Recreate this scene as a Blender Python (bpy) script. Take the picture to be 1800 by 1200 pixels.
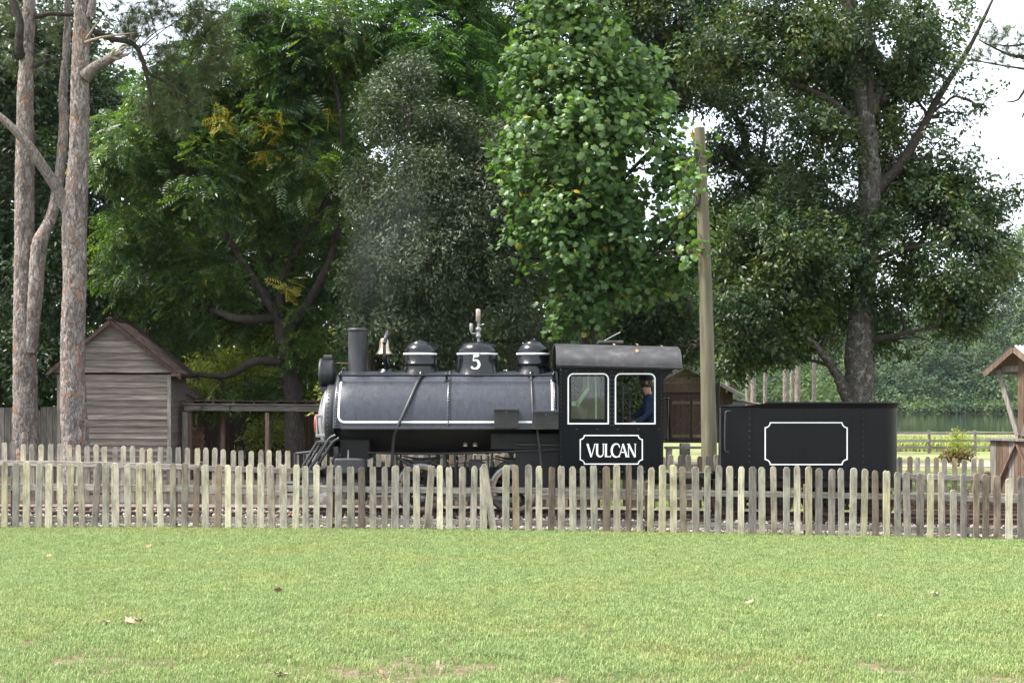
import bpy, bmesh, math, random
import numpy as np
from mathutils import Vector, Matrix, noise as mnoise

for o in list(bpy.data.objects):
    bpy.data.objects.remove(o, do_unlink=True)
SC = bpy.context.scene
COL = SC.collection
R = math.radians
PI = math.pi

# ------------------------------------------------------------------ camera, sky, sun, exposure
F = 2425.0            # focal length in pixels of an 1800 px wide frame
EYE = 2.13            # eye height above the ground at the front fence
HOR = 690.0           # image row of the horizon
cam = bpy.data.cameras.new('camera')
cam.sensor_width = 36.0
cam.lens = F / 1800.0 * 36.0
cam.shift_y = (HOR - 600.0) / 1800.0
cam.clip_start = 0.1
cam.clip_end = 3000.0
camo = bpy.data.objects.new('camera', cam)
camo.location = (0, 0, EYE)
camo.rotation_euler = (R(90), 0, 0)
COL.objects.link(camo)
SC.camera = camo

SUNV = Vector((-0.52, -0.10, 0.85)).normalized()      # towards the sun
world = bpy.data.worlds.new('World')
SC.world = world
world.use_nodes = True
wn = world.node_tree
bg = wn.nodes['Background']
sky = wn.nodes.new('ShaderNodeTexSky')
sky.sky_type = 'NISHITA'
sky.sun_disc = False
sky.sun_elevation = math.asin(SUNV.z)
sky.sun_rotation = math.atan2(SUNV.x, SUNV.y)
sky.air_density = 1.0
sky.dust_density = 2.0
sky.ozone_density = 1.0
# bright thin overcast: the clear sky veiled by an even sheet of pale cloud
wtc = wn.nodes.new('ShaderNodeTexCoord')
wno = wn.nodes.new('ShaderNodeTexNoise')
wno.inputs['Scale'].default_value = 2.2; wno.inputs['Detail'].default_value = 5
wn.links.new(wtc.outputs['Generated'], wno.inputs['Vector'])
wrp = wn.nodes.new('ShaderNodeValToRGB')
wrp.color_ramp.elements[0].position = 0.3; wrp.color_ramp.elements[0].color = (0.62, 0.62, 0.62, 1)
wrp.color_ramp.elements[1].position = 0.65; wrp.color_ramp.elements[1].color = (0.92, 0.92, 0.92, 1)
wn.links.new(wno.outputs['Fac'], wrp.inputs[0])
wmx = wn.nodes.new('ShaderNodeMix'); wmx.data_type = 'RGBA'
wn.links.new(wrp.outputs[0], wmx.inputs[0])
wn.links.new(sky.outputs[0], wmx.inputs[6])
wmx.inputs[7].default_value = (2.75, 2.85, 3.0, 1)
wn.links.new(wmx.outputs[2], bg.inputs['Color'])
bg.inputs['Strength'].default_value = 0.15

sun = bpy.data.lights.new('sun', 'SUN')
sun.energy = 2.1
sun.angle = R(9)
sun.color = (1.0, 0.955, 0.88)
suno = bpy.data.objects.new('sun', sun)
suno.rotation_euler = (-SUNV).to_track_quat('-Z', 'Y').to_euler()
suno.location = (-20, -20, 40)
COL.objects.link(suno)

SC.view_settings.view_transform = 'Standard'
SC.view_settings.look = 'None'
SC.view_settings.exposure = 2.36
SC.view_settings.gamma = 1.0
SC.view_settings.use_curve_mapping = False
cy = SC.cycles
cy.max_bounces = 6
cy.diffuse_bounces = 3
cy.glossy_bounces = 3
cy.transmission_bounces = 4
cy.transparent_max_bounces = 8
cy.volume_bounces = 0
cy.caustics_reflective = False
cy.caustics_refractive = False
cy.sample_clamp_indirect = 4.0

# ------------------------------------------------------------------ helpers
def P(px, py, Y):
    return Vector(((px - 900.0) * Y / F, Y, EYE - (py - HOR) * Y / F))

def X_(px, Y):
    return (px - 900.0) * Y / F

def Z_(py, Y):
    return EYE - (py - HOR) * Y / F

def sm(a, b, t):
    t = min(1.0, max(0.0, (t - a) / (b - a)))
    return t * t * (3 - 2 * t)

def ground(x, y):
    xc = min(12.0, max(-14.0, x))
    w = 1.0 - sm(45, 80, y)
    z = (-0.012 * xc - 0.0008 * xc * xc) * w
    if y < 21.0:
        z += 0.40 * ((21.0 - y) / 21.0) ** 1.3 if y > -20 else 0.9
    z -= 1.05 * sm(30, 74, y)
    pond = sm(24, 34, x) * sm(112, 134, y) * (1 - sm(234, 239, y))
    z -= 1.6 * pond
    z += 0.02 * math.sin(x * 1.3 + 2) * math.sin(y * 0.9) * sm(26, 30, y)
    return z

def empty(name, loc):
    o = bpy.data.objects.new(name, None)
    o.location = loc
    o.empty_display_size = 0.2
    COL.objects.link(o)
    return o

def tag(o, label=None, cat=None, group=None, kind=None):
    if label: o['label'] = label
    if cat: o['category'] = cat
    if group: o['group'] = group
    if kind: o['kind'] = kind
    return o

def thing(name, loc, label, cat, group=None):
    return tag(empty(name, loc), label, cat, group)

def attach(o, parent):
    if parent is not None:
        o.parent = parent
        if parent.type == 'EMPTY':
            o.matrix_parent_inverse = Matrix.Translation(-Vector(parent.location))
    return o

def obj(name, me, mat=None, parent=None, loc=None):
    o = bpy.data.objects.new(name, me)
    if mat is not None and len(me.materials) == 0:
        me.materials.append(mat)
    COL.objects.link(o)
    if loc is not None:
        o.location = loc
    attach(o, parent)
    return o

class MB:
    """collects simple shapes and links them as one mesh object"""
    def __init__(s):
        s.v = []; s.f = []; s.sm = []
    def add(s, vs, fs, smooth=False):
        b = len(s.v)
        s.v += [tuple(v) for v in vs]
        s.f += [tuple(b + i for i in f) for f in fs]
        s.sm += [smooth] * len(fs)
        return s
    def box(s, c, d, rot=None, bev=0.0):
        c = Vector(c); hx, hy, hz = d[0] / 2, d[1] / 2, d[2] / 2
        if bev <= 0:
            vs = [Vector((sx * hx, sy * hy, sz * hz)) for sx in (-1, 1) for sy in (-1, 1) for sz in (-1, 1)]
            fs = [(0, 1, 3, 2), (4, 6, 7, 5), (0, 4, 5, 1), (2, 3, 7, 6), (0, 2, 6, 4), (1, 5, 7, 3)]
        else:
            bm = bmesh.new()
            bmesh.ops.create_cube(bm, size=1)
            for v in bm.verts:
                v.co = Vector((v.co.x * d[0], v.co.y * d[1], v.co.z * d[2]))
            bmesh.ops.bevel(bm, geom=list(bm.edges), offset=bev, segments=1, affect='EDGES')
            bm.verts.index_update()
            vs = [v.co.copy() for v in bm.verts]
            fs = [[v.index for v in f.verts] for f in bm.faces]
            bm.free()
        if rot is not None:
            vs = [rot @ v for v in vs]
        return s.add([v + c for v in vs], fs)
    def bar(s, a, b, w, h, up=(0, 0, 1), bev=0.0):
        a = Vector(a); b = Vector(b)
        x = (b - a); L = x.length; x.normalize()
        u = Vector(up)
        y = u.cross(x)
        if y.length < 1e-4:
            y = Vector((0, 1, 0)).cross(x)
        y.normalize(); z = x.cross(y)
        rot = Matrix((x, y, z)).transposed()
        return s.box((a + b) / 2, (L, w, h), rot, bev)
    def tube(s, pts, rad, seg=8, caps=True, smooth=True):
        pts = [Vector(p) for p in pts]
        n = len(pts)
        if not hasattr(rad, '__len__'):
            rad = [rad] * n
        rings = []
        ref = Vector((0.123, 0.217, 0.97)).normalized()
        vs = []
        pu = None
        for i in range(n):
            t = (pts[min(i + 1, n - 1)] - pts[max(i - 1, 0)])
            if t.length < 1e-9: t = Vector((0, 0, 1))
            t.normalize()
            if pu is None:
                pu = ref - t * ref.dot(t)
                if pu.length < 0.05:
                    pu = Vector((1, 0, 0)) - t * t.x
            else:
                pu = pu - t * pu.dot(t)
            pu.normalize()
            w = t.cross(pu)
            for k in range(seg):
                a = 2 * PI * k / seg
                vs.append(pts[i] + (pu * math.cos(a) + w * math.sin(a)) * rad[i])
        fs = []
        for i in range(n - 1):
            for k in range(seg):
                k2 = (k + 1) % seg
                fs.append((i * seg + k, i * seg + k2, (i + 1) * seg + k2, (i + 1) * seg + k))
        s.add(vs, fs, smooth)
        if caps:
            s.add([vs[k] for k in range(seg)], [tuple(reversed(range(seg)))])
            s.add([vs[(n - 1) * seg + k] for k in range(seg)], [tuple(range(seg))])
        return s
    def lathe(s, prof, c, axis='z', seg=32, smooth=True, split=()):
        """prof: (radius, height) pairs"""
        c = Vector(c)
        vs = []
        for r, h in prof:
            for k in range(seg):
                a = 2 * PI * k / seg
                if axis == 'z': q = Vector((r * math.cos(a), r * math.sin(a), h))
                elif axis == 'x': q = Vector((h, r * math.cos(a), r * math.sin(a)))
                else: q = Vector((r * math.cos(a), h, r * math.sin(a)))
                vs.append(c + q)
        fs = []
        for i in range(len(prof) - 1):
            for k in range(seg):
                k2 = (k + 1) % seg
                q = (i * seg + k, i * seg + k2, (i + 1) * seg + k2, (i + 1) * seg + k)
                fs.append(q if axis != 'y' else tuple(reversed(q)))
        return s.add(vs, fs, smooth)
    def build(s, name, mat, parent=None, loc=None, mats=None):
        me = bpy.data.meshes.new(name)
        me.from_pydata(s.v, [], s.f)
        me.polygons.foreach_set('use_smooth', s.sm)
        me.update()
        return obj(name, me, mat, parent, loc)

def panel(outer, holes, y0, y1, name, mat, parent):
    """plate in the XZ plane between y0 and y1, with holes"""
    bm = bmesh.new()
    def loop(pts):
        vs = [bm.verts.new((p[0], y0, p[1])) for p in pts]
        return [bm.edges.new((vs[i], vs[(i + 1) % len(vs)])) for i in range(len(vs))]
    ed = loop(outer)
    for h in holes:
        ed += loop(h)
    r = bmesh.ops.triangle_fill(bm, edges=ed, use_beauty=True, use_dissolve=False)
    fs = [g for g in r['geom'] if isinstance(g, bmesh.types.BMFace)]
    ex = bmesh.ops.extrude_face_region(bm, geom=fs)
    for g in ex['geom']:
        if isinstance(g, bmesh.types.BMVert):
            g.co.y += (y1 - y0)
    bmesh.ops.recalc_face_normals(bm, faces=list(bm.faces))
    me = bpy.data.meshes.new(name)
    bm.to_mesh(me); bm.free()
    return obj(name, me, mat, parent)

def rrect(x0, x1, z0, z1, r, corners=(1, 1, 1, 1), n=6):
    """rounded rectangle, corners: bl, br, tr, tl"""
    out = []
    for (cx, cz, a0, on) in ((x0 + r, z0 + r, 180, corners[0]), (x1 - r, z0 + r, 270, corners[1]),
                             (x1 - r, z1 - r, 0, corners[2]), (x0 + r, z1 - r, 90, corners[3])):
        if on:
            for i in range(n + 1):
                a = R(a0 + 90 * i / n)
                out.append((cx + r * math.cos(a), cz + r * math.sin(a)))
        else:
            out.append((x0 if a0 in (180, 90) else x1, z0 if a0 in (180, 270) else z1))
    return out

def notched(x0, x1, z0, z1, r, n=5):
    """rectangle with scooped corners"""
    out = []
    for (cx, cz, a0, a1) in ((x0, z0, 90, 0), (x1, z0, 180, 90), (x1, z1, 270, 180), (x0, z1, 360, 270)):
        for i in range(n + 1):
            a = R(a0 + (a1 - a0) * i / n)
            out.append((cx + r * math.cos(a), cz + r * math.sin(a)))
    return out

def big_mesh(name, V, T, mat, parent=None, smooth=False):
    """V (n,3) float, T (m,3) int -> triangle mesh"""
    me = bpy.data.meshes.new(name)
    V = np.ascontiguousarray(V, dtype=np.float32); T = np.ascontiguousarray(T, dtype=np.int32)
    me.vertices.add(len(V)); me.vertices.foreach_set('co', V.ravel())
    me.loops.add(T.size); me.loops.foreach_set('vertex_index', T.ravel())
    me.polygons.add(len(T))
    me.polygons.foreach_set('loop_start', np.arange(0, T.size, 3, dtype=np.int32))
    if smooth:
        me.polygons.foreach_set('use_smooth', np.ones(len(T), dtype=bool))
    me.update(calc_edges=True)
    return obj(name, me, mat, parent)

def scatter(tv, tf, pos, A, N, S):
    """place template (verts tv, tris tf; +y = axis, +z = normal) at pos with axes A, normals N, sizes S"""
    tv = np.asarray(tv, float); tf = np.asarray(tf, int)
    N = N / (np.linalg.norm(N, axis=1, keepdims=True) + 1e-9)
    A = A - N * (A * N).sum(1, keepdims=True)
    A = A / (np.linalg.norm(A, axis=1, keepdims=True) + 1e-9)
    B = np.cross(A, N)
    V = (tv[None, :, 0:1] * B[:, None, :] + tv[None, :, 1:2] * A[:, None, :] + tv[None, :, 2:3] * N[:, None, :]) * S[:, None, None] + pos[:, None, :]
    k = len(tv)
    T = tf[None] + (np.arange(len(pos)) * k)[:, None, None]
    return V.reshape(-1, 3), T.reshape(-1, 3)

def vnoise(p, seed=0):
    p = np.asarray(p, float)
    i = np.floor(p).astype(np.int64); f = p - i
    f = f * f * (3 - 2 * f)
    def h(ix, iy, iz):
        n = (ix * 374761393 + iy * 668265263 + iz * 2147483647 + seed * 974634749) & 0xffffffff
        n = ((n ^ (n >> 13)) * 1274126177) & 0xffffffff
        n = n ^ (n >> 16)
        return (n & 0xffff) / 65535.0
    r = 0
    for dx in (0, 1):
        for dy in (0, 1):
            for dz in (0, 1):
                w = (f[:, 0] if dx else 1 - f[:, 0]) * (f[:, 1] if dy else 1 - f[:, 1]) * (f[:, 2] if dz else 1 - f[:, 2])
                r = r + w * h(i[:, 0] + dx, i[:, 1] + dy, i[:, 2] + dz)
    return r

def smooth_path(pts, n=6):
    pts = [Vector(p) for p in pts]
    out = []
    for i in range(len(pts) - 1):
        p0 = pts[max(i - 1, 0)]; p1 = pts[i]; p2 = pts[i + 1]; p3 = pts[min(i + 2, len(pts) - 1)]
        for k in range(n):
            t = k / n
            out.append(0.5 * ((2 * p1) + (p2 - p0) * t + (2 * p0 - 5 * p1 + 4 * p2 - p3) * t * t + (3 * p1 - p0 - 3 * p2 + p3) * t ** 3))
    out.append(pts[-1])
    return out

def lerp_list(vals, n):
    k = len(vals) - 1
    out = []
    for i in range(n):
        t = i / max(1, n - 1) * k
        j = min(int(t), k - 1)
        out.append(vals[j] * (1 - (t - j)) + vals[j + 1] * (t - j))
    return out

# ------------------------------------------------------------------ materials
class NT:
    def __init__(s, name):
        s.m = bpy.data.materials.new(name)
        s.m.use_nodes = True
        s.t = s.m.node_tree
        s.b = s.t.nodes['Principled BSDF']
        s.out = s.t.nodes['Material Output']
    def n(s, typ, **kw):
        nd = s.t.nodes.new(typ)
        for k, v in kw.items():
            if k in nd.inputs: nd.inputs[k].default_value = v
            else: setattr(nd, k, v)
        return nd
    def l(s, a, b):
        s.t.links.new(a, b)
    def coords(s, scale=(1, 1, 1), kind='Object', rnd=False):
        tc = s.n('ShaderNodeTexCoord')
        mp = s.n('ShaderNodeMapping')
        mp.inputs['Scale'].default_value = scale
        s.l(tc.outputs[kind], mp.inputs['Vector'])
        if rnd:
            oi = s.n('ShaderNodeObjectInfo')
            mu = s.n('ShaderNodeMath', operation='MULTIPLY'); mu.inputs[1].default_value = 37.0
            s.l(oi.outputs['Random'], mu.inputs[0])
            cx = s.n('ShaderNodeCombineXYZ')
            for i in range(3): s.l(mu.outputs[0], cx.inputs[i])
            s.l(cx.outputs[0], mp.inputs['Location'])
        return mp.outputs[0]
    def noise(s, vec, scale, detail=4, rough=0.55, dist=0.0):
        nd = s.n('ShaderNodeTexNoise')
        nd.inputs['Scale'].default_value = scale
        nd.inputs['Detail'].default_value = detail
        nd.inputs['Roughness'].default_value = rough
        nd.inputs['Distortion'].default_value = dist
        s.l(vec, nd.inputs['Vector'])
        return nd.outputs['Fac']
    def ramp(s, fac, stops, interp='LINEAR'):
        nd = s.n('ShaderNodeValToRGB')
        cr = nd.color_ramp
        cr.interpolation = interp
        while len(cr.elements) < len(stops): cr.elements.new(0.5)
        for e, (p, c) in zip(cr.elements, stops):
            e.position = p
            e.color = (*c, 1) if hasattr(c, '__len__') else (c, c, c, 1)
        s.l(fac, nd.inputs[0])
        return nd.outputs[0]
    def mix(s, fac, a, b, blend='MIX'):
        nd = s.n('ShaderNodeMix', data_type='RGBA', blend_type=blend)
        for sock, v in ((nd.inputs[0], fac), (nd.inputs[6], a), (nd.inputs[7], b)):
            if hasattr(v, 'is_linked'): s.l(v, sock)
            elif hasattr(v, '__len__'): sock.default_value = (*v, 1)
            else: sock.default_value = v
        return nd.outputs[2]
    def bump(s, h, strength=0.3, dist=0.02):
        nd = s.n('ShaderNodeBump')
        nd.inputs['Strength'].default_value = strength
        nd.inputs['Distance'].default_value = dist
        s.l(h, nd.inputs['Height'])
        s.l(nd.outputs[0], s.b.inputs['Normal'])
    def base(s, c, rough=None, spec=None, metal=None):
        if hasattr(c, 'is_linked'): s.l(c, s.b.inputs['Base Color'])
        else: s.b.inputs['Base Color'].default_value = (*c, 1)
        if rough is not None: 
            if hasattr(rough, 'is_linked'): s.l(rough, s.b.inputs['Roughness'])
            else: s.b.inputs['Roughness'].default_value = rough
        if spec is not None: s.b.inputs['Specular IOR Level'].default_value = spec
        if metal is not None: s.b.inputs['Metallic'].default_value = metal
        return s.m

def noisy(name, stops, scale=4, stretch=(1, 1, 1), rough=0.7, bump=0.3, bdist=0.01, bscale=None, spec=0.3, rnd=False, detail=5, metal=0.0):
    k = NT(name)
    v = k.coords(stretch, rnd=rnd)
    f = k.noise(v, scale, detail, 0.62)
    c = k.ramp(f, stops)
    if rnd:
        oi = k.n('ShaderNodeObjectInfo')
        c = k.mix(1.0, c, k.ramp(oi.outputs['Random'], [(0, 0.68), (1, 1.18)]), 'MULTIPLY')
    if bump:
        k.bump(k.noise(v, bscale or scale * 3, 6, 0.65), bump, bdist)
    return k.base(c, rough, spec, metal)

def leaf_mat(name, stops, trans=0.35, rough=0.45, spec=0.35, tint=None, tscale=0.35, var=None):
    k = NT(name)
    g = k.n('ShaderNodeNewGeometry')
    c = k.ramp(g.outputs['Random Per Island'], stops)
    if var:
        vf = k.noise(k.coords(), var, 3, 0.55)
        c = k.mix(1.0, c, k.ramp(vf, [(0.32, (0.62, 0.80, 1.05)), (0.5, (1.0, 1.0, 1.0)), (0.66, (1.55, 1.35, 0.85))]), 'MULTIPLY')
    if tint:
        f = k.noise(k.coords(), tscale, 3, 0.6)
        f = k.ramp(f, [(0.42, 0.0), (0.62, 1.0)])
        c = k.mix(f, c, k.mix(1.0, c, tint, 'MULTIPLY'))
    k.base(c, rough, spec)
    tr = k.n('ShaderNodeBsdfTranslucent')
    tc = k.mix(1.0, c, (1.25, 1.35, 0.55), 'MULTIPLY')
    k.l(tc, tr.inputs['Color'])
    mx = k.n('ShaderNodeMixShader')
    mx.inputs[0].default_value = trans
    k.l(k.b.outputs[0], mx.inputs[1]); k.l(tr.outputs[0], mx.inputs[2])
    k.l(mx.outputs[0], k.out.inputs['Surface'])
    return k.m

def bark_mat(name, stops, scale=9, zs=0.35, bump=0.7, lichen=None):
    k = NT(name)
    v = k.coords((1, 1, zs))
    vo = k.n('ShaderNodeTexVoronoi'); vo.feature = 'DISTANCE_TO_EDGE'
    vo.inputs['Scale'].default_value = scale
    wob = k.n('ShaderNodeTexNoise'); wob.inputs['Scale'].default_value = scale * 0.8; wob.inputs['Detail'].default_value = 3
    k.l(v, wob.inputs['Vector'])
    ad = k.n('ShaderNodeVectorMath', operation='MULTIPLY_ADD')
    ad.inputs[1].default_value = (0.16, 0.16, 0.16)
    k.l(wob.outputs['Color'], ad.inputs[0]); k.l(v, ad.inputs[2])
    k.l(ad.outputs[0], vo.inputs['Vector'])
    f = k.noise(v, scale * 1.6, 6, 0.65)
    c = k.ramp(f, stops)
    crack = k.ramp(vo.outputs['Distance'], [(0.0, 0.45), (0.06, 1.0)])
    c = k.mix(1.0, c, crack, 'MULTIPLY')
    if lichen:
        lf = k.ramp(k.noise(k.coords(), 9, 7, 0.8), [(0.52, 0.0), (0.62, 0.75)])
        c = k.mix(lf, c, lichen)
    h = k.n('ShaderNodeMath', operation='ADD')
    k.l(crack, h.inputs[0]); k.l(f, h.inputs[1])
    k.bump(h.outputs[0], bump, 0.03)
    return k.base(c, 0.9, 0.15)

def picket_mat(name, wood, lichen_amt, yellow, saw):
    k = NT(name)
    v = k.coords((14, 14, 1.0), rnd=True)
    grain = k.noise(v, 3.4, 7, 0.75)
    c = k.ramp(grain, [(0.22, [x * 0.32 for x in wood]), (0.42, [x * 0.8 for x in wood]), (0.58, [x * 1.12 for x in wood]), (0.78, [x * 1.5 for x in wood])])
    oi = k.n('ShaderNodeObjectInfo')
    c = k.mix(1.0, c, k.ramp(oi.outputs['Random'], [(0, (0.62, 0.61, 0.62)), (0.5, (1.08, 1.05, 0.99)), (1, (1.50, 1.45, 1.27))]), 'MULTIPLY')
    # blotches of damp and bleaching along the board
    bl = k.noise(k.coords((2.2, 2.2, 1.0), rnd=True), 3.2, 4, 0.65)
    c = k.mix(1.0, c, k.ramp(bl, [(0.28, (0.50, 0.47, 0.44)), (0.5, (0.98, 0.97, 0.95)), (0.72, (1.35, 1.34, 1.22))]), 'MULTIPLY')
    v2 = k.coords((1, 1, 0.6), rnd=True)
    l1 = k.noise(v2, 42, 4, 0.75)
    l2 = k.noise(v2, 3.2, 3, 0.6)
    ml = k.n('ShaderNodeMath', operation='MULTIPLY_ADD'); ml.inputs[1].default_value = 1.1
    k.l(l2, ml.inputs[0]); k.l(l1, ml.inputs[2])
    lf = k.ramp(ml.outputs[0], [(1.06 - lichen_amt, 0.0), (1.24 - lichen_amt, 0.85)])
    c = k.mix(lf, c, (0.40, 0.40, 0.335))
    gr = k.ramp(k.noise(k.coords((1, 1, 0.45), rnd=True), 2.6, 4, 0.6), [(0.48, 0.0), (0.66, 0.55)])
    c = k.mix(gr, c, k.mix(1.0, c, (1.06, 1.05, 0.84), 'MULTIPLY'))
    if yellow > 0:
        yl = k.noise(k.coords((1, 1, 0.4), rnd=True), 5.5, 5, 0.65)
        yf = k.ramp(yl, [(0.70 - yellow, 0.0), (0.84 - yellow, 0.75)])
        c = k.mix(yf, c, (0.36, 0.31, 0.075))
    if saw:
        wv = k.n('ShaderNodeTexWave'); wv.inputs['Scale'].default_value = 22; wv.inputs['Distortion'].default_value = 1.8
        wv.bands_direction = 'Z'
        mp = k.n('ShaderNodeMapping'); mp.inputs['Rotation'].default_value = (0, R(25), 0)
        k.l(k.coords(rnd=True), mp.inputs['Vector']); k.l(mp.outputs[0], wv.inputs['Vector'])
        c = k.mix(0.30, c, wv.outputs['Color'], 'MULTIPLY')
    k.bump(grain, 0.7, 0.008)
    return k.base(c, 0.9, 0.12)

WOOD_G = [(0.25, (0.10, 0.085, 0.068)), (0.5, (0.18, 0.16, 0.14)), (0.75, (0.33, 0.30, 0.26))]
WOOD_B = [(0.25, (0.07, 0.048, 0.034)), (0.5, (0.15, 0.105, 0.076)), (0.75, (0.24, 0.18, 0.135))]
M = {}
M['clap'] = noisy('weathered_clapboard', [(0.25, (0.085, 0.069, 0.058)), (0.5, (0.18, 0.152, 0.131)), (0.75, (0.29, 0.255, 0.225))], 3, (0.6, 6, 9), 0.85, 0.5, 0.008, 9, 0.2, True)
M['plank_dark'] = noisy('dark_old_plank', [(0.3, (0.032, 0.020, 0.015)), (0.55, (0.078, 0.050, 0.038)), (0.8, (0.13, 0.09, 0.072))], 4, (7, 7, 0.7), 0.85, 0.4, 0.008, 9, 0.2, True)
M['plank_brown'] = noisy('brown_plank', WOOD_B, 4, (7, 7, 0.7), 0.85, 0.4, 0.008, 9, 0.2, True)
M['plank_warm'] = noisy('warm_board', [(0.25, (0.07, 0.043, 0.029)), (0.5, (0.135, 0.088, 0.06)), (0.75, (0.21, 0.155, 0.113))], 4, (8, 8, 0.7), 0.8, 0.35, 0.006, 9, 0.25, True)
M['plank_grey'] = noisy('grey_plank', WOOD_G, 4, (7, 7, 0.7), 0.88, 0.4, 0.008, 9, 0.2, True)
M['beam_grey'] = noisy('grey_beam', WOOD_G, 4, (0.7, 7, 7), 0.88, 0.4, 0.008, 9, 0.2, True)
M['rail_wood'] = noisy('fence_rail_wood', [(0.3, (0.12, 0.10, 0.08)), (0.5, (0.26, 0.235, 0.20)), (0.7, (0.42, 0.40, 0.33))], 5, (0.8, 8, 8), 0.9, 0.5, 0.008, 12, 0.15, True)
M['shingle'] = noisy('roof_shingle', [(0.3, (0.030, 0.020, 0.017)), (0.55, (0.068, 0.046, 0.040)), (0.8, (0.13, 0.097, 0.085))], 6, (1, 1, 1), 0.85, 0.5, 0.008, 20, 0.2, True)
M['picket_lichen'] = picket_mat('picket_lichen', (0.3, 0.285, 0.255), 0.06, 0.0, False)
M['picket_pale'] = picket_mat('picket_pale', (0.345, 0.33, 0.28), -0.03, 0.04, False)
M['picket_grey'] = picket_mat('picket_grey', (0.25, 0.23, 0.213), -0.1, 0.0, True)
M['picket_brown'] = picket_mat('picket_brown', (0.215, 0.178, 0.147), -0.12, 0.0, True)
M['picket_yellow'] = picket_mat('picket_yellow', (0.32, 0.3, 0.235), 0.0, 0.1, False)

def black_paint(name, col, rough, spec=0.5):
    k = NT(name)
    v = k.coords((3, 3, 0.6))
    f = k.noise(v, 2.5, 6, 0.65)
    c = k.ramp(f, [(0.3, [x * 0.7 for x in col]), (0.55, col), (0.8, [x * 1.5 for x in col])])
    dust = k.ramp(k.noise(k.coords(), 7, 7, 0.75), [(0.58, 0.0), (0.78, 0.35)])
    c = k.mix(dust, c, [x * 2.2 + .008 for x in col])
    stk_ = k.ramp(k.noise(k.coords((9, 9, 0.35)), 2.2, 5, 0.7), [(0.35, 0.62), (0.6, 1.0), (0.8, 1.5)])
    c = k.mix(1.0, c, stk_, 'MULTIPLY')
    rr = k.ramp(k.noise(k.coords((6, 6, 0.4)), 3.5, 5, 0.7), [(0.3, rough - 0.07), (0.7, rough + 0.13)])
    k.bump(k.noise(k.coords(), 2.6, 4, 0.5), 0.16, 0.035)
    return k.base(c, rr, spec)
M['tank'] = black_paint('sky_tinted_tank_paint', (0.027, 0.030, 0.041), 0.31)  # lighter bluish base puts the sky's reflection into the black paint
M['black'] = black_paint('gloss_black_paint', (0.005, 0.0055, 0.007), 0.19, 0.45)
M['cabblack'] = black_paint('cab_black_paint', (0.003, 0.0038, 0.0055), 0.34, 0.14)
M['tender'] = black_paint('tender_black_paint', (0.003, 0.0036, 0.0052), 0.38, 0.22)
M['soot'] = noisy('sooty_iron', [(0.3, (0.004, 0.004, 0.004)), (0.6, (0.009, 0.0085, 0.008)), (0.85, (0.025, 0.021, 0.018))], 9, (1, 1, 1), 0.6, 0.4, 0.006, 30, 0.4)
M['iron'] = noisy('dark_iron', [(0.3, (0.015, 0.016, 0.018)), (0.7, (0.042, 0.042, 0.045))], 8, (1, 1, 1), 0.45, 0.2, 0.004, 30, 0.5)
M['stack'] = noisy('stack_paint', [(0.3, (0.014, 0.015, 0.017)), (0.55, (0.026, 0.027, 0.031)), (0.8, (0.05, 0.05, 0.053))], 4, (3, 3, 0.6), 0.5, 0.3, 0.006, 9, 0.5)
M['roofiron'] = noisy('cab_roof_paint', [(0.3, (0.020, 0.020, 0.022)), (0.55, (0.040, 0.039, 0.040)), (0.8, (0.10, 0.094, 0.09))], 6, (1, 1, 1), 0.5, 0.35, 0.006, 30, 0.45)
M['steel'] = noisy('worn_steel', [(0.3, (0.11, 0.11, 0.11)), (0.7, (0.28, 0.275, 0.265))], 10, (1, 1, 1), 0.38, 0.15, 0.003, 30, 0.5, metal=0.85)
M['tan'] = noisy('tan_rim_paint', [(0.3, (0.22, 0.16, 0.10)), (0.7, (0.42, 0.33, 0.24))], 7, (1, 1, 1), 0.6, 0.2, 0.003, 30, 0.3)
M['rust'] = noisy('rusty_rail_steel', [(0.3, (0.055, 0.030, 0.022)), (0.6, (0.12, 0.072, 0.055)), (0.85, (0.22, 0.16, 0.13))], 9, (0.6, 3, 3), 0.7, 0.4, 0.004, 30, 0.3)
M['silver'] = noisy('silver_paint', [(0.3, (0.17, 0.17, 0.175)), (0.7, (0.33, 0.33, 0.335))], 6, (1, 1, 1), 0.45, 0.2, 0.004, 20, 0.5, metal=0.3)
M['brass'] = noisy('dull_bronze', [(0.3, (0.34, 0.25, 0.17)), (0.7, (0.62, 0.50, 0.38))], 5, (1, 1, 1), 0.33, 0.1, 0.002, 20, 0.5, metal=0.8)
M['red'] = noisy('red_paint', [(0.3, (0.32, 0.03, 0.025)), (0.7, (0.5, 0.06, 0.045))], 6, (1, 1, 1), 0.4, 0.1, 0.002, 20, 0.5)
M['green_paint'] = noisy('pale_green_paint', [(0.3, (0.26, 0.44, 0.25)), (0.7, (0.38, 0.58, 0.36))], 6, (1, 1, 1), 0.5, 0.1, 0.002, 20, 0.4)
M['boxpaint'] = noisy('tool_box_paint', [(0.3, (0.018, 0.018, 0.018)), (0.6, (0.035, 0.034, 0.033)), (0.85, (0.08, 0.072, 0.065))], 5, (1, 4, 8), 0.6, 0.4, 0.004, 14, 0.3)
M['coal'] = noisy('coal', [(0.3, (0.008, 0.008, 0.008)), (0.7, (0.03, 0.03, 0.03))], 12, (1, 1, 1), 0.5, 0.8, 0.03, 20, 0.5)
M['concrete'] = noisy('stone_block', [(0.3, (0.22, 0.20, 0.18)), (0.7, (0.42, 0.39, 0.35))], 7, (1, 1, 1), 0.9, 0.4, 0.01, 20, 0.2)
M['tin'] = noisy('galvanised_roof', [(0.3, (0.40, 0.40, 0.41)), (0.7, (0.62, 0.62, 0.63))], 5, (1, 1, 1), 0.45, 0.15, 0.004, 20, 0.5, metal=0.4)
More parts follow.
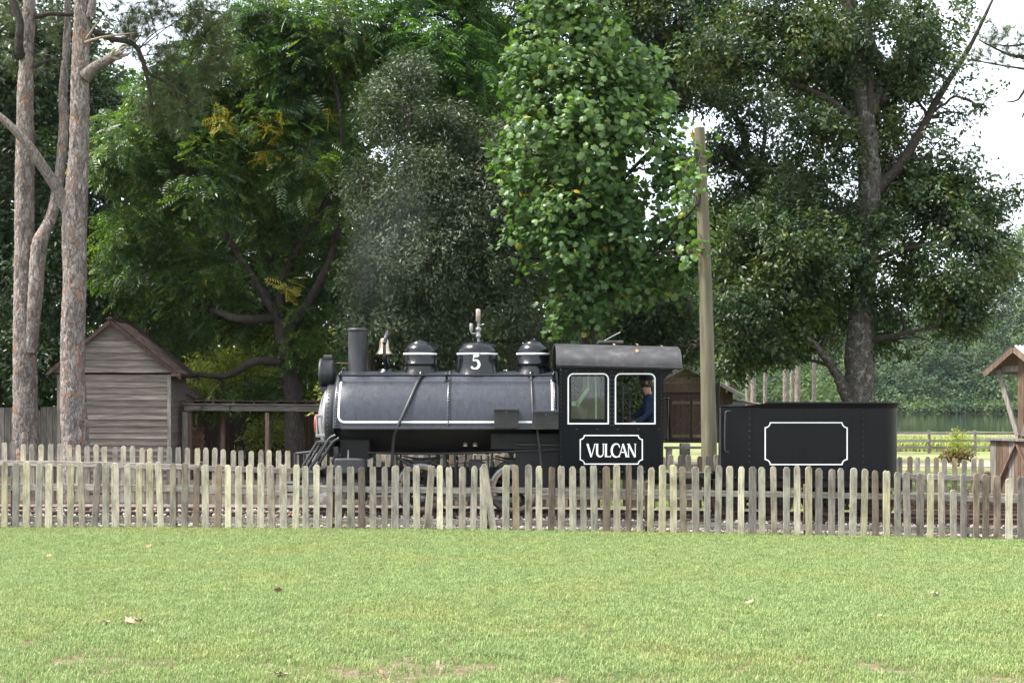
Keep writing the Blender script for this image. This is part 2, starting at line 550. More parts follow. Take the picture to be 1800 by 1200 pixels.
M['brick'] = noisy('old_brick', [(0.3, (0.16, 0.085, 0.055)), (0.55, (0.30, 0.16, 0.10)), (0.8, (0.42, 0.30, 0.22))], 9, (1, 1, 1), 0.9, 0.5, 0.008, 30, 0.2, True)
M['mortar'] = noisy('mortar', [(0.3, (0.16, 0.14, 0.12)), (0.7, (0.28, 0.26, 0.23))], 12, (1, 1, 1), 0.95, 0.4, 0.006, 30, 0.1)

def worn_white(name, wear):
    k = NT(name)
    f = k.noise(k.coords((1.5, 1.5, 6)), 7, 7, 0.8)
    c = k.ramp(f, [(0.28 + wear, (0.05, 0.05, 0.055)), (0.36 + wear, (0.78, 0.78, 0.76))])
    return k.base(c, 0.5, 0.4)
M['white'] = worn_white('white_line_paint', 0.0)
M['white_worn'] = worn_white('worn_white_line_paint', 0.12)
k = NT('clear_white_paint'); M['white_clean'] = k.base(k.ramp(k.noise(k.coords(), 9, 4), [(0.3, (0.72, 0.72, 0.70)), (0.7, (0.84, 0.84, 0.82))]), 0.45, 0.4)

# window glass: thin pane, mostly clear with a faint dusty sheen
k = NT('dusty_glass')
tr = k.n('ShaderNodeBsdfTransparent'); tr.inputs[0].default_value = (0.86, 0.89, 0.87, 1)
gl = k.n('ShaderNodeBsdfGlossy'); gl.inputs['Roughness'].default_value = 0.03
gl.inputs['Color'].default_value = (0.9, 0.92, 0.94, 1)
df = k.n('ShaderNodeBsdfDiffuse'); df.inputs[0].default_value = (0.4, 0.42, 0.42, 1)
lw = k.n('ShaderNodeFresnel'); lw.inputs[0].default_value = 1.5
mx = k.n('ShaderNodeMixShader'); k.l(lw.outputs[0], mx.inputs[0]); k.l(tr.outputs[0], mx.inputs[1]); k.l(gl.outputs[0], mx.inputs[2])
du = k.ramp(k.noise(k.coords(), 5, 5, 0.7), [(0.3, 0.01), (0.75, 0.05)])
mx2 = k.n('ShaderNodeMixShader'); k.l(du, mx2.inputs[0]); k.l(mx.outputs[0], mx2.inputs[1]); k.l(df.outputs[0], mx2.inputs[2])
k.l(mx2.outputs[0], k.out.inputs['Surface'])
M['glass'] = k.m

# barks
def pine_bark():
    k = NT('pine_bark')
    v = k.coords((1, 1, .36))
    wob = k.n('ShaderNodeTexNoise'); wob.inputs['Scale'].default_value = 9; wob.inputs['Detail'].default_value = 4
    k.l(v, wob.inputs['Vector'])
    ad = k.n('ShaderNodeVectorMath', operation='MULTIPLY_ADD'); ad.inputs[1].default_value = (.16, .16, .16)
    k.l(wob.outputs['Color'], ad.inputs[0]); k.l(v, ad.inputs[2])
    vo = k.n('ShaderNodeTexVoronoi'); vo.inputs['Scale'].default_value = 19; k.l(ad.outputs[0], vo.inputs['Vector'])
    ve = k.n('ShaderNodeTexVoronoi'); ve.feature = 'DISTANCE_TO_EDGE'; ve.inputs['Scale'].default_value = 19; k.l(ad.outputs[0], ve.inputs['Vector'])
    sx = k.n('ShaderNodeSeparateColor'); k.l(vo.outputs['Color'], sx.inputs[0])
    c = k.ramp(sx.outputs[0], [(0.0, (0.15, 0.13, 0.118)), (.3, (0.215, 0.195, 0.18)), (.6, (0.28, 0.258, 0.243)), (.90, (0.33, 0.308, 0.292)), (.93, (0.30, 0.205, 0.155)), (1.0, (0.28, 0.16, 0.11))])
    f = k.noise(k.coords((1, 1, .6)), 26, 6, .7)
    c = k.mix(1.0, c, k.ramp(f, [(.25, .45), (.5, .95), (.8, 1.4)]), 'MULTIPLY')
    c = k.mix(1.0, c, k.ramp(k.noise(k.coords((1, 1, .5)), 3.5, 3, .6), [(.3, (.72, .70, .70)), (.7, (1.15, 1.06, 1.0))]), 'MULTIPLY')
    ed = k.ramp(ve.outputs['Distance'], [(0.0, .55), (.13, 1.0)])
    c = k.mix(1.0, c, ed, 'MULTIPLY')
    h = k.n('ShaderNodeMath', operation='ADD'); k.l(ed, h.inputs[0]); k.l(f, h.inputs[1])
    k.bump(h.outputs[0], .9, .02)
    return k.base(c, .92, .12)
M['bark_pine'] = pine_bark()
M['bark_limb'] = bark_mat('pine_limb_bark', [(0.25, (0.09, 0.074, 0.064)), (0.5, (0.19, 0.163, 0.145)), (0.75, (0.29, 0.26, 0.24))], 16, 0.5, 0.9)
M['bark_oak'] = bark_mat('oak_bark', [(0.25, (0.032, 0.027, 0.023)), (0.5, (0.068, 0.058, 0.05)), (0.75, (0.12, 0.108, 0.095))], 14, 0.3, 0.6, (0.26, 0.27, 0.25))
M['bark_dark'] = bark_mat('dark_bark', [(0.25, (0.022, 0.018, 0.015)), (0.5, (0.045, 0.038, 0.032)), (0.75, (0.085, 0.074, 0.064))], 14, 0.3, 0.5)
M['broken_wood'] = noisy('splintered_wood', [(0.3, (0.10, 0.06, 0.038)), (0.5, (0.24, 0.19, 0.15)), (0.75, (0.38, 0.34, 0.30))], 5, (3, 3, 3), 0.8, 0.6, 0.02, 14, 0.2)
M['pole'] = noisy('treated_pole_wood', [(0.25, (0.070, 0.064, 0.038)), (0.5, (0.125, 0.113, 0.072)), (0.75, (0.175, 0.16, 0.112))], 3, (6, 6, 0.35), 0.8, 0.4, 0.008, 8, 0.25)

# leaves
M['leaf_pinnate'] = leaf_mat('pinnate_leaf', [(0.0, (0.026, 0.058, 0.019)), (0.5, (0.052, 0.106, 0.030)), (0.95, (0.098, 0.165, 0.044)), (0.985, (0.28, 0.24, 0.03))], 0.45, 0.36, 0.45, None, 0.45, 0.7)
M['leaf_pinnate_b'] = leaf_mat('bright_pinnate_leaf', [(0.0, (0.036, 0.088, 0.024)), (0.5, (0.062, 0.135, 0.034)), (1.0, (0.10, 0.18, 0.046))], 0.45, 0.42, 0.35)
M['leaf_yellow'] = leaf_mat('yellowed_leaf', [(0.0, (0.30, 0.26, 0.03)), (0.6, (0.42, 0.33, 0.04)), (1.0, (0.22, 0.26, 0.05))], 0.4)
M['leaf_olive'] = leaf_mat('grey_green_leaf', [(0.0, (0.038, 0.060, 0.028)), (0.5, (0.066, 0.097, 0.046)), (0.93, (0.112, 0.148, 0.072)), (1.0, (0.14, 0.12, 0.06))], 0.2, 0.42, 0.45, (0.6, 0.62, 0.6), 0.5)
M['leaf_tulip'] = leaf_mat('lobed_leaf', [(0.0, (0.055, 0.112, 0.030)), (0.45, (0.092, 0.168, 0.044)), (0.9, (0.150, 0.235, 0.074)), (0.988, (0.17, 0.25, 0.085)), (0.992, (0.40, 0.29, 0.035))], 0.4, 0.4, 0.4, (0.62, 0.72, 0.7), 0.45)
M['leaf_oak'] = leaf_mat('oak_leaf', [(0.0, (0.024, 0.044, 0.014)), (0.5, (0.046, 0.080, 0.025)), (0.9, (0.080, 0.122, 0.038)), (0.97, (0.10, 0.14, 0.045)), (1.0, (0.20, 0.13, 0.05))], 0.32, 0.42, 0.4, (0.7, 0.75, 0.75), 0.4, 0.9)
M['leaf_dark'] = leaf_mat('dark_leaf', [(0.0, (0.016, 0.034, 0.013)), (0.6, (0.032, 0.062, 0.022)), (1.0, (0.055, 0.09, 0.03))], 0.28, 0.42, 0.4)
M['leaf_bg'] = leaf_mat('background_leaf', [(0.0, (0.034, 0.066, 0.020)), (0.5, (0.062, 0.112, 0.032)), (1.0, (0.11, 0.165, 0.048))], 0.45, 0.5, 0.3, None, .4, .3)  # colour lightened so gaps between crowns read as green light glowing through
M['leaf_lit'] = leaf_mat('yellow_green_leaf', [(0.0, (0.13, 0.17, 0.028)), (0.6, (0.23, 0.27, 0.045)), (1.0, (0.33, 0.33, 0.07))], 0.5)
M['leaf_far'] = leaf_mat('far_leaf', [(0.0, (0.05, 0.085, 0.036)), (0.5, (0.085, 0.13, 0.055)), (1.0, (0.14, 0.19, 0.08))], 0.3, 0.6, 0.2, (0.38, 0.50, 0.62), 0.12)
M['needle'] = leaf_mat('pine_needle', [(0.0, (0.040, 0.068, 0.022)), (0.6, (0.075, 0.11, 0.036)), (0.9, (0.11, 0.13, 0.05)), (1.0, (0.20, 0.13, 0.06))], 0.2)
M['leaf_red'] = leaf_mat('reddish_leaf', [(0.0, (0.12, 0.06, 0.03)), (0.6, (0.17, 0.11, 0.045)), (1.0, (0.14, 0.18, 0.05))], 0.3)

# ------------------------------------------------------------------ ground, water, path
def sheet(name, xs, ys, dz, mat, kind='structure', jag=0.0, seed=1):
    rng = np.random.default_rng(seed)
    V = []; Fc = []
    nx, ny = len(xs), len(ys)
    for j, y in enumerate(ys):
        for i, x in enumerate(xs):
            yy = y
            if jag and j in (0, ny - 1): yy = y + rng.normal() * jag
            V.append((x, yy, ground(x, yy) + dz))
    for j in range(ny - 1):
        for i in range(nx - 1):
            a = j * nx + i
            Fc.append((a, a + 1, a + nx + 1, a + nx))
    me = bpy.data.meshes.new(name)
    me.from_pydata(V, [], Fc)
    me.polygons.foreach_set('use_smooth', [True] * len(Fc))
    me.update()
    o = obj(name, me, mat)
    tag(o, kind=kind)
    return o

def span(a, b, n):
    return [a + (b - a) * i / n for i in range(n + 1)]

k = NT('lawn_soil_and_grass')
v = k.coords()
n1 = k.noise(v, 0.55, 5, 0.6); n2 = k.noise(v, 22, 5, 0.7)
c = k.ramp(n2, [(0.3, (0.13, 0.17, 0.06)), (0.5, (0.20, 0.25, 0.09)), (0.72, (0.30, 0.32, 0.15))])
c = k.mix(k.ramp(n1, [(0.45, 0.25), (0.62, 0.85)]), c, k.ramp(n2, [(0.3, (0.075, 0.055, 0.037)), (0.6, (0.155, 0.12, 0.08)), (0.8, (0.25, 0.205, 0.145))]))
k.bump(n2, 0.6, 0.03)
M['ground'] = k.base(c, 0.95, 0.1)

xs = [-900, -500, -260, -140, -80] + span(-50, 50, 70) + [60, 70, 80, 95, 120, 150, 190, 260, 500, 900]
ys = [-300, -120, -50, -20, -8, 0] + span(3, 30, 27) + span(31, 80, 35) + [85, 90, 95, 100, 106, 110, 114, 118, 122, 126, 130, 134, 140, 160, 200, 230, 234, 236, 238, 240, 246, 260, 300, 420, 700, 1200]
sheet('ground', xs, ys, 0.0, M['ground'])

# thin brown thatch that shows where the turf is worn
M['thatch'] = noisy('lawn_thatch', [(0.3, (0.075, 0.056, 0.036)), (0.5, (0.15, 0.12, 0.075)), (0.75, (0.25, 0.21, 0.14))], 16, (1, 1, 1), 0.95, 0.7, 0.03, 40, 0.1)
sheet('lawn_thatch', span(-14, 14, 56), span(3, 21.25, 40), 0.004, M['thatch'])
# bed of crushed stone and leaf litter between the two fences
k = NT('track_bed_ballast')
v = k.coords()
vo = k.n('ShaderNodeTexVoronoi'); vo.inputs['Scale'].default_value = 26; k.l(v, vo.inputs['Vector'])
c = k.mix(k.ramp(k.noise(v, 9, 4), [(0.42, 0.0), (0.6, 1.0)]), (0.16, 0.12, 0.10), (0.30, 0.27, 0.25))
c = k.mix(0.7, c, k.ramp(vo.outputs['Distance'], [(0.0, 1.0), (0.5, 0.55)]), 'MULTIPLY')
k.bump(vo.outputs['Distance'], 0.7, 0.03)
M['bed'] = k.base(c, 0.95, 0.1)
sheet('track_bed', span(-40, 40, 90), [21.28, 22, 23, 24, 25, 25.9], 0.008, M['bed'], jag=0.05)

M['litter'] = noisy('leaf_litter', [(0.3, (0.030, 0.024, 0.017)), (0.5, (0.066, 0.050, 0.035)), (0.75, (0.12, 0.093, 0.062))], 14, (1, 1, 1), 0.95, 0.7, 0.03, 30, 0.1)
sheet('shaded_soil', span(-70, 1.5, 60), span(25.95, 80, 36), 0.006, M['litter'], jag=0.1)
M['sand'] = noisy('pale_sand', [(0.3, (0.24, 0.20, 0.14)), (0.6, (0.33, 0.28, 0.20)), (0.8, (0.38, 0.34, 0.26))], 3, (1, 1, 1), 0.95, 0.3, 0.01, 30, 0.1)
sheet('sand_path', span(3, 60, 50), span(55.5, 61.5, 4), 0.02, M['sand'], jag=0.35)
sheet('sand_yard', span(4, 10.5, 8), span(48.5, 55.4, 4), 0.014, M['sand'], jag=0.25)

k = NT('pond_water')
k.bump(k.noise(k.coords((0.35, 1.2, 1)), 1.6, 3, 0.5), 0.10, 0.05)
M['water'] = k.base((0.020, 0.026, 0.018), 0.05, 0.5)
me = bpy.data.meshes.new('pond_water')
me.from_pydata([(14, 108, -1.5), (330, 108, -1.5), (330, 242, -1.5), (14, 242, -1.5)], [], [(0, 1, 2, 3)])
tag(obj('pond_water', me, M['water']), kind='structure')

# ------------------------------------------------------------------ railway track
RAIL0 = 0.110
def railz(x): return RAIL0 - 0.0085 * x - 0.0003 * x * x
tk = thing('railway_track', (0, 23.55, 0), 'rusty narrow gauge railway track running between the two picket fences', 'railway track')
YR = (23.095, 24.005)
for yr in YR:
    mb = MB()
    prof = [(-0.05, -0.115), (0.05, -0.115), (0.05, -0.103), (0.009, -0.09), (0.009, -0.035), (0.03, -0.028), (0.03, -0.004), (0.024, 0), (-0.024, 0), (-0.03, -0.004), (-0.03, -0.028), (-0.009, -0.035), (-0.009, -0.09), (-0.05, -0.103)]
    st = span(-14, 14, 28)
    vs = [(x, yr + a, railz(max(-11, min(11, x))) + b) for x in st for a, b in prof]
    n = len(prof)
    fs = [(i * n + j, i * n + (j + 1) % n, (i + 1) * n + (j + 1) % n, (i + 1) * n + j) for i in range(len(st) - 1) for j in range(n)]
    mb.add(vs, fs)
    mb.build('rail', M['rust'], tk)
sl = MB().box((0, 0, 0), (0.2, 1.75, 0.15), None, 0.012).build('sleeper', M['plank_dark'], tk)
sleep_me = sl.data
rng = random.Random(4)
x = -9.6
first = True
while x < 9.8:
    if first: o = sl; first = False
    else: o = obj('sleeper', sleep_me, None, tk)
    o.location = (x + rng.uniform(-.04, .04), 23.55 + rng.uniform(-.05, .05), railz(x) - 0.115 - 0.078)
    o.rotation_euler = (0, 0, rng.uniform(-.03, .03))
    x += 0.56

# crushed stone: uncountable, one object
def stones(name, n, xr, yr, size, mat, seed, ztop):
    rg = np.random.default_rng(seed)
    ico = bmesh.new(); bmesh.ops.create_icosphere(ico, subdivisions=1, radius=1)
    tv = np.array([v.co for v in ico.verts]); tf = np.array([[v.index for v in f.verts] for f in ico.faces]); ico.free()
    tv = tv * rg.uniform(0.75, 1.2, (len(tv), 1)); tv[:, 2] *= 0.7
    x = rg.uniform(*xr, n); y = yr[0] + (yr[1] - yr[0]) * rg.uniform(0, 1, n) ** 1.3
    z = np.array([ground(a, b) for a, b in zip(x, y)]) + ztop(x, y)
    A = rg.normal(size=(n, 3)); N = rg.normal(size=(n, 3))
    S = size * rg.uniform(0.5, 1.4, n)
    V, T = scatter(tv, tf, np.stack([x, y, z], 1), A, N, S)
    return tag(big_mesh(name, V, T, mat), kind='stuff')
k = NT('ballast_stone')
g = k.n('ShaderNodeNewGeometry')
M['stone'] = k.base(k.ramp(g.outputs['Random Per Island'], [(0, (0.14, 0.115, 0.10)), (0.35, (0.28, 0.25, 0.23)), (0.7, (0.40, 0.375, 0.35)), (0.85, (0.22, 0.14, 0.105)), (1.0, (0.17, 0.105, 0.065))], 'CONSTANT'), 0.9, 0.2)
o = stones('crushed_stone', 6500, (-9.5, 9.5), (21.35, 24.6), 0.030, M['stone'], 3, lambda x, y: 0.012 + 0.045 * np.clip((y - 21.4) / 1.2, 0, 1))
tag(o, 'pale pinkish crushed stone ballast along the foot of the front fence', 'gravel')

# ------------------------------------------------------------------ grass of the lawn (blades too many to count)
def make_clump(name, seed, nb, h, spread, mat):
    rg = random.Random(seed)
    mb = MB()
    for i in range(nb):
        a = rg.uniform(0, 2 * PI); r = spread * math.sqrt(rg.random())
        bx, by = r * math.cos(a), r * math.sin(a)
        hh = h * rg.uniform(0.5, 1.25); w = rg.uniform(0.0022, 0.0042)
        d = rg.uniform(0, 2 * PI); lean = rg.uniform(0.1, 0.9)
        ux, uy = math.cos(d), math.sin(d)
        px, py = -uy, ux
        m1 = (bx + ux * hh * lean * 0.25, by + uy * hh * lean * 0.25, hh * 0.55)
        t1 = (bx + ux * hh * lean * 0.8, by + uy * hh * lean * 0.8, hh * (1.0 - 0.28 * lean))
        mb.add([(bx - px * w, by - py * w, -0.01), (bx + px * w, by + py * w, -0.01),
                (m1[0] + px * w * .8, m1[1] + py * w * .8, m1[2]), (m1[0] - px * w * .8, m1[1] - py * w * .8, m1[2]), t1],
               [(0, 1, 2, 3), (3, 2, 4)])
    me = bpy.data.meshes.new(name)
    me.from_pydata(mb.v, [], mb.f); me.update()
    me.materials.append(mat)
    return me

k = NT('grass_blade')
g = k.n('ShaderNodeNewGeometry'); oi = k.n('ShaderNodeObjectInfo')
sp = k.n('ShaderNodeMapping'); k.l(oi.outputs['Location'], sp.inputs['Vector']); sp.inputs['Scale'].default_value = (1, 1, 0)
pat = k.noise(sp.outputs[0], 0.55, 4, 0.65)
fine = k.noise(sp.outputs[0], 3.5, 3, 0.6)
c = k.ramp(g.outputs['Random Per Island'], [(0.0, (0.136, 0.210, 0.070)), (0.5, (0.188, 0.278, 0.100)), (0.88, (0.242, 0.332, 0.134)), (0.96, (0.33, 0.34, 0.18)), (1.0, (0.40, 0.37, 0.24))])
dry = k.mix(1.0, c, (1.22, 1.0, 0.92), 'MULTIPLY')
c = k.mix(k.ramp(pat, [(0.46, 0.0), (0.70, 0.75)]), c, dry)
c = k.mix(1.0, c, k.ramp(fine, [(0.3, (1.0, 0.94, 0.94)), (0.7, (1.42, 1.34, 1.28))]), 'MULTIPLY')
k.base(c, 0.55, 0.25)
trn = k.n('ShaderNodeBsdfTranslucent'); k.l(c, trn.inputs['Color'])
mx = k.n('ShaderNodeMixShader'); mx.inputs[0].default_value = 0.35
k.l(k.b.outputs[0], mx.inputs[1]); k.l(trn.outputs[0], mx.inputs[2]); k.l(mx.outputs[0], k.out.inputs['Surface'])
M['blade'] = k.m

def grass_field(name, xs, ys, dens, clumps, scale, seed, label, cat='grass'):
    V = []; Fc = []; D = []
    nx = len(xs)
    for y in ys:
        for x in xs:
            V.append((x, y, ground(x, y) + 0.002)); D.append(dens(x, y))
    for j in range(len(ys) - 1):
        for i in range(nx - 1):
            a = j * nx + i
            Fc.append((a, a + 1, a + nx + 1, a + nx))
    me = bpy.data.meshes.new(name); me.from_pydata(V, [], Fc); me.update()
    at = me.attributes.new('dens', 'FLOAT', 'POINT'); at.data.foreach_set('value', D)
    o = obj(name, me, M['blade'])
    tag(o, label, cat, kind='stuff')
    cl = bpy.data.collections.new(name + '_clumps')
    for cm in clumps:
        cl.objects.link(bpy.data.objects.new('grass_clump', cm))
    ng = bpy.data.node_groups.new(name, 'GeometryNodeTree')
    ng.interface.new_socket('Geometry', in_out='INPUT', socket_type='NodeSocketGeometry')
    ng.interface.new_socket('Geometry', in_out='OUTPUT', socket_type='NodeSocketGeometry')
    N = ng.nodes.new; L = ng.links.new
    gi = N('NodeGroupInput'); go = N('NodeGroupOutput')
    dp = N('GeometryNodeDistributePointsOnFaces'); dp.inputs['Seed'].default_value = seed
    na = N('GeometryNodeInputNamedAttribute'); na.data_type = 'FLOAT'; na.inputs['Name'].default_value = 'dens'
    L(gi.outputs[0], dp.inputs['Mesh'])
    L(na.outputs['Attribute'], dp.inputs['Density'])
    ci = N('GeometryNodeCollectionInfo'); ci.inputs['Collection'].default_value = cl
    ci.inputs['Separate Children'].default_value = True; ci.inputs['Reset Children'].default_value = True
    ip = N('GeometryNodeInstanceOnPoints'); ip.inputs['Pick Instance'].default_value = True
    L(dp.outputs['Points'], ip.inputs['Points']); L(ci.outputs[0], ip.inputs['Instance'])
    rr = N('FunctionNodeRandomValue'); rr.data_type = 'FLOAT_VECTOR'
    rr.inputs[0].default_value = (-0.12, -0.12, 0); rr.inputs[1].default_value = (0.12, 0.12, 6.283)
    L(rr.outputs[0], ip.inputs['Rotation'])
    rs = N('FunctionNodeRandomValue'); rs.data_type = 'FLOAT'
    rs.inputs[2].default_value = 0.6 * scale; rs.inputs[3].default_value = 1.25 * scale
    L(rs.outputs[1], ip.inputs['Scale'])
    L(ip.outputs[0], go.inputs[0])
    md = o.modifiers.new('blades', 'NODES'); md.node_group = ng
    return o

CL = [make_clump('grass_clump', i, 44, 0.046, 0.10, M['blade']) for i in range(4)]
def lawn_d(x, y):
    if abs(x) > 0.375 * y + 2.5: return 0.0
    n = mnoise.noise(Vector((x * 0.9, y * 0.9, 3.1))) * 0.6 + mnoise.noise(Vector((x * 2.7, y * 2.7, 8.0))) * 0.5
    base = 300.0 * (1.0 if y > 10.5 else 1.15)
    thin = 1 - sm(9.2, 14.5, y)
    f = 1.0 - (0.25 + 0.75 * thin) * sm(-0.22 + .36 * (1 - thin), 0.16 + .36 * (1 - thin), n) * 0.9
    return base * 1.12 * f * (1.0 - 0.30 * sm(14, 21, y))
grass_field('lawn_grass', span(-10.5, 10.5, 84), span(6.0, 21.34, 62), lawn_d, CL, 1.0, 5, 'short bright green lawn grass in front of the picket fence')
def back_d(x, y):
    return 55.0 if x > 1.5 and abs(x) < 0.39 * y + 1 else 0.0
grass_field('far_lawn_grass', span(0, 24, 48), span(26.2, 48, 22), back_d, CL, 1.6, 9, 'sunlit mown grass between the rear picket fence and the sand path')
def shore_d(x, y): return 30.0
k = NT('shore_herbs')
g = k.n('ShaderNodeNewGeometry')
M['herb'] = k.base(k.ramp(g.outputs['Random Per Island'], [(0, (0.14, 0.20, 0.05)), (0.6, (0.26, 0.33, 0.08)), (1, (0.42, 0.42, 0.12))]), 0.7, 0.2)
HC = [make_clump('herb_clump', 40 + i, 30, 0.10, 0.12, M['herb']) for i in range(2)]
grass_field('pond_side_herbs', span(18, 34, 16), span(75.0, 84, 6), shore_d, HC, 5.0, 19, 'tall yellow green weeds behind the rail fence by the pond', 'weeds')

# ------------------------------------------------------------------ picket fences
def picket_mesh(h, w, t, seed, style):
    rg = random.Random(seed)
    mb = MB()
    j = lambda s: rg.uniform(-s, s)
    hw = w / 2
    if style == 'dog':
        top = [(hw, h - 0.038 + j(.008)), (hw * 0.5, h + j(.005)), (-hw * 0.5, h + j(.005)), (-hw, h - 0.038 + j(.008))]
    elif style == 'round':
        top = [(hw * math.cos(a), h - 0.05 + 0.05 * math.sin(a) + j(.002)) for a in [PI * i / 8 for i in range(9)]]
    elif style == 'worn':
        top = [(hw, h - 0.05), (hw * .8, h - .016 + j(.005)), (hw * .45, h - .004 + j(.006)), (hw * .1, h - .012 + j(.006)), (-hw * .3, h + j(.004)), (-hw * .72, h - .012 + j(.006)), (-hw, h - .042 + j(.01))]
    else:   # broken
        top = [(hw, h - 0.09), (hw * .5, h - .12), (hw * .2, h - .05), (-hw * .4, h - .01), (-hw * .7, h - .03), (-hw, h - .09)]
    out = [(-hw + j(.003), 0.0), (hw + j(.003), 0.0), (hw + j(.003), h * 0.4), (hw + j(.002), h * 0.75)] + top + [(-hw + j(.002), h * 0.75), (-hw + j(.003), h * 0.4)]
    n = len(out)
    b = 0.004
    vs = [(x, -t / 2 + b, z) for x, z in out] + [(x, t / 2, z) for x, z in out]
    ins = [(x * (1 - b / hw), -t / 2, z - (b if z > h * .8 else 0)) for x, z in out]
    vs += ins
    fs = [tuple(range(2 * n, 3 * n)), tuple(reversed(range(n, 2 * n)))]
    for i in range(n):
        i2 = (i + 1) % n
        fs.append((i, n + i, n + i2, i2)[::-1])
        fs.append((2 * n + i, i, i2, 2 * n + i2)[::-1])
    mb.add(vs, fs)
    me = bpy.data.meshes.new('picket')
    me.from_pydata(mb.v, [], mb.f)
    bm = bmesh.new(); bm.from_mesh(me); bmesh.ops.recalc_face_normals(bm, faces=list(bm.faces)); bm.to_mesh(me); bm.free()
    me.update()
    return me

PH = 1.055
def picket_set(h, w):
    d = {}
    for mi, mn in enumerate(('picket_lichen', 'picket_pale', 'picket_grey', 'picket_brown', 'picket_yellow')):
        for si, stl in enumerate(('dog', 'dog', 'worn', 'round')):
            me = picket_mesh(h, w, 0.020, mi * 10 + si, stl)
            me.materials.append(M[mn]); d.setdefault(mn, []).append(me)
    return d

fence = thing('picket_fence', (0, 21.1, 0), 'long weathered front picket fence with lichen at the edge of the lawn', 'fence', None)
PS = picket_set(PH, 0.102)
PBR = {}
for bi, mn in enumerate(PS):
    PBR[mn] = picket_mesh(PH, 0.100, 0.020, 60 + bi, 'broken'); PBR[mn].materials.append(M[mn])
rng = random.Random(11)
YF = 21.10
def fbase(x): return ground(x, 21.1) - 0.005
def ftop(px):   # image row of the picket tops along the frame
    return np.interp(px, [0, 300, 600, 900, 1100, 1300, 1500, 1620, 1800], [812, 813, 819, 818, 817, 819, 822, 829, 836])
px = -150.0
i = 0
while px < 1960:
    if abs(px - 868) < 9: px += 19.6; continue          # where the loose picket leans
    x = X_(px + rng.uniform(-1.6, 1.6), YF)
    zb = fbase(x)
    ztop = Z_(float(ftop(px)) + rng.uniform(-2.5, 2.5), YF)
    r = rng.random()
    if px < 560: w = (('picket_pale', .40), ('picket_grey', .2), ('picket_yellow', .2), ('picket_lichen', .14), ('picket_brown', .06))
    elif px < 1120: w = (('picket_lichen', .46), ('picket_pale', .18), ('picket_grey', .16), ('picket_brown', .13), ('picket_yellow', .07))
    else: w = (('picket_grey', .30), ('picket_pale', .28), ('picket_lichen', .14), ('picket_brown', .18), ('picket_yellow', .10))
    acc = 0
    for mn, p in w:
        acc += p
        if r <= acc: break
    me = rng.choice(PS[mn]) if rng.random() > .07 else PBR[mn]
    o = obj('picket', me, None, fence)
    o.location = (x, YF, zb)
    sz = (ztop - zb) / PH
    if abs(px - 1668) < 9: sz *= 0.74
    o.scale = (rng.uniform(0.87, 1.10), 1, sz)
    ln = rng.gauss(0, 0.030) if rng.random() < .14 else rng.gauss(0, 0.010)
    if rng.random() < .07: o.scale.z *= rng.uniform(.955, .985)
    o.rotation_euler = (rng.uniform(-.02, .02), ln, rng.uniform(-.05, .05))
    px += 19.62 + rng.uniform(-.7, .7)
    i += 1
# the loose one leaning to the left, nailed only at its foot
o = obj('picket', PS['picket_pale'][0], None, fence)
tag(o, 'loose picket leaning to the left')
o.location = (X_(868, YF), YF - 0.012, fbase(X_(868, YF)))
o.rotation_euler = (0, R(-8.3), 0)
def fence_rails(parent, y, zoff, segs, h, mat, zf, post_h, post_y, rng):
    for a, b in zip(segs[:-1], segs[1:]):
        for zz in zoff:
            MB().bar((a - .0, y, zf(a) + zz + rng.uniform(-.012, .012)), (b - .004, y + rng.uniform(-.006, .006), zf(b) + zz + rng.uniform(-.012, .012)), 0.038, h, bev=0.004).build('rail', mat, parent)
    for a in segs:
        MB().box((a, post_y, zf(a) + post_h / 2 - 0.15), (0.095, 0.095, post_h + 0.3), None, 0.006).build('post', M['plank_brown'], parent)
SEG = [X_(p, YF) for p in (-260, 22, 303, 583, 859, 1140, 1421, 1700, 1980)]
fence_rails(fence, YF + 0.036, (0.635, 0.155), SEG, 0.09, M['rail_wood'], fbase, 0.80, YF + 0.105, rng)

rear = thing('picket_fence', (0, 25.8, 0), 'rear picket fence behind the railway track with its rails facing the train', 'fence', None)
PR = picket_set(1.05, 0.098)
YB = 25.80
def btop(px): return np.interp(px, [0, 60, 390, 520, 1190, 1260, 1600, 1740], [779, 780, 789, 794, 800, 800, 803, 806])
px = -120.0
while px < 1738:
    x = X_(px + rng.uniform(-1.3, 1.3), YB)
    zt = Z_(float(btop(px)) + rng.uniform(-2, 2), YB)
    mn = rng.choice(('picket_lichen', 'picket_lichen', 'picket_pale', 'picket_grey') if px < 700 else ('picket_grey', 'picket_grey', 'picket_brown', 'picket_lichen'))
    o = obj('picket', rng.choice(PR[mn]), None, rear)
    hgt = 1.05 if px < 1000 else 0.98
    o.location = (x, YB, zt - hgt)
    o.scale = (1, 1, hgt / 1.05)
    o.rotation_euler = (rng.uniform(-.012, .012), rng.gauss(0, 0.011), rng.uniform(-.03, .03))
    px += 16.05
def bbase(x): return Z_(float(btop(x * F / YB + 900)), YB) - 1.05
SEGB = [X_(p, YB) for p in (-150, 98, 352, 583, 812, 1042, 1272, 1500, 1600, 1738)]
fence_rails(rear, YB - 0.036, (0.69, 0.27), SEGB, 0.10, M['rail_wood'], bbase, 0.80, YB + 0.075, rng)

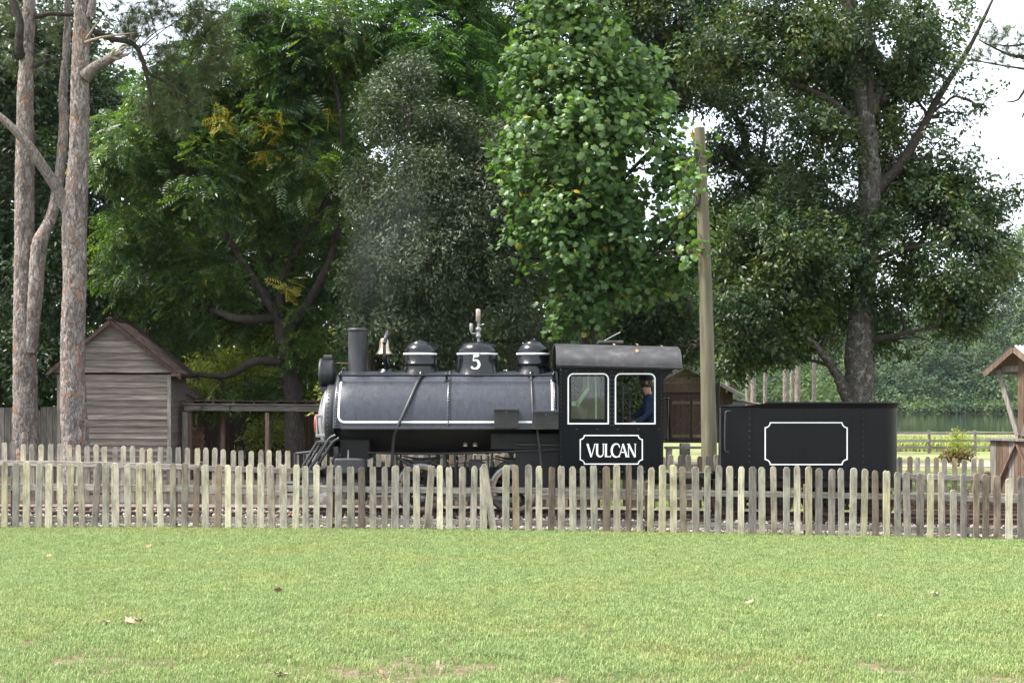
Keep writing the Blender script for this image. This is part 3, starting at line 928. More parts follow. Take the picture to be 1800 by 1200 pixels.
# low plank edging behind the track at the right
pl = thing('plank_edging', (8.4, 25.4, 0), 'low dark plank edging beneath the roofed well, behind the track', 'edging')
for q in range(4):
    zc = ground(8.5, 25.4) + 0.07 + q * 0.105
    MB().bar((X_(1585, 25.4), 25.4 + .01 * (q % 2), zc + .02), (X_(1960, 25.4), 25.4, zc - .02), 0.05, 0.095, bev=0.006).build('plank', M['beam_grey'] if q == 3 else M['plank_dark'], pl)
for p in (1600, 1690, 1780, 1870):
    MB().box((X_(p, 25.47), 25.475, ground(8.5, 25.4) + .2), (.09, .09, .46)).build('post', M['plank_dark'], pl)

# ------------------------------------------------------------------ steam locomotive
YN, YC = 22.60, 23.55           # near side and centre line of the train
def NS(px, py, y=YN): return (X_(px, y), y, Z_(py, y))
def CX(px): return X_(px, YC)
def CZ(py): return Z_(py, YC)
loco = thing('steam_locomotive', (-0.5, YC, RAIL0), 'black narrow gauge saddle tank steam locomotive lettered VULCAN with number 5 dome', 'locomotive')

TR, TZ = 0.95, 1.55            # saddle tank radius, centre height
XT0, XT1 = -2.94, 0.765
def tank_pt(x, ang, off=0.0):  # ang in degrees from the near side up
    a = R(ang)
    return Vector((x, YC - (TR + off) * math.cos(a), TZ + (TR + off) * math.sin(a)))
def tank_ang(py):              # angle of the tank surface seen at image row py
    lo, hi = 0.0, 85.0
    for _ in range(40):
        m = (lo + hi) / 2
        p = tank_pt(0, m)
        row = HOR - (p.z - EYE) * F / p.y
        if row > py: lo = m
        else: hi = m
    return lo
def rivets(pts, r=0.014):
    """one row or field of rivet heads as one mesh"""
    mb = MB()
    tv = []
    for (p, n) in pts:
        n = Vector(n).normalized(); p = Vector(p)
        u = n.orthogonal().normalized(); w = n.cross(u)
        ring = [p + (u * math.cos(a) + w * math.sin(a)) * r for a in [2 * PI * q / 6 for q in range(6)]]
        ring2 = [p + n * r * 0.55 + (u * math.cos(a) + w * math.sin(a)) * r * 0.6 for a in [2 * PI * q / 6 for q in range(6)]]
        mb.add(ring + ring2, [(q, (q + 1) % 6, 6 + (q + 1) % 6, 6 + q) for q in range(6)] + [tuple(range(6, 12))], True)
    return mb

# saddle tank
NA = 48
mb = MB()
st = [(XT0, -0.03), (XT0 + 0.012, -0.008), (XT0 + 0.035, 0.0)] + [(XT0 + 0.035 + (XT1 - XT0 - 0.035) * q / 12, 0.0) for q in range(1, 13)]
ang = [180.0 * q / NA for q in range(NA + 1)]
vs = [tank_pt(x, a, d) for x, d in st for a in ang]
n = NA + 1
mb.add(vs, [(i * n + j, (i + 1) * n + j, (i + 1) * n + j + 1, i * n + j + 1) for i in range(len(st) - 1) for j in range(NA)], True)
mb.add([tank_pt(XT0, a, -0.03) for a in ang], [tuple(range(NA + 1))])
mb.add([tank_pt(XT0, 0), tank_pt(XT1, 0), tank_pt(XT1, 180), tank_pt(XT0, 180)], [(0, 1, 2, 3)])
tank = mb.build('saddle_tank', M['tank'], loco)
# lap band at the front, seam in the middle, seam at the cab
for xs0, w in ((X_(591, 22.62), 0.085), (X_(788, 22.62), 0.07), (X_(976, 22.62), 0.06)):
    mb = MB()
    aa = [2 + 176.0 * q / 44 for q in range(45)]
    for d0 in (0,):
        v1 = []
        for xx, dd in ((xs0 - w / 2, 0.0), (xs0 - w / 2, 0.006), (xs0 + w / 2, 0.006), (xs0 + w / 2, 0.0)):
            v1 += [tank_pt(max(xx, XT0 + 0.036), a, dd) for a in aa]
        mb.add(v1, [(i * 45 + j, (i + 1) * 45 + j, (i + 1) * 45 + j + 1, i * 45 + j + 1) for i in range(3) for j in range(44)], True)
    mb.build('seam_band', M['tank'], tank)
    pts = [(tank_pt(xs0, a, 0.005), tank_pt(xs0, a, 1.0) - tank_pt(xs0, a, 0.0)) for a in np.arange(3, 177, 3.0)]
    tag(rivets(pts, .017).build('rivet_row', M['black'], tank), kind='stuff')
# white lining
def tank_strip(path, w, name, mat):
    """path of (x, angle) on the tank surface"""
    mb = MB()
    V = []
    for i, (x, a) in enumerate(path):
        x0, a0 = path[max(0, i - 1)]; x1, a1 = path[min(len(path) - 1, i + 1)]
        dx = x1 - x0; da = (a1 - a0) * TR * PI / 180
        L = math.hypot(dx, da); nx, na = -da / L, dx / L
        for s in (-1, 1):
            V.append(tank_pt(x + s * nx * w / 2, a + s * na * w / 2 / (TR * PI / 180), 0.0085))
    mb.add(V, [(2 * i, 2 * i + 1, 2 * i + 3, 2 * i + 2) for i in range(len(path) - 1)], True)
    return mb.build(name, mat, tank)
A_lo, A_hi = tank_ang(741.5), tank_ang(669)
xf = X_(595, 22.62); xr = X_(971, 22.62); rc = 0.10
path = [(xf, a) for a in np.linspace(A_hi, A_lo + rc / TR * 57.3, 16)]
for t in np.linspace(0.15, 1, 6):
    path.append((xf + rc * (1 - math.cos(t * PI / 2)), A_lo + rc / TR * 57.3 * (1 - math.sin(t * PI / 2))))
path += [(x, A_lo) for x in np.linspace(xf + rc + 0.1, X_(936, 22.62), 14)]
tank_strip(path, 0.031, 'white_lining', M['white'])
tank_strip([(xr, a) for a in np.linspace(A_hi + 1, tank_ang(722), 12)], 0.032, 'white_lining', M['white_worn'])

# handrail with ball stanchions
hy, hz = 22.96, Z_(659.5, 22.96)
MB().tube([(X_(598, hy), hy, hz), (X_(974, hy), hy, hz)], 0.019, 8).build('handrail', M['black'], loco)
for p in (598, 785, 973):
    x = X_(p, hy)
    b = tank_pt(x, 55)
    mb = MB().tube([b, b.lerp(Vector((x, hy, hz)), 0.25), Vector((x, hy, hz))], [0.045, 0.02, 0.02], 10)
    mb.lathe([(0.0, -.036), (.022, -.03), (.036, 0), (.022, .03), (0, .036)], (x, hy, hz + 0.006), 'z', 10)
    mb.build('handrail_stanchion', M['black'], loco)
# pipes over the tank
MB().tube(smooth_path([tank_pt(X_(739, 22.9), 62, .03), tank_pt(X_(733, 22.8), 50, .035), tank_pt(X_(718, 22.65), 25, .04), NS(699, 750, 22.56), NS(692, 772, 22.7), NS(689, 815, 22.8)], 5), 0.026, 8).build('drain_pipe', M['iron'], loco)
MB().tube(smooth_path([tank_pt(X_(934, 22.9), 64, .03), tank_pt(X_(935, 22.7), 40, .03), tank_pt(X_(936.5, 22.62), 15, .03), NS(938, 754, 22.58)], 5), 0.022, 8).build('drain_pipe', M['iron'], loco)
for p in (739, 934):
    b = tank_pt(X_(p, 22.9), 63, 0.0)
    MB().lathe([(0.0, .09), (.04, .085), (.045, .02), (.055, 0)], b, 'z', 10).build('pipe_fitting', M['black'], loco)

# smokestack
cx = CX(628.5)
mb = MB().lathe([(.0, CZ(584)), (.135, CZ(584)), (.15, CZ(583)), (.163, CZ(583)), (.174, CZ(582)), (.174, CZ(579)), (.165, CZ(577)), (.14, CZ(577)), (.135, CZ(584))], (cx, YC, 0), 'z', 32)
mb.lathe([(.163, CZ(583)), (.160, CZ(600)), (.156, CZ(650)), (.17, CZ(657)), (.19, CZ(664))], (cx, YC, 0), 'z', 32)
stk = mb.build('smokestack', M['stack'], loco)
pts = []
for q in range(11):
    z = CZ(600) + (CZ(654) - CZ(600)) * q / 10
    pts.append(((cx - .150, YC - .05, z), (-1, -.3, 0)))
tag(rivets(pts, .014).build('rivet_row', M['stack'], stk), kind='stuff')

# domes
def dome(px, prof, name, knob=True):
    mb = MB().lathe([(r, CZ(y)) for r, y in prof], (CX(px), YC, 0), 'z', 40)
    return mb.build(name, M['black'], loco)
def dome_a(px):
    d = dome(px, [(.39, 672), (.375, 664), (.345, 657), (.312, 651), (.290, 646), (.283, 641.5), (.290, 641), (.290, 638.5), (.281, 638), (.281, 621), (.273, 615), (.25, 610), (.205, 605.5), (.15, 603), (.15, 602), (.135, 601), (.07, 599), (.035, 597), (0, 596.3)], 'sand_dome')
    MB().lathe([(.2815, CZ(624)), (.287, CZ(624)), (.287, CZ(620.6)), (.2815, CZ(620.6))], (CX(px), YC, 0), 'z', 40).build('white_band', M['white'] if px < 800 else M['white_clean'], d)
    return d
dome_a(738.5); dome_a(937)
sd = dome(839, [(.50, 676), (.475, 667), (.43, 659), (.385, 650), (.358, 642), (.347, 634), (.344, 622), (.336, 615), (.305, 608.5), (.25, 604), (.17, 601.5), (.08, 600.4), (0, 600)], 'steam_dome')
MB().lathe([(.3445, CZ(624)), (.350, CZ(624)), (.350, CZ(620.8)), (.3445, CZ(620.8))], (CX(839), YC, 0), 'z', 44).build('white_band', M['white_worn'], sd)

def ribbon(path, widths):
    """flat letter stroke; returns quads in 2D"""
    n = len(path); V = []
    for i in range(n):
        a = path[max(0, i - 1)]; b = path[min(n - 1, i + 1)]
        dx, dy = b[0] - a[0], b[1] - a[1]; L = math.hypot(dx, dy) or 1
        w = widths[i] / 2
        V.append((path[i][0] - dy / L * w, path[i][1] + dx / L * w))
        V.append((path[i][0] + dy / L * w, path[i][1] - dx / L * w))
    return V, [(2 * i, 2 * i + 1, 2 * i + 3, 2 * i + 2) for i in range(n - 1)]
def arc(cx, cy, rx, ry, a0, a1, n=14):
    return [(cx + rx * math.cos(R(a0 + (a1 - a0) * i / n)), cy + ry * math.sin(R(a0 + (a1 - a0) * i / n))) for i in range(n + 1)]
# figure 5 on the steam dome
strokes = [([(0.30, 1.0), (0.24, 0.58)], [.09, .09]), ([(0.26, .95), (.45, .92), (.66, .95), (.80, 1.06)], [.15, .17, .17, .05])]
p5 = [(0.24, .56), (.36, .62)] + arc(.42, .31, .34, .32, 95, -90, 16) + [(.28, .0), (.14, .06), (.08, .14)]
w5 = [.06, .08] + [.10 + .13 * math.sin(PI * i / 16) for i in range(17)] + [.10, .14, .16]
strokes.append((p5, w5))
mb = MB()
for pth, wd in strokes:
    V, Fq = ribbon(pth, wd)
    VV = []
    for (u, v_) in V:
        u = (u - .45) * .19; zz = CZ(648) + v_ * .225
        rr = np.interp(zz, [CZ(650), CZ(642), CZ(634), CZ(622)], [.385, .358, .347, .344]) + .005
        a = u / rr
        VV.append((CX(837) + rr * math.sin(a), YC - rr * math.cos(a), zz))
    mb.add(VV, Fq)
mb.build('painted_number', M['white_clean'], sd)

# whistle and safety valve on the steam dome
mb = MB().tube([(CX(841), YC, CZ(602)), (CX(841), YC, CZ(566))], .022, 10)
mb.lathe([(.03, CZ(594)), (.045, CZ(592)), (.045, CZ(589)), (.03, CZ(587)), (.035, CZ(582)), (.05, CZ(580)), (.05, CZ(577)), (.03, CZ(575))], (CX(841), YC, 0), 'z', 12)
mb.tube([(CX(841), YC, CZ(586)), (CX(829), YC, CZ(586)), (CX(828.5), YC, CZ(582)), (CX(828.5), YC, CZ(570))], .02, 8)
mb.lathe([(.0, CZ(568)), (.03, CZ(568.5)), (.03, CZ(580)), (.02, CZ(582))], (CX(828.5), YC, 0), 'z', 10)
mb.tube([(CX(841), YC, CZ(572)), (CX(851), YC - .03, CZ(570))], .012, 6)
mb.build('safety_valve', M['silver'], loco)
MB().lathe([(0, CZ(543)), (.035, CZ(543.5)), (.04, CZ(546)), (.04, CZ(564)), (.022, CZ(566)), (.022, CZ(569)), (0, CZ(569))], (CX(840.5), YC, 0), 'z', 12).build('whistle', noisy('whistle_metal', [(0.3, (0.30, 0.22, 0.19)), (0.7, (0.48, 0.38, 0.34))], 8, metal=.5, rough=.4), loco)

# bell in its yoke
bx = CX(678)
br = empty('bell_stand_dummy', (0, 0, 0)); bpy.data.objects.remove(br)
mb = MB().lathe([(.21, CZ(662)), (.20, CZ(655)), (.195, CZ(653)), (.15, CZ(652)), (.15, CZ(649.5)), (.12, CZ(648)), (.07, CZ(647)), (0, CZ(647))], (bx + .02, YC, 0), 'z', 28)
for s in (-1, 1):
    pa = smooth_path([(bx + .03, YC + s * .03, CZ(649)), (bx + .03, YC + s * .12, CZ(643)), (bx + .0, YC + s * .215, CZ(634)), (bx - .005, YC + s * .235, CZ(620)), (bx, YC + s * .225, CZ(604))], 5)
    mb.tube(pa, lerp_list([.035, .045, .04, .032, .026], len(pa)), 8)
    mb.lathe([(0, -.035), (.036, -.03), (.036, .03), (0, .035)], (bx, YC + s * .225, CZ(603)), 'y', 10)
ystand = mb.build('bell_stand', M['black'], loco)
mb = MB()
pa = smooth_path([(bx, YC - .225, CZ(603)), (bx + .02, YC - .21, CZ(594)), (bx + .03, YC - .10, CZ(588)), (bx + .03, YC, CZ(587)), (bx + .03, YC + .10, CZ(588)), (bx + .02, YC + .21, CZ(594)), (bx, YC + .225, CZ(603))], 4)
mb.tube(pa, .038, 8)
mb.lathe([(.04, CZ(589)), (.045, CZ(585.5)), (.02, CZ(584)), (.025, CZ(582.5)), (0, CZ(580.5))], (bx + .035, YC, 0), 'z', 10)
mb.build('bell_yoke', M['iron'], loco)
MB().lathe([(0, CZ(594)), (.05, CZ(594.5)), (.073, CZ(597)), (.08, CZ(603)), (.088, CZ(610)), (.104, CZ(616)), (.135, CZ(620)), (.153, CZ(622.5)), (.145, CZ(623)), (.10, CZ(617)), (.075, CZ(606)), (0, CZ(600))], (CX(675.5), YC, 0), 'z', 28).build('bell', M['brass'], loco)

# smokebox, door, headlight
XS = -3.12
mb = MB().lathe([(.0, XT0 - .02), (.62, XT0 - .02), (.63, XT0 - .03), (.63, XS + .01), (.62, XS), (.0, XS)], (0, YC, 1.66), 'x', 40)
sbx = mb.build('smokebox', M['iron'], loco)
pts = [((XS + .05, YC - .632 * math.cos(R(a)), 1.66 + .632 * math.sin(R(a))), (0, -math.cos(R(a)), math.sin(R(a)))) for a in range(-70, 80, 7)]
tag(rivets(pts).build('rivet_row', M['iron'], sbx), kind='stuff')
sdr = MB().lathe([(.56, XS), (.56, XS - .02), (.52, XS - .05), (.40, XS - .11), (.25, XS - .155), (.10, XS - .175), (0, XS - .18)], (0, YC, 1.66), 'x', 36).build('smokebox_door', M['silver'], loco)
hb = MB()
for pz in (730, 764):
    hb.box((XS - .07, YC - .50, CZ(pz)), (.16, .06, .05), None, .006)
hb.tube([(XS - .14, YC - .50, CZ(728)), (XS - .14, YC - .50, CZ(766))], .018, 8)
hb.build('door_hinge', M['silver'], sdr)
mb = MB().lathe([(0, XS - .24), (.15, XS - .24), (.165, XS - .225), (.165, XS - .205), (.15, XS - .19), (0, XS - .19)], (0, YC, 1.60), 'x', 24)
mb.tube([(XS - .17, YC, 1.60), (XS - .25, YC, 1.60)], .03, 8)
mb.build('number_disc', M['red'], sdr)
hx0, hx1 = CX(563), CX(588)
zc = CZ(656)
mb = MB().lathe([(0, hx1), (.20, hx1), (.235, hx1 - .03), (.235, hx0 + .05), (.25, hx0 + .045), (.25, hx0), (.225, hx0), (.215, hx0 + .03), (0, hx0 + .03)], (0, YC, zc), 'x', 32)
hd = mb.build('headlight', M['stack'], loco)
mb = MB().box((CX(577.5), YC, CZ(633)), (.13, .15, .12), None, .02)
mb.box((CX(577.5), YC, CZ(627.5)), (.15, .19, .065), None, .012)
mb.build('headlight_vent', M['stack'], hd)
MB().lathe([(0, .005), (.21, .0)], (hx0 + .012, YC, zc), 'x', 28).build('headlight_lens', M['glass'], hd)
mb = MB().box((CX(575), YC, CZ(683)), (.20, .34, .07), None, .008)
mb.box((CX(576), YC, CZ(690)), (.17, .30, .05), None, .008)
mb.bar((CX(586), YC - .15, CZ(684)), (XT0, YC - .15, CZ(700)), .05, .03)
mb.bar((CX(586), YC + .15, CZ(684)), (XT0, YC + .15, CZ(700)), .05, .03)
mb.tube(smooth_path([(CX(580), YC - .2, CZ(684)), (CX(573), YC - .35, CZ(700)), (CX(572), YC - .42, CZ(722))], 4), .015, 6)
mb.build('headlight_bracket', M['iron'], loco)
MB().tube(smooth_path([(CX(586), YC, CZ(642)), (CX(592), YC, CZ(638)), (CX(612), YC, CZ(639))], 4), .012, 6).build('conduit', M['rust'], loco)
MB().tube([(CX(605) + .04 * math.cos(a), YC, CZ(652) + .05 * math.sin(a)) for a in np.linspace(-.5, PI + .5, 10)], .015, 8).build('lifting_eye', M['stack'], loco)

# boiler belly, running board, tool boxes
MB().lathe([(0, XS + .1), (.56, XS + .1), (.56, .8), (0, .8)], (0, YC, 1.67), 'x', 36).build('boiler', M['soot'], loco)
MB().box(((X_(600, 22.5) + .765) / 2, 22.62, Z_(752.5, 22.5)), (.765 - X_(600, 22.5), .26, .035), None, .004).build('running_board', M['iron'], loco)
for p0, p1, t0, t1 in ((868, 912, 717.5, 753), (938, 982, 721, 755)):
    x0, x1 = X_(p0, 22.42), X_(p1, 22.42)
    z0, z1 = Z_(t1, 22.42), Z_(t0, 22.42)
    bxp = MB().box(((x0 + x1) / 2, 22.53, (z0 + z1) / 2 - .02), (x1 - x0 - .01, .2, z1 - z0 - .05), None, .006).build('tool_box', M['boxpaint'], loco)
    MB().box(((x0 + x1) / 2, 22.525, z1 - .025), (x1 - x0 + .005, .225, .045), None, .006).build('lid', M['boxpaint'], bxp)
    MB().box(((x0 + x1) / 2, 22.418, z1 - .06), (.025, .012, .06)).build('hasp', M['iron'], bxp)
# frames and firebox
mb = MB()
for yy in (23.28, 23.82):
    mb.box((-.95, yy, .70), (4.5, .05, .30))
mb.box((.42, YC, .95), (.72, 1.15, .85)); mb.box((.25, YC, 1.32), (1.2, 1.25, .25))
mb.build('frame', M['soot'], loco)
mb = MB().box((X_(624, 23), YC, Z_(789, 23.0)), (.50, 1.1, .34), None, .02)
mb.build('cylinder_saddle', M['soot'], loco)
for s, nm in ((-1, 'near'), (1, 'far')):
    yy = YC + s * .78
    x0, x1 = X_(590, yy), X_(643, yy)
    cyb = MB().box(((x0 + x1) / 2, yy, Z_(818, 22.77)), (.50, .38, .25), None, .02).build('valve_chest', M['iron'], loco)
    cl = MB().lathe([(0, x0 - .05), (.17, x0 - .05), (.21, x0 - .03), (.225, x0 - .01), (.225, x0 + .03), (.19, x0 + .04), (.19, x1 - .06), (.225, x1 - .05), (.225, x1), (.2, x1 + .02), (0, x1 + .03)], (0, yy, Z_(857, 22.77)), 'x', 24).build('cylinder', M['soot'], loco)
    MB().tube([(x1, yy, Z_(857, 22.77)), (X_(705, yy), yy, Z_(857, 22.77))], .022, 8).build('piston_rod', M['steel'], cl)
    MB().tube([(x0 + .22, yy - .1, Z_(805, 22.77)), (x0 + .22, yy - .1, Z_(790, 22.77))], [.015, .008], 6).build('oil_cup', M['silver'], cyb)
    mb = MB().box((X_(672, yy), yy, Z_(846, 22.77)), (.62, .05, .03)); mb.box((X_(672, yy), yy, Z_(868, 22.77)), (.62, .05, .03)); mb.box((X_(690, yy), yy, Z_(857, 22.77)), (.14, .12, .16), None, .01)
    mb.build('crosshead_guide', M['iron'], loco)

# driving wheels
WR = 0.42
def wheel(x, yf, out, r, name, nspoke, rod_ang, parent, rimmat, zc):
    """yf: y of the outer face, out: -1 towards the camera"""
    o = empty('x', (0, 0, 0)); bpy.data.objects.remove(o)
    t = -out
    c = (x, yf, zc)
    tyre = MB().lathe([(r - .055, 0), (r - .008, 0), (r, .012 * t), (r - .006, .10 * t), (r + .022, .11 * t), (r + .022, .128 * t), (r - .055, .128 * t), (r - .055, 0)], c, 'y', 48).build(name, M['steel'], parent)
    MB().lathe([(r - .057, .01 * t), (r - .105, .014 * t), (r - .105, .11 * t), (r - .057, .11 * t)], c, 'y', 48).build('rim', rimmat, tyre)
    mb = MB()
    for q in range(nspoke):
        a = 2 * PI * q / nspoke + .1
        d = Vector((math.cos(a), 0, math.sin(a)))
        mb.bar(Vector(c) + Vector((0, .06 * t, 0)) + d * .06, Vector(c) + Vector((0, .06 * t, 0)) + d * (r - .10), .045, .045, up=(0, 1, 0))
    mb.lathe([(0, -.01 * t), (.085, -.01 * t), (.095, .02 * t), (.095, .11 * t), (0, .12 * t)], c, 'y', 20)
    pin = Vector((math.cos(rod_ang), 0, math.sin(rod_ang))) * .17
    mb.lathe([(0, -.012 * t), (.075, -.012 * t), (.08, .1 * t), (0, .1 * t)], Vector(c) + pin, 'y', 16)
    # balance weight opposite the pin
    w0 = rod_ang + PI
    bw = [(r - .11, w0 + q) for q in np.linspace(-.75, .75, 9)] + [(r - .24, w0 + q) for q in np.linspace(.6, -.6, 7)]
    V = [Vector(c) + Vector((rr * math.cos(a), yy * t, rr * math.sin(a))) for yy in (.02, .10) for rr, a in bw]
    nb = len(bw)
    mb.add(V, [tuple(range(nb)), tuple(reversed(range(nb, 2 * nb)))] + [(q, q + nb, (q + 1) % nb + nb, (q + 1) % nb) for q in range(nb)])
    mb.build('spokes', M['black'], tyre)
    return Vector(c) + pin
pins = []
for px_ in (739, 904):
    for s in (-1, 1):
        yf = YC + s * .56
        x = X_(px_, YC - .56)
        pn = wheel(x, yf, s, WR, 'driving_wheel', 12, R(-80), loco, M['tan'], railz(x) + WR)
        pins.append((s, pn))
    MB().tube([(x, YC - .5, railz(x) + WR), (x, YC + .5, railz(x) + WR)], .07, 10).build('axle', M['soot'], loco)
for s in (-1, 1):
    a, b = [p for q, p in pins if q == s]
    off = Vector((0, s * .045, 0))
    mb = MB().bar(a + off, b + off, .035, .075, bev=.006)
    for p in (a, b):
        mb.lathe([(0, -.035), (.075, -.035), (.08, 0), (.075, .035), (0, .035)], p + off, 'y', 16)
    mb.build('side_rod', M['steel'], loco)
    cr = Vector((X_(690, 22.77), YC + s * .72, Z_(857, 22.77)))
    MB().bar(cr, b + Vector((0, s * .12, 0)), .035, .06, bev=.006).build('main_rod', M['steel'], loco)
# leaf springs with hangers
for px_ in (739, 906):
    for s in (-1, 1):
        yy = YC + s * .42
        x = X_(px_, yy if s < 0 else 23.13)
        mb = MB()
        for q in range(5):
            L = .40 - q * .06
            zt = Z_(806, 23.13) - q * .016
            pth = [(x + u * L, yy, zt - .05 * (1 - u * u) + .02) for u in np.linspace(-1, 1, 9)]
            for a, b in zip(pth[:-1], pth[1:]):
                mb.bar(a, b, .07, .013)
        for u in (-.4, .4):
            mb.bar((x + u, yy, Z_(799, 23.13)), (x + u * .98, yy, Z_(822, 23.13)), .03, .03)
        mb.build('leaf_spring', M['iron'], loco)
# under-boiler piping, reach rod, lubricator pipes, brass caps
mb = MB()
mb.tube(smooth_path([(-2.4, 22.95, Z_(795, 23)), (-1.2, 22.95, Z_(797, 23)), (0.2, 22.95, Z_(792, 23)), (.8, 22.95, Z_(790, 23))], 4), .02, 6)
mb.tube([(-1.9, 23.0, Z_(804, 23)), (-1.5, 23.0, Z_(830, 23))], .03, 6)
mb.tube([(.05, 22.9, Z_(780, 23)), (.8, 22.9, Z_(782, 23))], .03, 6)
mb.tube([(X_(945, 22.8), 22.8, Z_(755, 22.8)), (X_(952, 22.8), 22.8, Z_(822, 22.8))], .022, 6)
mb.tube([(X_(780, 22.9), 22.9, Z_(818, 22.9)), (X_(870, 22.9), 22.95, Z_(806, 22.9))], .01, 5)
for pp in (800, 818, 835, 846, 858):
    mb.tube([(X_(pp, 23), 23.0, Z_(800, 23)), (X_(pp + 2, 23), 23.02, Z_(850, 23))], .016, 6)
mb.box((X_(836, 23), 23.05, Z_(818, 23)), (.22, .14, .2), None, .02)
mb.build('under_boiler_piping', M['iron'], loco)
for pp in (818, 835):
    MB().lathe([(0, .03), (.035, .02), (.04, -.02), (.05, -.04), (0, -.04)], (X_(pp, 22.95), 22.95, Z_(780, 22.95)), 'z', 10).build('oil_cap', M['brass'], loco)
# pilot: beam, footboard, step irons, coupler
mb = MB().box((X_(553, 22.9), YC, Z_(838, 22.9)), (.16, 1.9, .22), None, .01)
mb.box((X_(569, 22.65), 23.0, Z_(777.5, 22.65)), (.30, .5, .04), None, .005)
mb.box((X_(535, 22.9), YC, Z_(872, 22.9)), (.30, 1.8, .04), None, .005)
mb.build('pilot_beam', M['iron'], loco)
mb = MB()
for yy in (22.66, 22.80, 22.94):
    dx = (yy - 22.66) * .5
    mb.tube([(X_(556, yy) + dx, yy, Z_(779, yy)), (X_(533, yy) + dx, yy, Z_(818, yy)), (X_(530, yy) + dx, yy, Z_(838, yy))], .022, 8)
for pth in (((590, 765), (578, 772), (562, 800), (545, 822)), ((596, 770), (584, 778), (566, 806), (552, 828))):
    mb.tube(smooth_path([NS(a, b, 22.7) for a, b in pth], 4), .026, 8)
mb.tube([NS(519, 797, 23.0), NS(556, 793, 23.0)], .022, 8)
for p in (519, 535, 545):
    mb.tube([NS(p, 795, 23.0), NS(p, 840, 23.0)], .024, 8)
mb.lathe([(0, .05), (.04, .03), (.05, 0), (.04, -.04), (0, -.05)], NS(588, 812, 22.8), 'z', 10)
mb.tube(smooth_path([NS(590, 785, 22.75), NS(592, 800, 22.75), NS(586, 812, 22.8)], 4), .05, 8)
mb.build('pilot_irons', M['iron'], loco)
MB().box((X_(512, YC), YC, .52), (.34, .16, .2), None, .03).build('coupler', M['iron'], loco)

# ---------------- cab
XC0, XC1 = X_(983, YN), X_(1166, YN)
ZCB = Z_(835, YN)
def c2(px, py): return (X_(px, YN), Z_(py, YN))
outer = [c2(983, 835), c2(1166, 835), c2(1166, 669), c2(1172, 661), c2(1183, 651), c2(1194, 646), c2(1197, 639), c2(979, 634), c2(979, 644), c2(983, 650)]
w1 = rrect(X_(1000, YN), X_(1068, YN), Z_(743, YN), Z_(658, YN), .075, (0, 0, 1, 1))
w2 = rrect(X_(1083, YN), X_(1150, YN), Z_(743, YN), Z_(658, YN), .075, (0, 0, 1, 1))
cab = panel(outer, [w1, w2], YN, YN + .02, 'cab', M['cabblack'], loco)
far_cab = panel(outer, [w1, w2], YC + .93, YC + .95, 'cab_far_side', M['cabblack'], loco)
# front and back walls, floor
mb = MB()
mb.box((XC0 + .02, YN + .13, (ZCB + 2.66) / 2), (.02, .21, 2.62 - ZCB))
mb.box((XC0 + .02, YC + .82, (ZCB + 2.66) / 2), (.02, .21, 2.62 - ZCB))
mb.box((XC0 + .02, YC, 2.72), (.02, 1.42, .35)); mb.box((XC0 + .02, YC, 1.2), (.02, 1.42, .8))
mb.build('cab_front', M['cabblack'], loco)
mb = MB()
mb.box((XC1 - .02, YN + .17, (ZCB + 1.62) / 2), (.02, .29, 1.62 - ZCB))
mb.box((XC1 - .02, YC + .78, (ZCB + 1.62) / 2), (.02, .29, 1.62 - ZCB))
mb.box((XC1 - .03, YN + .045, 2.1), (.04, .04, 1.0)); mb.box((XC1 - .03, YC + .905, 2.1), (.04, .04, 1.0))
mb.build('cab_back', M['cabblack'], loco)
MB().box(((XC0 + XC1) / 2, YC, 1.0), (XC1 - XC0 - .08, 1.84, .05)).build('cab_floor', M['plank_dark'], loco)
MB().box(((XC0 + XC1) / 2 + .05, YC, ZCB - .04), (XC1 - XC0 + .2, 1.7, .07)).build('drag_beam', M['soot'], loco)
mb = MB()
for q, z in ((0, .62), (1, .36)):
    mb.box((XC1 - .14, YN + .14, z), (.30, .24, .03))
for xx in (XC1 - .28, XC1 - .01):
    mb.box((xx, YN + .2, .58), (.02, .03, .5))
mb.build('cab_step', M['iron'], loco)
# roof: arched sheet with overhang
RX0, RX1 = X_(977.5, 22.53), X_(1199, 22.53)
mb = MB()
na = 30
sec = []
for q in range(na + 1):
    t = PI * q / na
    cc, ss = math.cos(t), math.sin(t)
    y = YC - 1.03 * (abs(cc) ** .72) * (1 if cc > 0 else -1)
    z = 2.585 + .375 * (abs(ss) ** .8)
    sec.append((y, z))
rows = []
for xi in range(9):
    x = RX0 + (RX1 - RX0) * xi / 8
    for (y, z) in sec: rows.append((x, y, z - .05 * (xi / 8)))
n = na + 1
mb.add(rows, [(i * n + j, (i + 1) * n + j, (i + 1) * n + j + 1, i * n + j + 1) for i in range(8) for j in range(na)], True)
mb.add([(x, y + (.0), z - .03) for x, y, z in rows], [(i * n + j + 1, (i + 1) * n + j + 1, (i + 1) * n + j, i * n + j) for i in range(8) for j in range(na)], True)
for xi in (0, 8):
    A = rows[xi * n:(xi + 1) * n]
    mb.add(A + [(x, y, z - .03) for x, y, z in A], [(j, j + 1, j + 1 + n, j + n) for j in range(na)])
for j in (0, na):
    A = [rows[xi * n + j] for xi in range(9)]
    mb.add(A + [(x, y, z - .03) for x, y, z in A], [(q, q + 1, q + 10, q + 9) for q in range(8)])
roof = mb.build('cab_roof', M['roofiron'], loco)
pts = []
for xx in (RX0 + .06, RX0 + .10, RX1 - .33, RX1 - .05):
    for q in range(1, 10):
        y, z = sec[q]; tt = (xx - RX0) / (RX1 - RX0) * .05
        pts.append(((xx, y, z - tt + .001), (0, -.7, .7)))
tag(rivets(pts, .010).build('rivet_row', M['roofiron'], roof), kind='stuff')
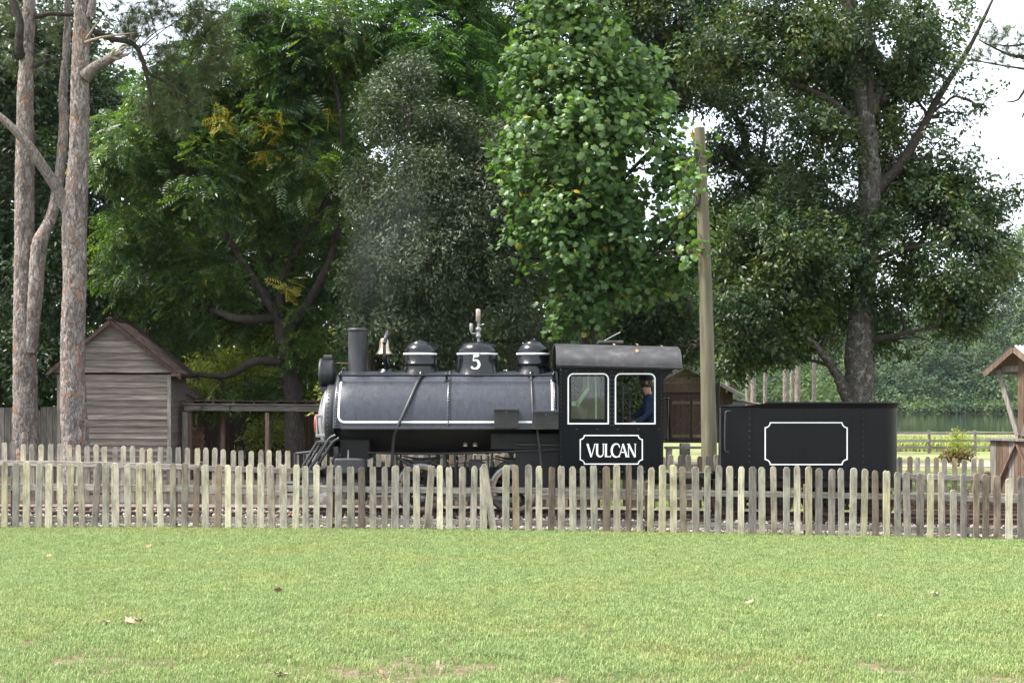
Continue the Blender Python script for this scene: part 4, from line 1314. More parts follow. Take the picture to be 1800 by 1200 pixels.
MB().tube([(RX0 + .01, YC - 1.035, 2.578), (RX1 - .01, YC - 1.035, 2.528)], .014, 6).build('gutter_edge', M['soot'], roof)
mb = MB().box((X_(1072, YC), YC, 2.985), (.42, .55, .05), None, .008)
mb.build('roof_hatch', M['roofiron'], roof)
MB().tube([(X_(1057, YC), YC - .1, 2.99), (X_(1090, YC), YC - .1, 3.16)], .008, 5).build('hatch_rod', M['silver'], roof)
# window frames (white bead), sash and glass
def bead(loop, w, y, name, mat, parent, closed=True):
    n = len(loop); V = []; C = Vector((sum(p[0] for p in loop) / n, sum(p[1] for p in loop) / n))
    for i in range(n):
        a = Vector(loop[i - 1]); b = Vector(loop[i]); c_ = Vector(loop[(i + 1) % n])
        d1 = (b - a).normalized(); d2 = (c_ - b).normalized()
        n1 = Vector((d1.y, -d1.x)); n2 = Vector((d2.y, -d2.x))
        nn = (n1 + n2); nn = nn / max(.3, nn.length_squared) * 2
        for s in (0, 1):
            q = b + nn * w * s
            V.append((q.x, y, q.y))
    base = len(V)
    V += [(x, y + .012, z) for x, _, z in V]
    Fq = []
    for i in range(n):
        i2 = (i + 1) % n
        Fq += [(2 * i, 2 * i + 1, 2 * i2 + 1, 2 * i2), (2 * i + 1, 2 * i + 1 + base, 2 * i2 + 1 + base, 2 * i2 + 1), (2 * i, 2 * i2, 2 * i2 + base, 2 * i + base)]
    mb = MB().add(V, Fq)
    return mb.build(name, mat, parent)
bead(w1, .022, YN - .010, 'window_frame', M['white_clean'], cab)
bead(w2, .022, YN - .010, 'window_frame', M['white_clean'], cab)
sx0, sx1, sz0, sz1 = X_(1000.5, YN), X_(1067.5, YN), Z_(742.5, YN), Z_(658.5, YN)
sash = panel([(sx0, sz0), (sx1, sz0), (sx1, sz1 - .05), (sx1 - .05, sz1), (sx0 + .05, sz1), (sx0, sz1 - .05)], [[(X_(1004, YN), Z_(736, YN)), (X_(1063, YN), Z_(736, YN)), (X_(1063, YN), Z_(661, YN)), (X_(1004, YN), Z_(661, YN))]], YN + .024, YN + .05, 'window_sash', M['cabblack'], cab)
MB().box((X_(1033.5, YN), YN + .036, Z_(698.5, YN)), (.56, .004, .71)).build('window_pane', M['glass'], cab)
# name plate and letters
nl = notched(X_(1019, YN), X_(1130, YN), Z_(816, YN), Z_(764, YN), .07)
bead(nl, -.018, YN - .006, 'plate_border', M['white_clean'], cab)
def letter(strokes, px0, px1, name):
    mb = MB()
    x0 = X_(px0, YN); W = X_(px1, YN) - x0
    z0 = Z_(803, YN); H = Z_(779.5, YN) - z0
    for li, (pth, wd) in enumerate(strokes):
        V, Fq = ribbon([(x0 + u * W, z0 + v_ * H) for u, v_ in pth], [w * H for w in wd])
        mb.add([(x, YN - .004 - .0006 * li, z) for x, z in V], Fq)
    return mb.build(name, M['white_clean'], cab)
TK, TN, SF = .155, .062, .04
def serif(u, v_, s=.13): return ([(u - s, v_), (u + s, v_)], [SF, SF])
letter([([(.10, 1), (.52, 0)], [TK, TK * .8]), ([(.93, 1), (.52, 0)], [TN, TN]), serif(.10, .98, .12), serif(.92, .98, .10)], 1031, 1047, 'letter')
letter([([(.16, 1), (.16, .32)] + arc(.5, .30, .34, .26, 180, 360, 12)[1:-1] + [(.84, .30), (.84, 1)], [TK, TK] + list(np.linspace(TK, TN, 11)) + [TN, TN]), serif(.16, .98, .15), serif(.84, .98, .12)], 1047, 1063, 'letter')
letter([([(.2, 1), (.2, 0)], [TK, TK]), ([(.1, .035), (.86, .035), (.95, .2)], [.07, .08, .04]), serif(.2, .98, .2)], 1062.5, 1075, 'letter')
letter([(arc(.60, .5, .50, .49, 52, 308, 24), list(.055 + .105 * np.sin(np.linspace(0, PI, 25)))), ([(.90, .86), (.93, .70)], [.10, .03]), ([(.91, .12), (.96, .26)], [.06, .03])], 1073.5, 1090, 'letter')
letter([([(.08, 0), (.50, 1)], [TN * .9, TN]), ([(.48, 1), (.90, 0)], [TK * .8, TK]), ([(.24, .36), (.76, .36)], [.07, .07]), serif(.08, .02, .10), serif(.90, .02, .13)], 1087, 1103.5, 'letter')
letter([([(.14, 0), (.14, 1)], [TN, TN]), ([(.12, 1), (.86, 0)], [TK, TK * .9]), ([(.88, 0), (.88, 1)], [TN, TN]), serif(.14, .02, .12), serif(.88, .98, .12), serif(.08, .98, .10)], 1102.5, 1118.5, 'letter')
# cab rivets
pts = []
for pyy in np.arange(650, 834, 7.3):
    for pxx in (986, 1163): pts.append((NS(pxx, pyy), (0, -1, 0)))
for pyy in np.arange(660, 748, 7.3):
    for pxx in (1073.5, 1078.5): pts.append((NS(pxx, pyy), (0, -1, 0)))
for pxx in np.arange(1014, 1160, 36): pts.append((NS(pxx, 754), (0, -1, 0)))
for pxx in np.arange(990, 1165, 13): pts.append((NS(pxx, 829), (0, -1, 0)))
for pxx in np.arange(995, 1165, 20): pts.append((NS(pxx, 652), (0, -1, 0)))
tag(rivets(pts, .0125).build('rivet_row', M['iron'], cab), kind='stuff')
# corner angle iron strips
mb = MB()
for pxx in (986, 1163): mb.box((X_(pxx, YN), YN - .003, (Z_(834, YN) + Z_(652, YN)) / 2), (.05, .006, Z_(652, YN) - Z_(834, YN)))
mb.box((X_(1074, YN), YN - .003, Z_(748.5, YN)), (1.66, .0062, .02))
mb.build('angle_strip', M['cabblack'], cab)
# grab rail behind the cab
hx = X_(1173, 22.75)
mb = MB().tube([(XC1 - .03, 22.66, Z_(700, 22.7)), (hx, 22.7, Z_(700, 22.7)), (hx + .012, 22.7, Z_(776, 22.7)), (XC1 - .03, 22.66, Z_(776, 22.7))], .02, 8)
for pz in (700, 772): mb.lathe([(0, -.03), (.03, -.02), (.03, .02), (0, .03)], (hx, 22.7, Z_(pz, 22.7)), 'z', 8)
mb.build('grab_rail', M['black'], loco)
# inside the cab: boiler backhead, pipes, green brace, throttle
MB().lathe([(.50, XC0 + .03), (.50, 1.72), (.46, 1.78), (0, 1.80)], (0, YC, 1.55), 'x', 28).build('boiler_backhead', M['soot'], loco)
mb = MB()
mb.tube([(1.78, YC - .3, 2.02), (2.05, YC - .3, 2.02)], .02, 6); mb.tube([(1.68, YC - .45, 2.16), (2.08, YC - .45, 2.17)], .014, 6)
mb.tube([(1.86, YC - .3, 1.3), (1.86, YC - .3, 2.25)], .02, 6); mb.tube([(1.98, YC - .35, 1.45), (1.98, YC - .35, 2.0)], .035, 8)
mb.tube([(1.80, YC - .2, 1.7), (2.06, YC - .2, 1.72), (2.10, YC - .2, 1.5)], .02, 6)
for z in (1.55, 1.66, 1.77, 1.88):
    mb.lathe([(0, -.03), (.055, -.02), (.055, .02), (0, .03)], (1.98, YC - .35, z), 'z', 10)
mb.tube([(1.50, YC - .55, 1.4), (1.50, YC - .5, 2.15)], .022, 6); mb.tube([(1.12, YC - .6, 1.5), (1.25, YC - .55, 1.85)], .02, 6)
mb.build('cab_fittings', M['iron'], loco)
gy = 22.93
mb = MB().bar((X_(1005, gy), gy, Z_(709, gy)), (X_(1016, gy), gy, Z_(709, gy)), .03, .07)
mb.bar((X_(1014, gy), gy, Z_(712, gy)), (X_(1034, gy), gy, Z_(682, gy)), .03, .06)
mb.bar((X_(1034, gy), gy, Z_(685, gy)), (X_(1034, gy), gy, Z_(655, gy)), .03, .055, up=(0, 1, 0))
mb.bar((X_(1047.5, gy), gy, Z_(740, gy)), (X_(1047.5, gy), gy, Z_(655, gy)), .03, .034, up=(0, 1, 0))
mb.build('green_brace', M['green_paint'], loco)
MB().box((X_(1142, 23.15), 23.15, Z_(766, 23.15)), (.40, .5, .07), None, .02).build('seat', M['soot'], loco)
MB().box((X_(1142, 23.15), 23.15, (Z_(769, 23.15) + 1.02) / 2), (.34, .42, Z_(769, 23.15) - 1.02), None, .02).build('seat_locker', M['soot'], loco)

# ------------------------------------------------------------------ engineer sitting in the cab
def person():
    Yp = 23.15
    q = lambda px, py, dy=0: Vector((X_(px, Yp), Yp + dy, Z_(py, Yp)))
    J = [q(1146, 756), q(1146, 738), q(1145, 716), q(1143, 702), q(1139, 692), q(1136, 683), q(1135, 672), q(1135, 664),     # pelvis .. head top
         q(1143, 704, -.19), q(1137, 728, -.27), q(1122, 741, -.20), q(1110, 743, -.16),      # left arm (camera side) 8-11
         q(1143, 704, .19), q(1130, 726, .28), q(1112, 734, .22), q(1102, 735, .18),         # right arm 12-15
         q(1142, 759, -.10), q(1112, 760, -.13), q(1112, 801, -.13), q(1101, 804, -.13),       # left leg 16-19
         q(1142, 759, .10), q(1112, 760, .13), q(1113, 801, .13), q(1102, 804, .13),           # right leg 20-23
         q(1126.5, 675), q(1132, 681)]                                                        # nose, chin
    E = [(0, 1), (1, 2), (2, 3), (3, 4), (4, 5), (5, 6), (6, 7), (3, 8), (8, 9), (9, 10), (10, 11), (3, 12), (12, 13), (13, 14), (14, 15),
         (0, 16), (16, 17), (17, 18), (18, 19), (0, 20), (20, 21), (21, 22), (22, 23), (6, 24), (5, 25)]
    Rr = [.165, .15, .17, .14, .065, .075, .10, .07, .085, .06, .045, .035, .085, .06, .045, .035, .095, .075, .055, .04, .095, .075, .055, .04, .014, .035]
    # fingers rooted in the palms
    for h, s in ((11, -1), (15, 1)):
        base = J[h]
        for kf in range(5):
            d = Vector((-.055 - .008 * (kf in (1, 2)), (kf - 2) * .018 + (.03 * -s if kf == 4 else 0), -.005))
            J.append(base + Vector((-.02, (kf - 2) * .015, 0))); J.append(base + d); J.append(base + d * 1.3 + Vector((-.008, 0, -.03)))
            i = len(J)
            E += [(h, i - 3), (i - 3, i - 2), (i - 2, i - 1)]
            Rr += [.012, .010, .008]
    me = bpy.data.meshes.new('person')
    me.from_pydata([tuple(j) for j in J], E, [])
    o = bpy.data.objects.new('tmp', me); COL.objects.link(o)
    md = o.modifiers.new('skin', 'SKIN')
    for i, r in enumerate(Rr):
        sv = me.skin_vertices[0].data[i]
        sv.radius = (r, r * (1.25 if i in (2, 3) else 1.0))
        sv.use_root = (i == 0)
    md2 = o.modifiers.new('sub', 'SUBSURF'); md2.levels = 2; md2.render_levels = 2
    dg = bpy.context.evaluated_depsgraph_get()
    nm = bpy.data.meshes.new_from_object(o.evaluated_get(dg))
    bpy.data.objects.remove(o)
    nm.materials.clear()
    shirt = noisy('blue_denim', [(0.3, (0.007, 0.014, 0.036)), (0.7, (0.016, 0.031, 0.072))], 14, bump=.4, rough=.9)
    skin = noisy('skin', [(0.3, (0.30, 0.17, 0.12)), (0.7, (0.42, 0.26, 0.19))], 10, bump=.1, rough=.55)
    trous = noisy('dark_trousers', [(0.3, (0.012, 0.014, 0.022)), (0.7, (0.03, 0.034, 0.05))], 14, bump=.3, rough=.9)
    for m_ in (shirt, skin, trous): nm.materials.append(m_)
    zn = J[4].z; zp = J[0].z
    for p in nm.polygons:
        c_ = p.center
        hand = min((c_ - J[11]).length, (c_ - J[15]).length) < .075
        p.material_index = 1 if (c_.z > zn or hand) else (2 if c_.z < zp + .03 and c_.x < J[0].x + .1 and (c_.z < zp - .02 or c_.x < J[0].x - .12) else 0)
        p.use_smooth = True
    body = obj('person', nm)
    tag(body, 'engineer in blue shirt and dark cap sitting at the cab window', 'person')
    hc = J[6]
    # hair, cap with a peak, eyes, ears
    MB().lathe([(.0, .095), (.05, .085), (.085, .06), (.102, .02), (.105, -.03), (.095, -.07), (.06, -.085)], hc + Vector((.012, 0, .0)), 'z', 20).build('hair', noisy('dark_hair', [(0.3, (.02, .016, .012)), (.7, (.06, .05, .04))], 20), body)
    capm = noisy('dark_cap', [(0.3, (.008, .009, .012)), (.7, (.02, .022, .028))], 14, rough=.9)
    mb = MB().lathe([(0, .14), (.06, .135), (.10, .115), (.118, .075), (.116, .04), (.108, .035)], hc + Vector((.004, 0, .005)), 'z', 20)
    pk = [hc + Vector((-.10 - .085 * math.cos(a), .095 * math.sin(a), .04 - .018 * math.cos(a))) for a in np.linspace(-PI / 2, PI / 2, 9)]
    mb.add(pk + [p + Vector((0, 0, .008)) for p in pk], [tuple(range(9)), tuple(reversed(range(9, 18)))] + [(i, i + 1, i + 10, i + 9) for i in range(8)])
    mb.build('cap', capm, body)
    ey = MB()
    for s in (-1, 1): ey.lathe([(0, .011), (.009, .006), (.011, 0), (.009, -.006), (0, -.011)], hc + Vector((-.088, s * .036, .012)), 'z', 8)
    ey.build('eyes', capm, body)
    er = MB()
    for s in (-1, 1): er.box(hc + Vector((.005, s * .106, -.005)), (.035, .018, .055), None, .008)
    er.build('ears', skin, body)
person()

# ------------------------------------------------------------------ tender
tender = thing('locomotive_tender', (4.8, YC, railz(4.8)), 'black tender with empty white lined panel coupled behind the locomotive cab', 'tender')
TX0, TX1 = X_(1264, YN), X_(1571, 23.1)
TZ0, TZ1 = Z_(842, YN), Z_(714, YN)
def plan(off=0.0, x0=TX0, rc=.36):
    """outline of the tender tank seen from above, starting at the front near corner, going round the rear"""
    out = [(x0, YN - off)]
    for (cx_, cy_, a0) in ((TX1 - rc, YN + rc, -90), (TX1 - rc, 2 * YC - YN - rc, 0)):
        for i in range(11):
            a = R(a0 + 90 * i / 10)
            out.append((cx_ + (rc + off) * math.cos(a), cy_ + (rc + off) * math.sin(a)))
    out.append((x0 + .36, 2 * YC - YN + off))
    return out
pl0 = plan(); n = len(pl0)
mb = MB()
mb.add([(x, y, TZ0) for x, y in pl0] + [(x, y, TZ1) for x, y in pl0], [(i, i + 1, n + i + 1, n + i) for i in range(n - 1)], True)
pi_ = plan(-.02)
mb.add([(x, y, TZ1) for x, y in pi_] + [(x, y, TZ1 - .30) for x, y in pi_], [(i + 1, i, n + i, n + i + 1) for i in range(n - 1)], True)
mb.add([(x, y, TZ1) for x, y in pl0] + [(x, y, TZ1) for x, y in pi_], [(i, i + 1, n + i + 1, n + i) for i in range(n - 1)])
mb.add([(x, y, TZ1 - .28) for x, y in pi_], [tuple(range(n))])
mb.box((TX0 + .012, YN + .05, (TZ0 + TZ1) / 2), (.02, .08, TZ1 - TZ0))
mb.box((TX0 + .5, YC, (TZ0 + TZ1) / 2 - .2), (.02, 1.86, TZ1 - TZ0 - .4))
mb.box(((TX0 + TX1) / 2, YC, TZ0 + .02), (TX1 - TX0 - .3, 1.85, .03))
shell = mb.build('tank_shell', M['tender'], tender)
# flared coal collar
xcol = X_(1312, YN)
V = []; m_ = 0
for (o0, z) in ((0.004, TZ1 - .03), (.02, TZ1 + .01), (.075, TZ1 + .055), (.07, TZ1 + .062), (.0, TZ1 + .0)):
    for i, (x, y) in enumerate(plan(o0, X_(1345, YN))):
        V.append((x, y, z))
    V_n = len(plan(o0, X_(1345, YN)))
mb = MB().add(V, [(r_ * V_n + i, r_ * V_n + i + 1, (r_ + 1) * V_n + i + 1, (r_ + 1) * V_n + i) for r_ in range(4) for i in range(V_n - 1)], True)
for s in (-1, 1):
    ys_ = YC + s * (YC - YN)
    a = X_(1345, YN)
    mb.add([(xcol - .1, ys_ + s * .005, TZ1 - .005), (a, ys_ + s * .005, TZ1 - .03), (a, ys_ + s * .075, TZ1 + .055), (a, ys_ - s * .01, TZ1 + .0), (xcol - .1, ys_ - s * .01, TZ1 - .01)], [(0, 1, 2), (0, 2, 3, 4)])
mb.build('coal_collar', M['tender'], tender)
MB().tube([(TX0, YN - .005, TZ1), (X_(1312, YN), YN - .005, TZ1)], .014, 6).build('top_bead', M['tender'], tender)
# coal
rg = np.random.default_rng(8)
ico = bmesh.new(); bmesh.ops.create_icosphere(ico, subdivisions=1, radius=1)
tv = np.array([v.co for v in ico.verts]) * rg.uniform(.7, 1.2, (12, 1)); tf = np.array([[v.index for v in f.verts] for f in ico.faces]); ico.free()
nn = 700
pos = np.stack([rg.uniform(TX0 + .6, TX1 - .3, nn), rg.uniform(YN + .25, 2 * YC - YN - .25, nn), np.zeros(nn)], 1)
pos[:, 2] = TZ1 - .25 + .12 * vnoise(pos * 2.0, 3)
Vc, Tc = scatter(tv, tf, pos, rg.normal(size=(nn, 3)), rg.normal(size=(nn, 3)), rg.uniform(.03, .08, nn))
tag(big_mesh('coal', Vc, Tc, M['coal'], tender), kind='stuff')
# rivets, seams, lined panel, grab iron
pts = [(NS(p, y, YN), (0, -1, 0)) for p in (1317.5, 1516.5) for y in np.arange(724, 842, 11.0)]
pts += [((x, YN, TZ0 + .03), (0, -1, 0)) for x in np.arange(TX0 + .05, TX1 - .36, .11)]
tag(rivets(pts, .012).build('rivet_row', M['iron'], shell), kind='stuff')
mb = MB()
for p in (1319.5, 1514): mb.box((X_(p, YN), YN - .001, (TZ0 + TZ1) / 2), (.012, .008, TZ1 - TZ0 - .06))
mb.build('seam', M['tender'], shell)
nl = notched(X_(1344, YN), X_(1490, YN), Z_(817, YN), Z_(741.5, YN), .085)
bead(nl, -.019, YN - .006, 'lined_panel', M['white_clean'], shell)
MB().tube(smooth_path([NS(1284, 722, YN), NS(1277, 723, YN - .05), NS(1275, 728, YN - .06), NS(1274, 760, YN - .06), NS(1274, 788, YN - .06), NS(1276, 793, YN - .05), NS(1281, 795, YN)], 4), .014, 8).build('grab_iron', M['iron'], tender)
MB().tube([NS(1266, 716, YN - .03), NS(1266, 836, YN - .03)], .016, 8).build('grab_iron', M['iron'], tender)
# underframe and trucks
mb = MB()
for yy in (YN + .12, 2 * YC - YN - .12):
    mb.box(((TX0 + TX1) / 2, yy, TZ0 - .075), (TX1 - TX0 + .35, .06, .14), None, .008)
for xx in (TX0 - .15, (TX0 + TX1) / 2, TX1 + .12): mb.box((xx, YC, TZ0 - .08), (.12, 1.72, .15))
mb.build('underframe', M['soot'], tender)
MB().box((TX1 + .28, YC, TZ0 - .14), (.3, .15, .2), None, .03).build('coupler', M['iron'], tender)
MB().box((TX0 - .55, YC, .62), (.9, .14, .08)).build('drawbar', M['soot'], tender)
for xt in (TX0 + .62, TX1 - .68):
    tr_ = MB()
    for s in (-1, 1):
        yy = YC + s * .62
        tr_.bar((xt - .62, yy, railz(xt) + .32), (xt - .25, yy, railz(xt) + .47), .05, .06); tr_.bar((xt - .25, yy, railz(xt) + .47), (xt + .25, yy, railz(xt) + .47), .05, .06)
        tr_.bar((xt + .25, yy, railz(xt) + .47), (xt + .62, yy, railz(xt) + .32), .05, .06)
        tr_.bar((xt - .62, yy, railz(xt) + .30), (xt - .2, yy, railz(xt) + .16), .05, .05); tr_.bar((xt - .2, yy, railz(xt) + .16), (xt + .2, yy, railz(xt) + .16), .05, .05); tr_.bar((xt + .2, yy, railz(xt) + .16), (xt + .62, yy, railz(xt) + .30), .05, .05)
        for dx in (-.14, -.05, .05, .14): tr_.tube([(xt + dx, yy, railz(xt) + .18), (xt + dx, yy, railz(xt) + .46)], .025, 6)
        for dx in (-.42, .42): tr_.box((xt + dx, yy, railz(xt) + .27), (.17, .14, .19), None, .015)
    tr_.box((xt, YC, railz(xt) + .44), (.26, 1.3, .12))
    t_ = tr_.build('truck_frame', M['soot'], tender)
    for dx in (-.42, .42):
        for s in (-1, 1):
            yf = YC + s * .54; x = xt + dx; rr = .26
            t = -s
            w_ = MB().lathe([(0, .03 * t), (.06, .02 * t), (.08, .05 * t), (.2, .04 * t), (.21, 0), (rr - .005, 0), (rr, .012 * t), (rr - .004, .09 * t), (rr + .02, .1 * t), (rr + .02, .12 * t), (0, .12 * t)], (x, yf, railz(x) + rr), 'y', 32).build('truck_wheel', M['rust'], t_)
        MB().tube([(xt + dx, YC - .5, railz(xt) + .26), (xt + dx, YC + .5, railz(xt) + .26)], .05, 8).build('axle', M['soot'], t_)

# ------------------------------------------------------------------ clapboard hut at the left
HY = 33.0
hx0, hx1 = X_(103, HY), X_(300, HY)
hxm = X_(199, HY)
hd_ = 1.5
zg = ground(-9.5, 33) - .05
zt = Z_(658, HY); zp = Z_(566, HY)
hut = thing('clapboard_hut', (hxm, HY, zg), 'small grey clapboard hut with steep shingled gable behind the pine trunks', 'hut')
rng = random.Random(21)
def clap_wall(parent, a, b, z0, z1, expo, nrm, mat, gable=None, wallname='wall', lift=0.0, hl=1.0, hr=1.0):
    """boards between plan points a and b; gable=(apex t, apex z) clips them; each board a child of the wall"""
    a = Vector((a[0], a[1], 0)); b = Vector((b[0], b[1], 0)); nrm = Vector(nrm)
    d = (b - a); L = d.length; u = d / L
    if gable:
        outl = [a + Vector((0, 0, z0)), b + Vector((0, 0, z0)), b + Vector((0, 0, z1)), a + d * gable[0] + Vector((0, 0, gable[1])), a + Vector((0, 0, z1))]
    else:
        outl = [a + Vector((0, 0, z0)), b + Vector((0, 0, z0)), b + Vector((0, 0, z1)), a + Vector((0, 0, z1))]
    n_ = len(outl)
    core = MB().add([p - nrm * .006 for p in outl] + [p - nrm * .05 for p in outl], [tuple(range(n_)), tuple(reversed(range(n_, 2 * n_)))] + [(i, i + n_, (i + 1) % n_ + n_, (i + 1) % n_) for i in range(n_)])
    w = core.build(wallname, M['plank_dark'], parent)
    z = z0
    top = gable[1] if gable else z1
    while z < top - .02:
        e = min(expo * rng.uniform(.94, 1.06), top - z)
        def ext(zz):
            if not gable or zz <= z1: return 0.0, L
            t = (zz - z1) / (gable[1] - z1)
            return L * gable[0] * t, L - L * (1 - gable[0]) * t
        l0, r0 = ext(z); l1, r1 = ext(min(z + e + .02, top))
        if r0 - l0 > .05:
            o_ = .032; sag = rng.uniform(-.006, .006)
            sg = 4
            V = []
            for q in range(sg + 1):
                t = q / sg
                xb = l0 + (r0 - l0) * t; xt_ = l1 + (r1 - l1) * t
                wv = rng.uniform(-.004, .004)
                pb = a + u * xb + Vector((0, 0, z + wv + sag * math.sin(t * PI))); pt = a + u * xt_ + Vector((0, 0, min(z + e + .015, top)))
                V += [pb + nrm * (o_ + lift), pb + nrm * (o_ - .02 + lift), pt + nrm * (.006 + lift)]
            Fq = []
            for q in range(sg):
                A = q * 3; B = A + 3
                Fq += [(A, B, B + 2, A + 2), (A + 1, B + 1, B, A)]
            Fq += [(0, 2, 1), (sg * 3, sg * 3 + 1, sg * 3 + 2)]
            MB().add(V, Fq).build('clapboard', mat, w)
        z += e
    return w
clap_wall(hut, (hx0, HY), (hx1, HY), zg, zt, .152, (0, -1, 0), M['clap'], wallname='front_wall')
zg1 = Z_(655, HY)
clap_wall(hut, (X_(92, HY), HY - .07), (X_(306, HY), HY - .07), zg1, zg1 + .02, .155, (0, -1, 0), M['clap'], gable=((199 - 92) / (306 - 92), zp), wallname='gable')
clap_wall(hut, (hx1, HY), (hx1, HY + hd_), zg, zt, .152, (1, 0, 0), M['clap'], wallname='side_wall')
clap_wall(hut, (hx0, HY + hd_), (hx0, HY), zg, zt, .152, (-1, 0, 0), M['clap'], wallname='side_wall')
clap_wall(hut, (hx1, HY + hd_), (hx0, HY + hd_), zg, zt, .152, (0, 1, 0), M['clap'], gable=(.5, zp), wallname='rear_wall')
for xx in (hx0 + .03, hx1 - .02):
    MB().box((xx, HY - .045, (zg + zt) / 2), (.09, .06, zt - zg)).build('corner_board', M['plank_grey'], hut)
# roof of two slopes, shingle by shingle
def gable_roof(parent, xm, zr, xl, zl, xr, zrr, y0, y1, course, shw, mat, edge):
    for (xe, ze, s) in ((xl, zl, -1), (xr, zrr, 1)):
        top = Vector((xm, 0, zr)); eav = Vector((xe, 0, ze))
        d = eav - top; L = d.length; d.normalize()
        nrm = Vector((-d.z * s, 0, d.x * s)); 
        if nrm.z < 0: nrm = -nrm
        dk = MB()
        c_ = (top + eav) / 2 + Vector((0, (y0 + y1) / 2, 0))
        rot = Matrix((d, Vector((0, 1, 0)), d.cross(Vector((0, 1, 0))))).transposed()
        dk.box(c_ - nrm * .02, (L, y1 - y0 - .02, .03), rot)
        deck = dk.build('roof_slope', M['plank_dark'], parent)
        nc = int(L / course)
        me_ = MB().box((0, 0, 0), (course * 1.35, shw - .008, .016))
        me2 = bpy.data.meshes.new('shingle'); me2.from_pydata(me_.v, [], me_.f); me2.materials.append(mat)
        for i in range(nc):
            ns = max(1, int((y1 - y0) / shw))
            for j in range(ns):
                p = top + d * (course * (i + .62)) + Vector((0, y0 + (j + .5) * (y1 - y0) / ns, 0)) + nrm * (.014 + rng.uniform(0, .006))
                o = obj('shingle', me2, None, deck)
                o.location = p
                tilt = Matrix.Rotation(R(-4.5) * 1, 3, 'Y') if s > 0 else Matrix.Rotation(R(-4.5), 3, 'Y')
                rr = rot @ Matrix.Rotation(R(4.5), 3, 'Y') if False else rot
                o.rotation_euler = (rr @ Matrix.Rotation(rng.uniform(-.02, .02), 3, 'Z')).to_euler()
                o.rotation_euler = (Matrix.Rotation(.075 * (1 if s > 0 else -1), 3, 'Y') @ rr).to_euler()
        # barge board
        for yy in (y0 - .012, y1 + .012):
            MB().bar(top + Vector((0, yy, -.05)) , eav + Vector((0, yy, -.05)), .022, .065, up=(0, 0, 1)).build('barge_board', edge, parent)
    MB().bar((xm, y0 - .03, zr + .03), (xm, y1 + .03, zr + .03), .09, .05).build('ridge_board', edge, parent)
gable_roof(hut, hxm, Z_(562, HY), X_(88, HY), Z_(655, HY), X_(322, HY), Z_(662, HY), HY - .22, HY + hd_ + .22, .15, .28, M['shingle'], M['plank_dark'])
MB().box((X_(313, HY), HY + .7, Z_(659, HY)), (.24, 1.9, .06)).build('eave_soffit', M['plank_dark'], hut)

# low shed roof behind the hut
sh = thing('lean_to_shed', (X_(330, 38), 38.5, ground(-9, 38)), 'small board shed with sloping roof edge just behind the clapboard hut', 'shed')
mb = MB().bar((X_(262, 38), 38.4, Z_(640, 38)), (X_(347, 38), 38.4, Z_(702, 38)), 1.4, .06)
mb.build('roof', M['shingle'], sh)
for q in range(7):
    zc = Z_(702, 38) - .1 - q * .17
    MB().box((X_(298, 38), 38.0, zc + .25 - .0), ((X_(338, 38) - X_(258, 38)), .03, .16)).build('clapboard', M['clap'], sh)
MB().box((X_(298, 38), 38.5, (ground(-9, 38) + Z_(700, 38)) / 2), (1.0, .9, Z_(700, 38) - ground(-9, 38))).build('core', M['plank_dark'], sh)

# post and beam frame beside the hut
PY = 33.6
pg = thing('timber_frame', (X_(445, PY), PY, ground(-6, 33)), 'long open timber post and beam frame between the hut and the locomotive front', 'timber frame')
def zbeam(p): return Z_(np.interp(p, [322, 560], [716, 718.5]), PY)
MB().bar((X_(324, PY), PY, zbeam(324)), (X_(620, PY), PY, zbeam(600)), .12, .15, bev=.01).build('beam', M['beam_grey'], pg)
MB().bar((X_(324, PY), PY + .03, zbeam(324) + .09), (X_(620, PY), PY + .03, zbeam(600) + .09), .3, .03).build('cap_board', M['beam_grey'], pg)
MB().bar((X_(324, PY), PY + 2.2, zbeam(324)), (X_(640, PY), PY + 2.2, zbeam(600)), .12, .15, bev=.01).build('beam', M['plank_dark'], pg)
for p, dy in ((326, 0), (470, 0.02), (608, 0), (334, .1), (352, 2.2), (387, 2.2), (392, 1.0), (472, 2.2), (556, 2.2)):
    zb = ground(X_(p, PY), PY + dy)
    MB().box((X_(p, PY + dy), PY + dy, (zb + zbeam(p)) / 2 - .08), (.13 if dy == 0 else .10, .12, zbeam(p) - zb - .05), None, .008).build('post', M['plank_grey'] if dy == 0 else M['plank_brown'], pg)
for p in range(8):
    xx = X_(340 + 36 * p, PY)
    MB().bar((xx, PY - .1, zbeam(400) + .135), (xx, PY + 2.4, zbeam(400) + .135), .06, .05).build('rafter', M['plank_dark'], pg)

for q in range(17):  # boards added over the rafters to darken the space below
    ya = PY - .05 + q * .145
    MB().bar((X_(326, PY), ya, zbeam(326) + .172), (X_(612, PY), ya, zbeam(600) + .172), .138, .022).build('added_shade_board', M['plank_dark'], pg)
bw_ = thing('board_wall', (X_(395, 37), 37.2, ground(-7.5, 37)), 'dark vertical board wall behind the timber frame, lengthened as an added dark backing', 'wall')
for q in range(22):  # wall run on to the right, extra planks added as dark backing
    xx = X_(352, 37.2) + .075 + q * .155
    hh = 1.55 + rng.uniform(-.05, .05)
    MB().box((xx, 37.2 + rng.uniform(-.01, .01), ground(-7.5, 37) + hh / 2), (.148, .03, hh)).build('plank', M['plank_dark'], bw_)
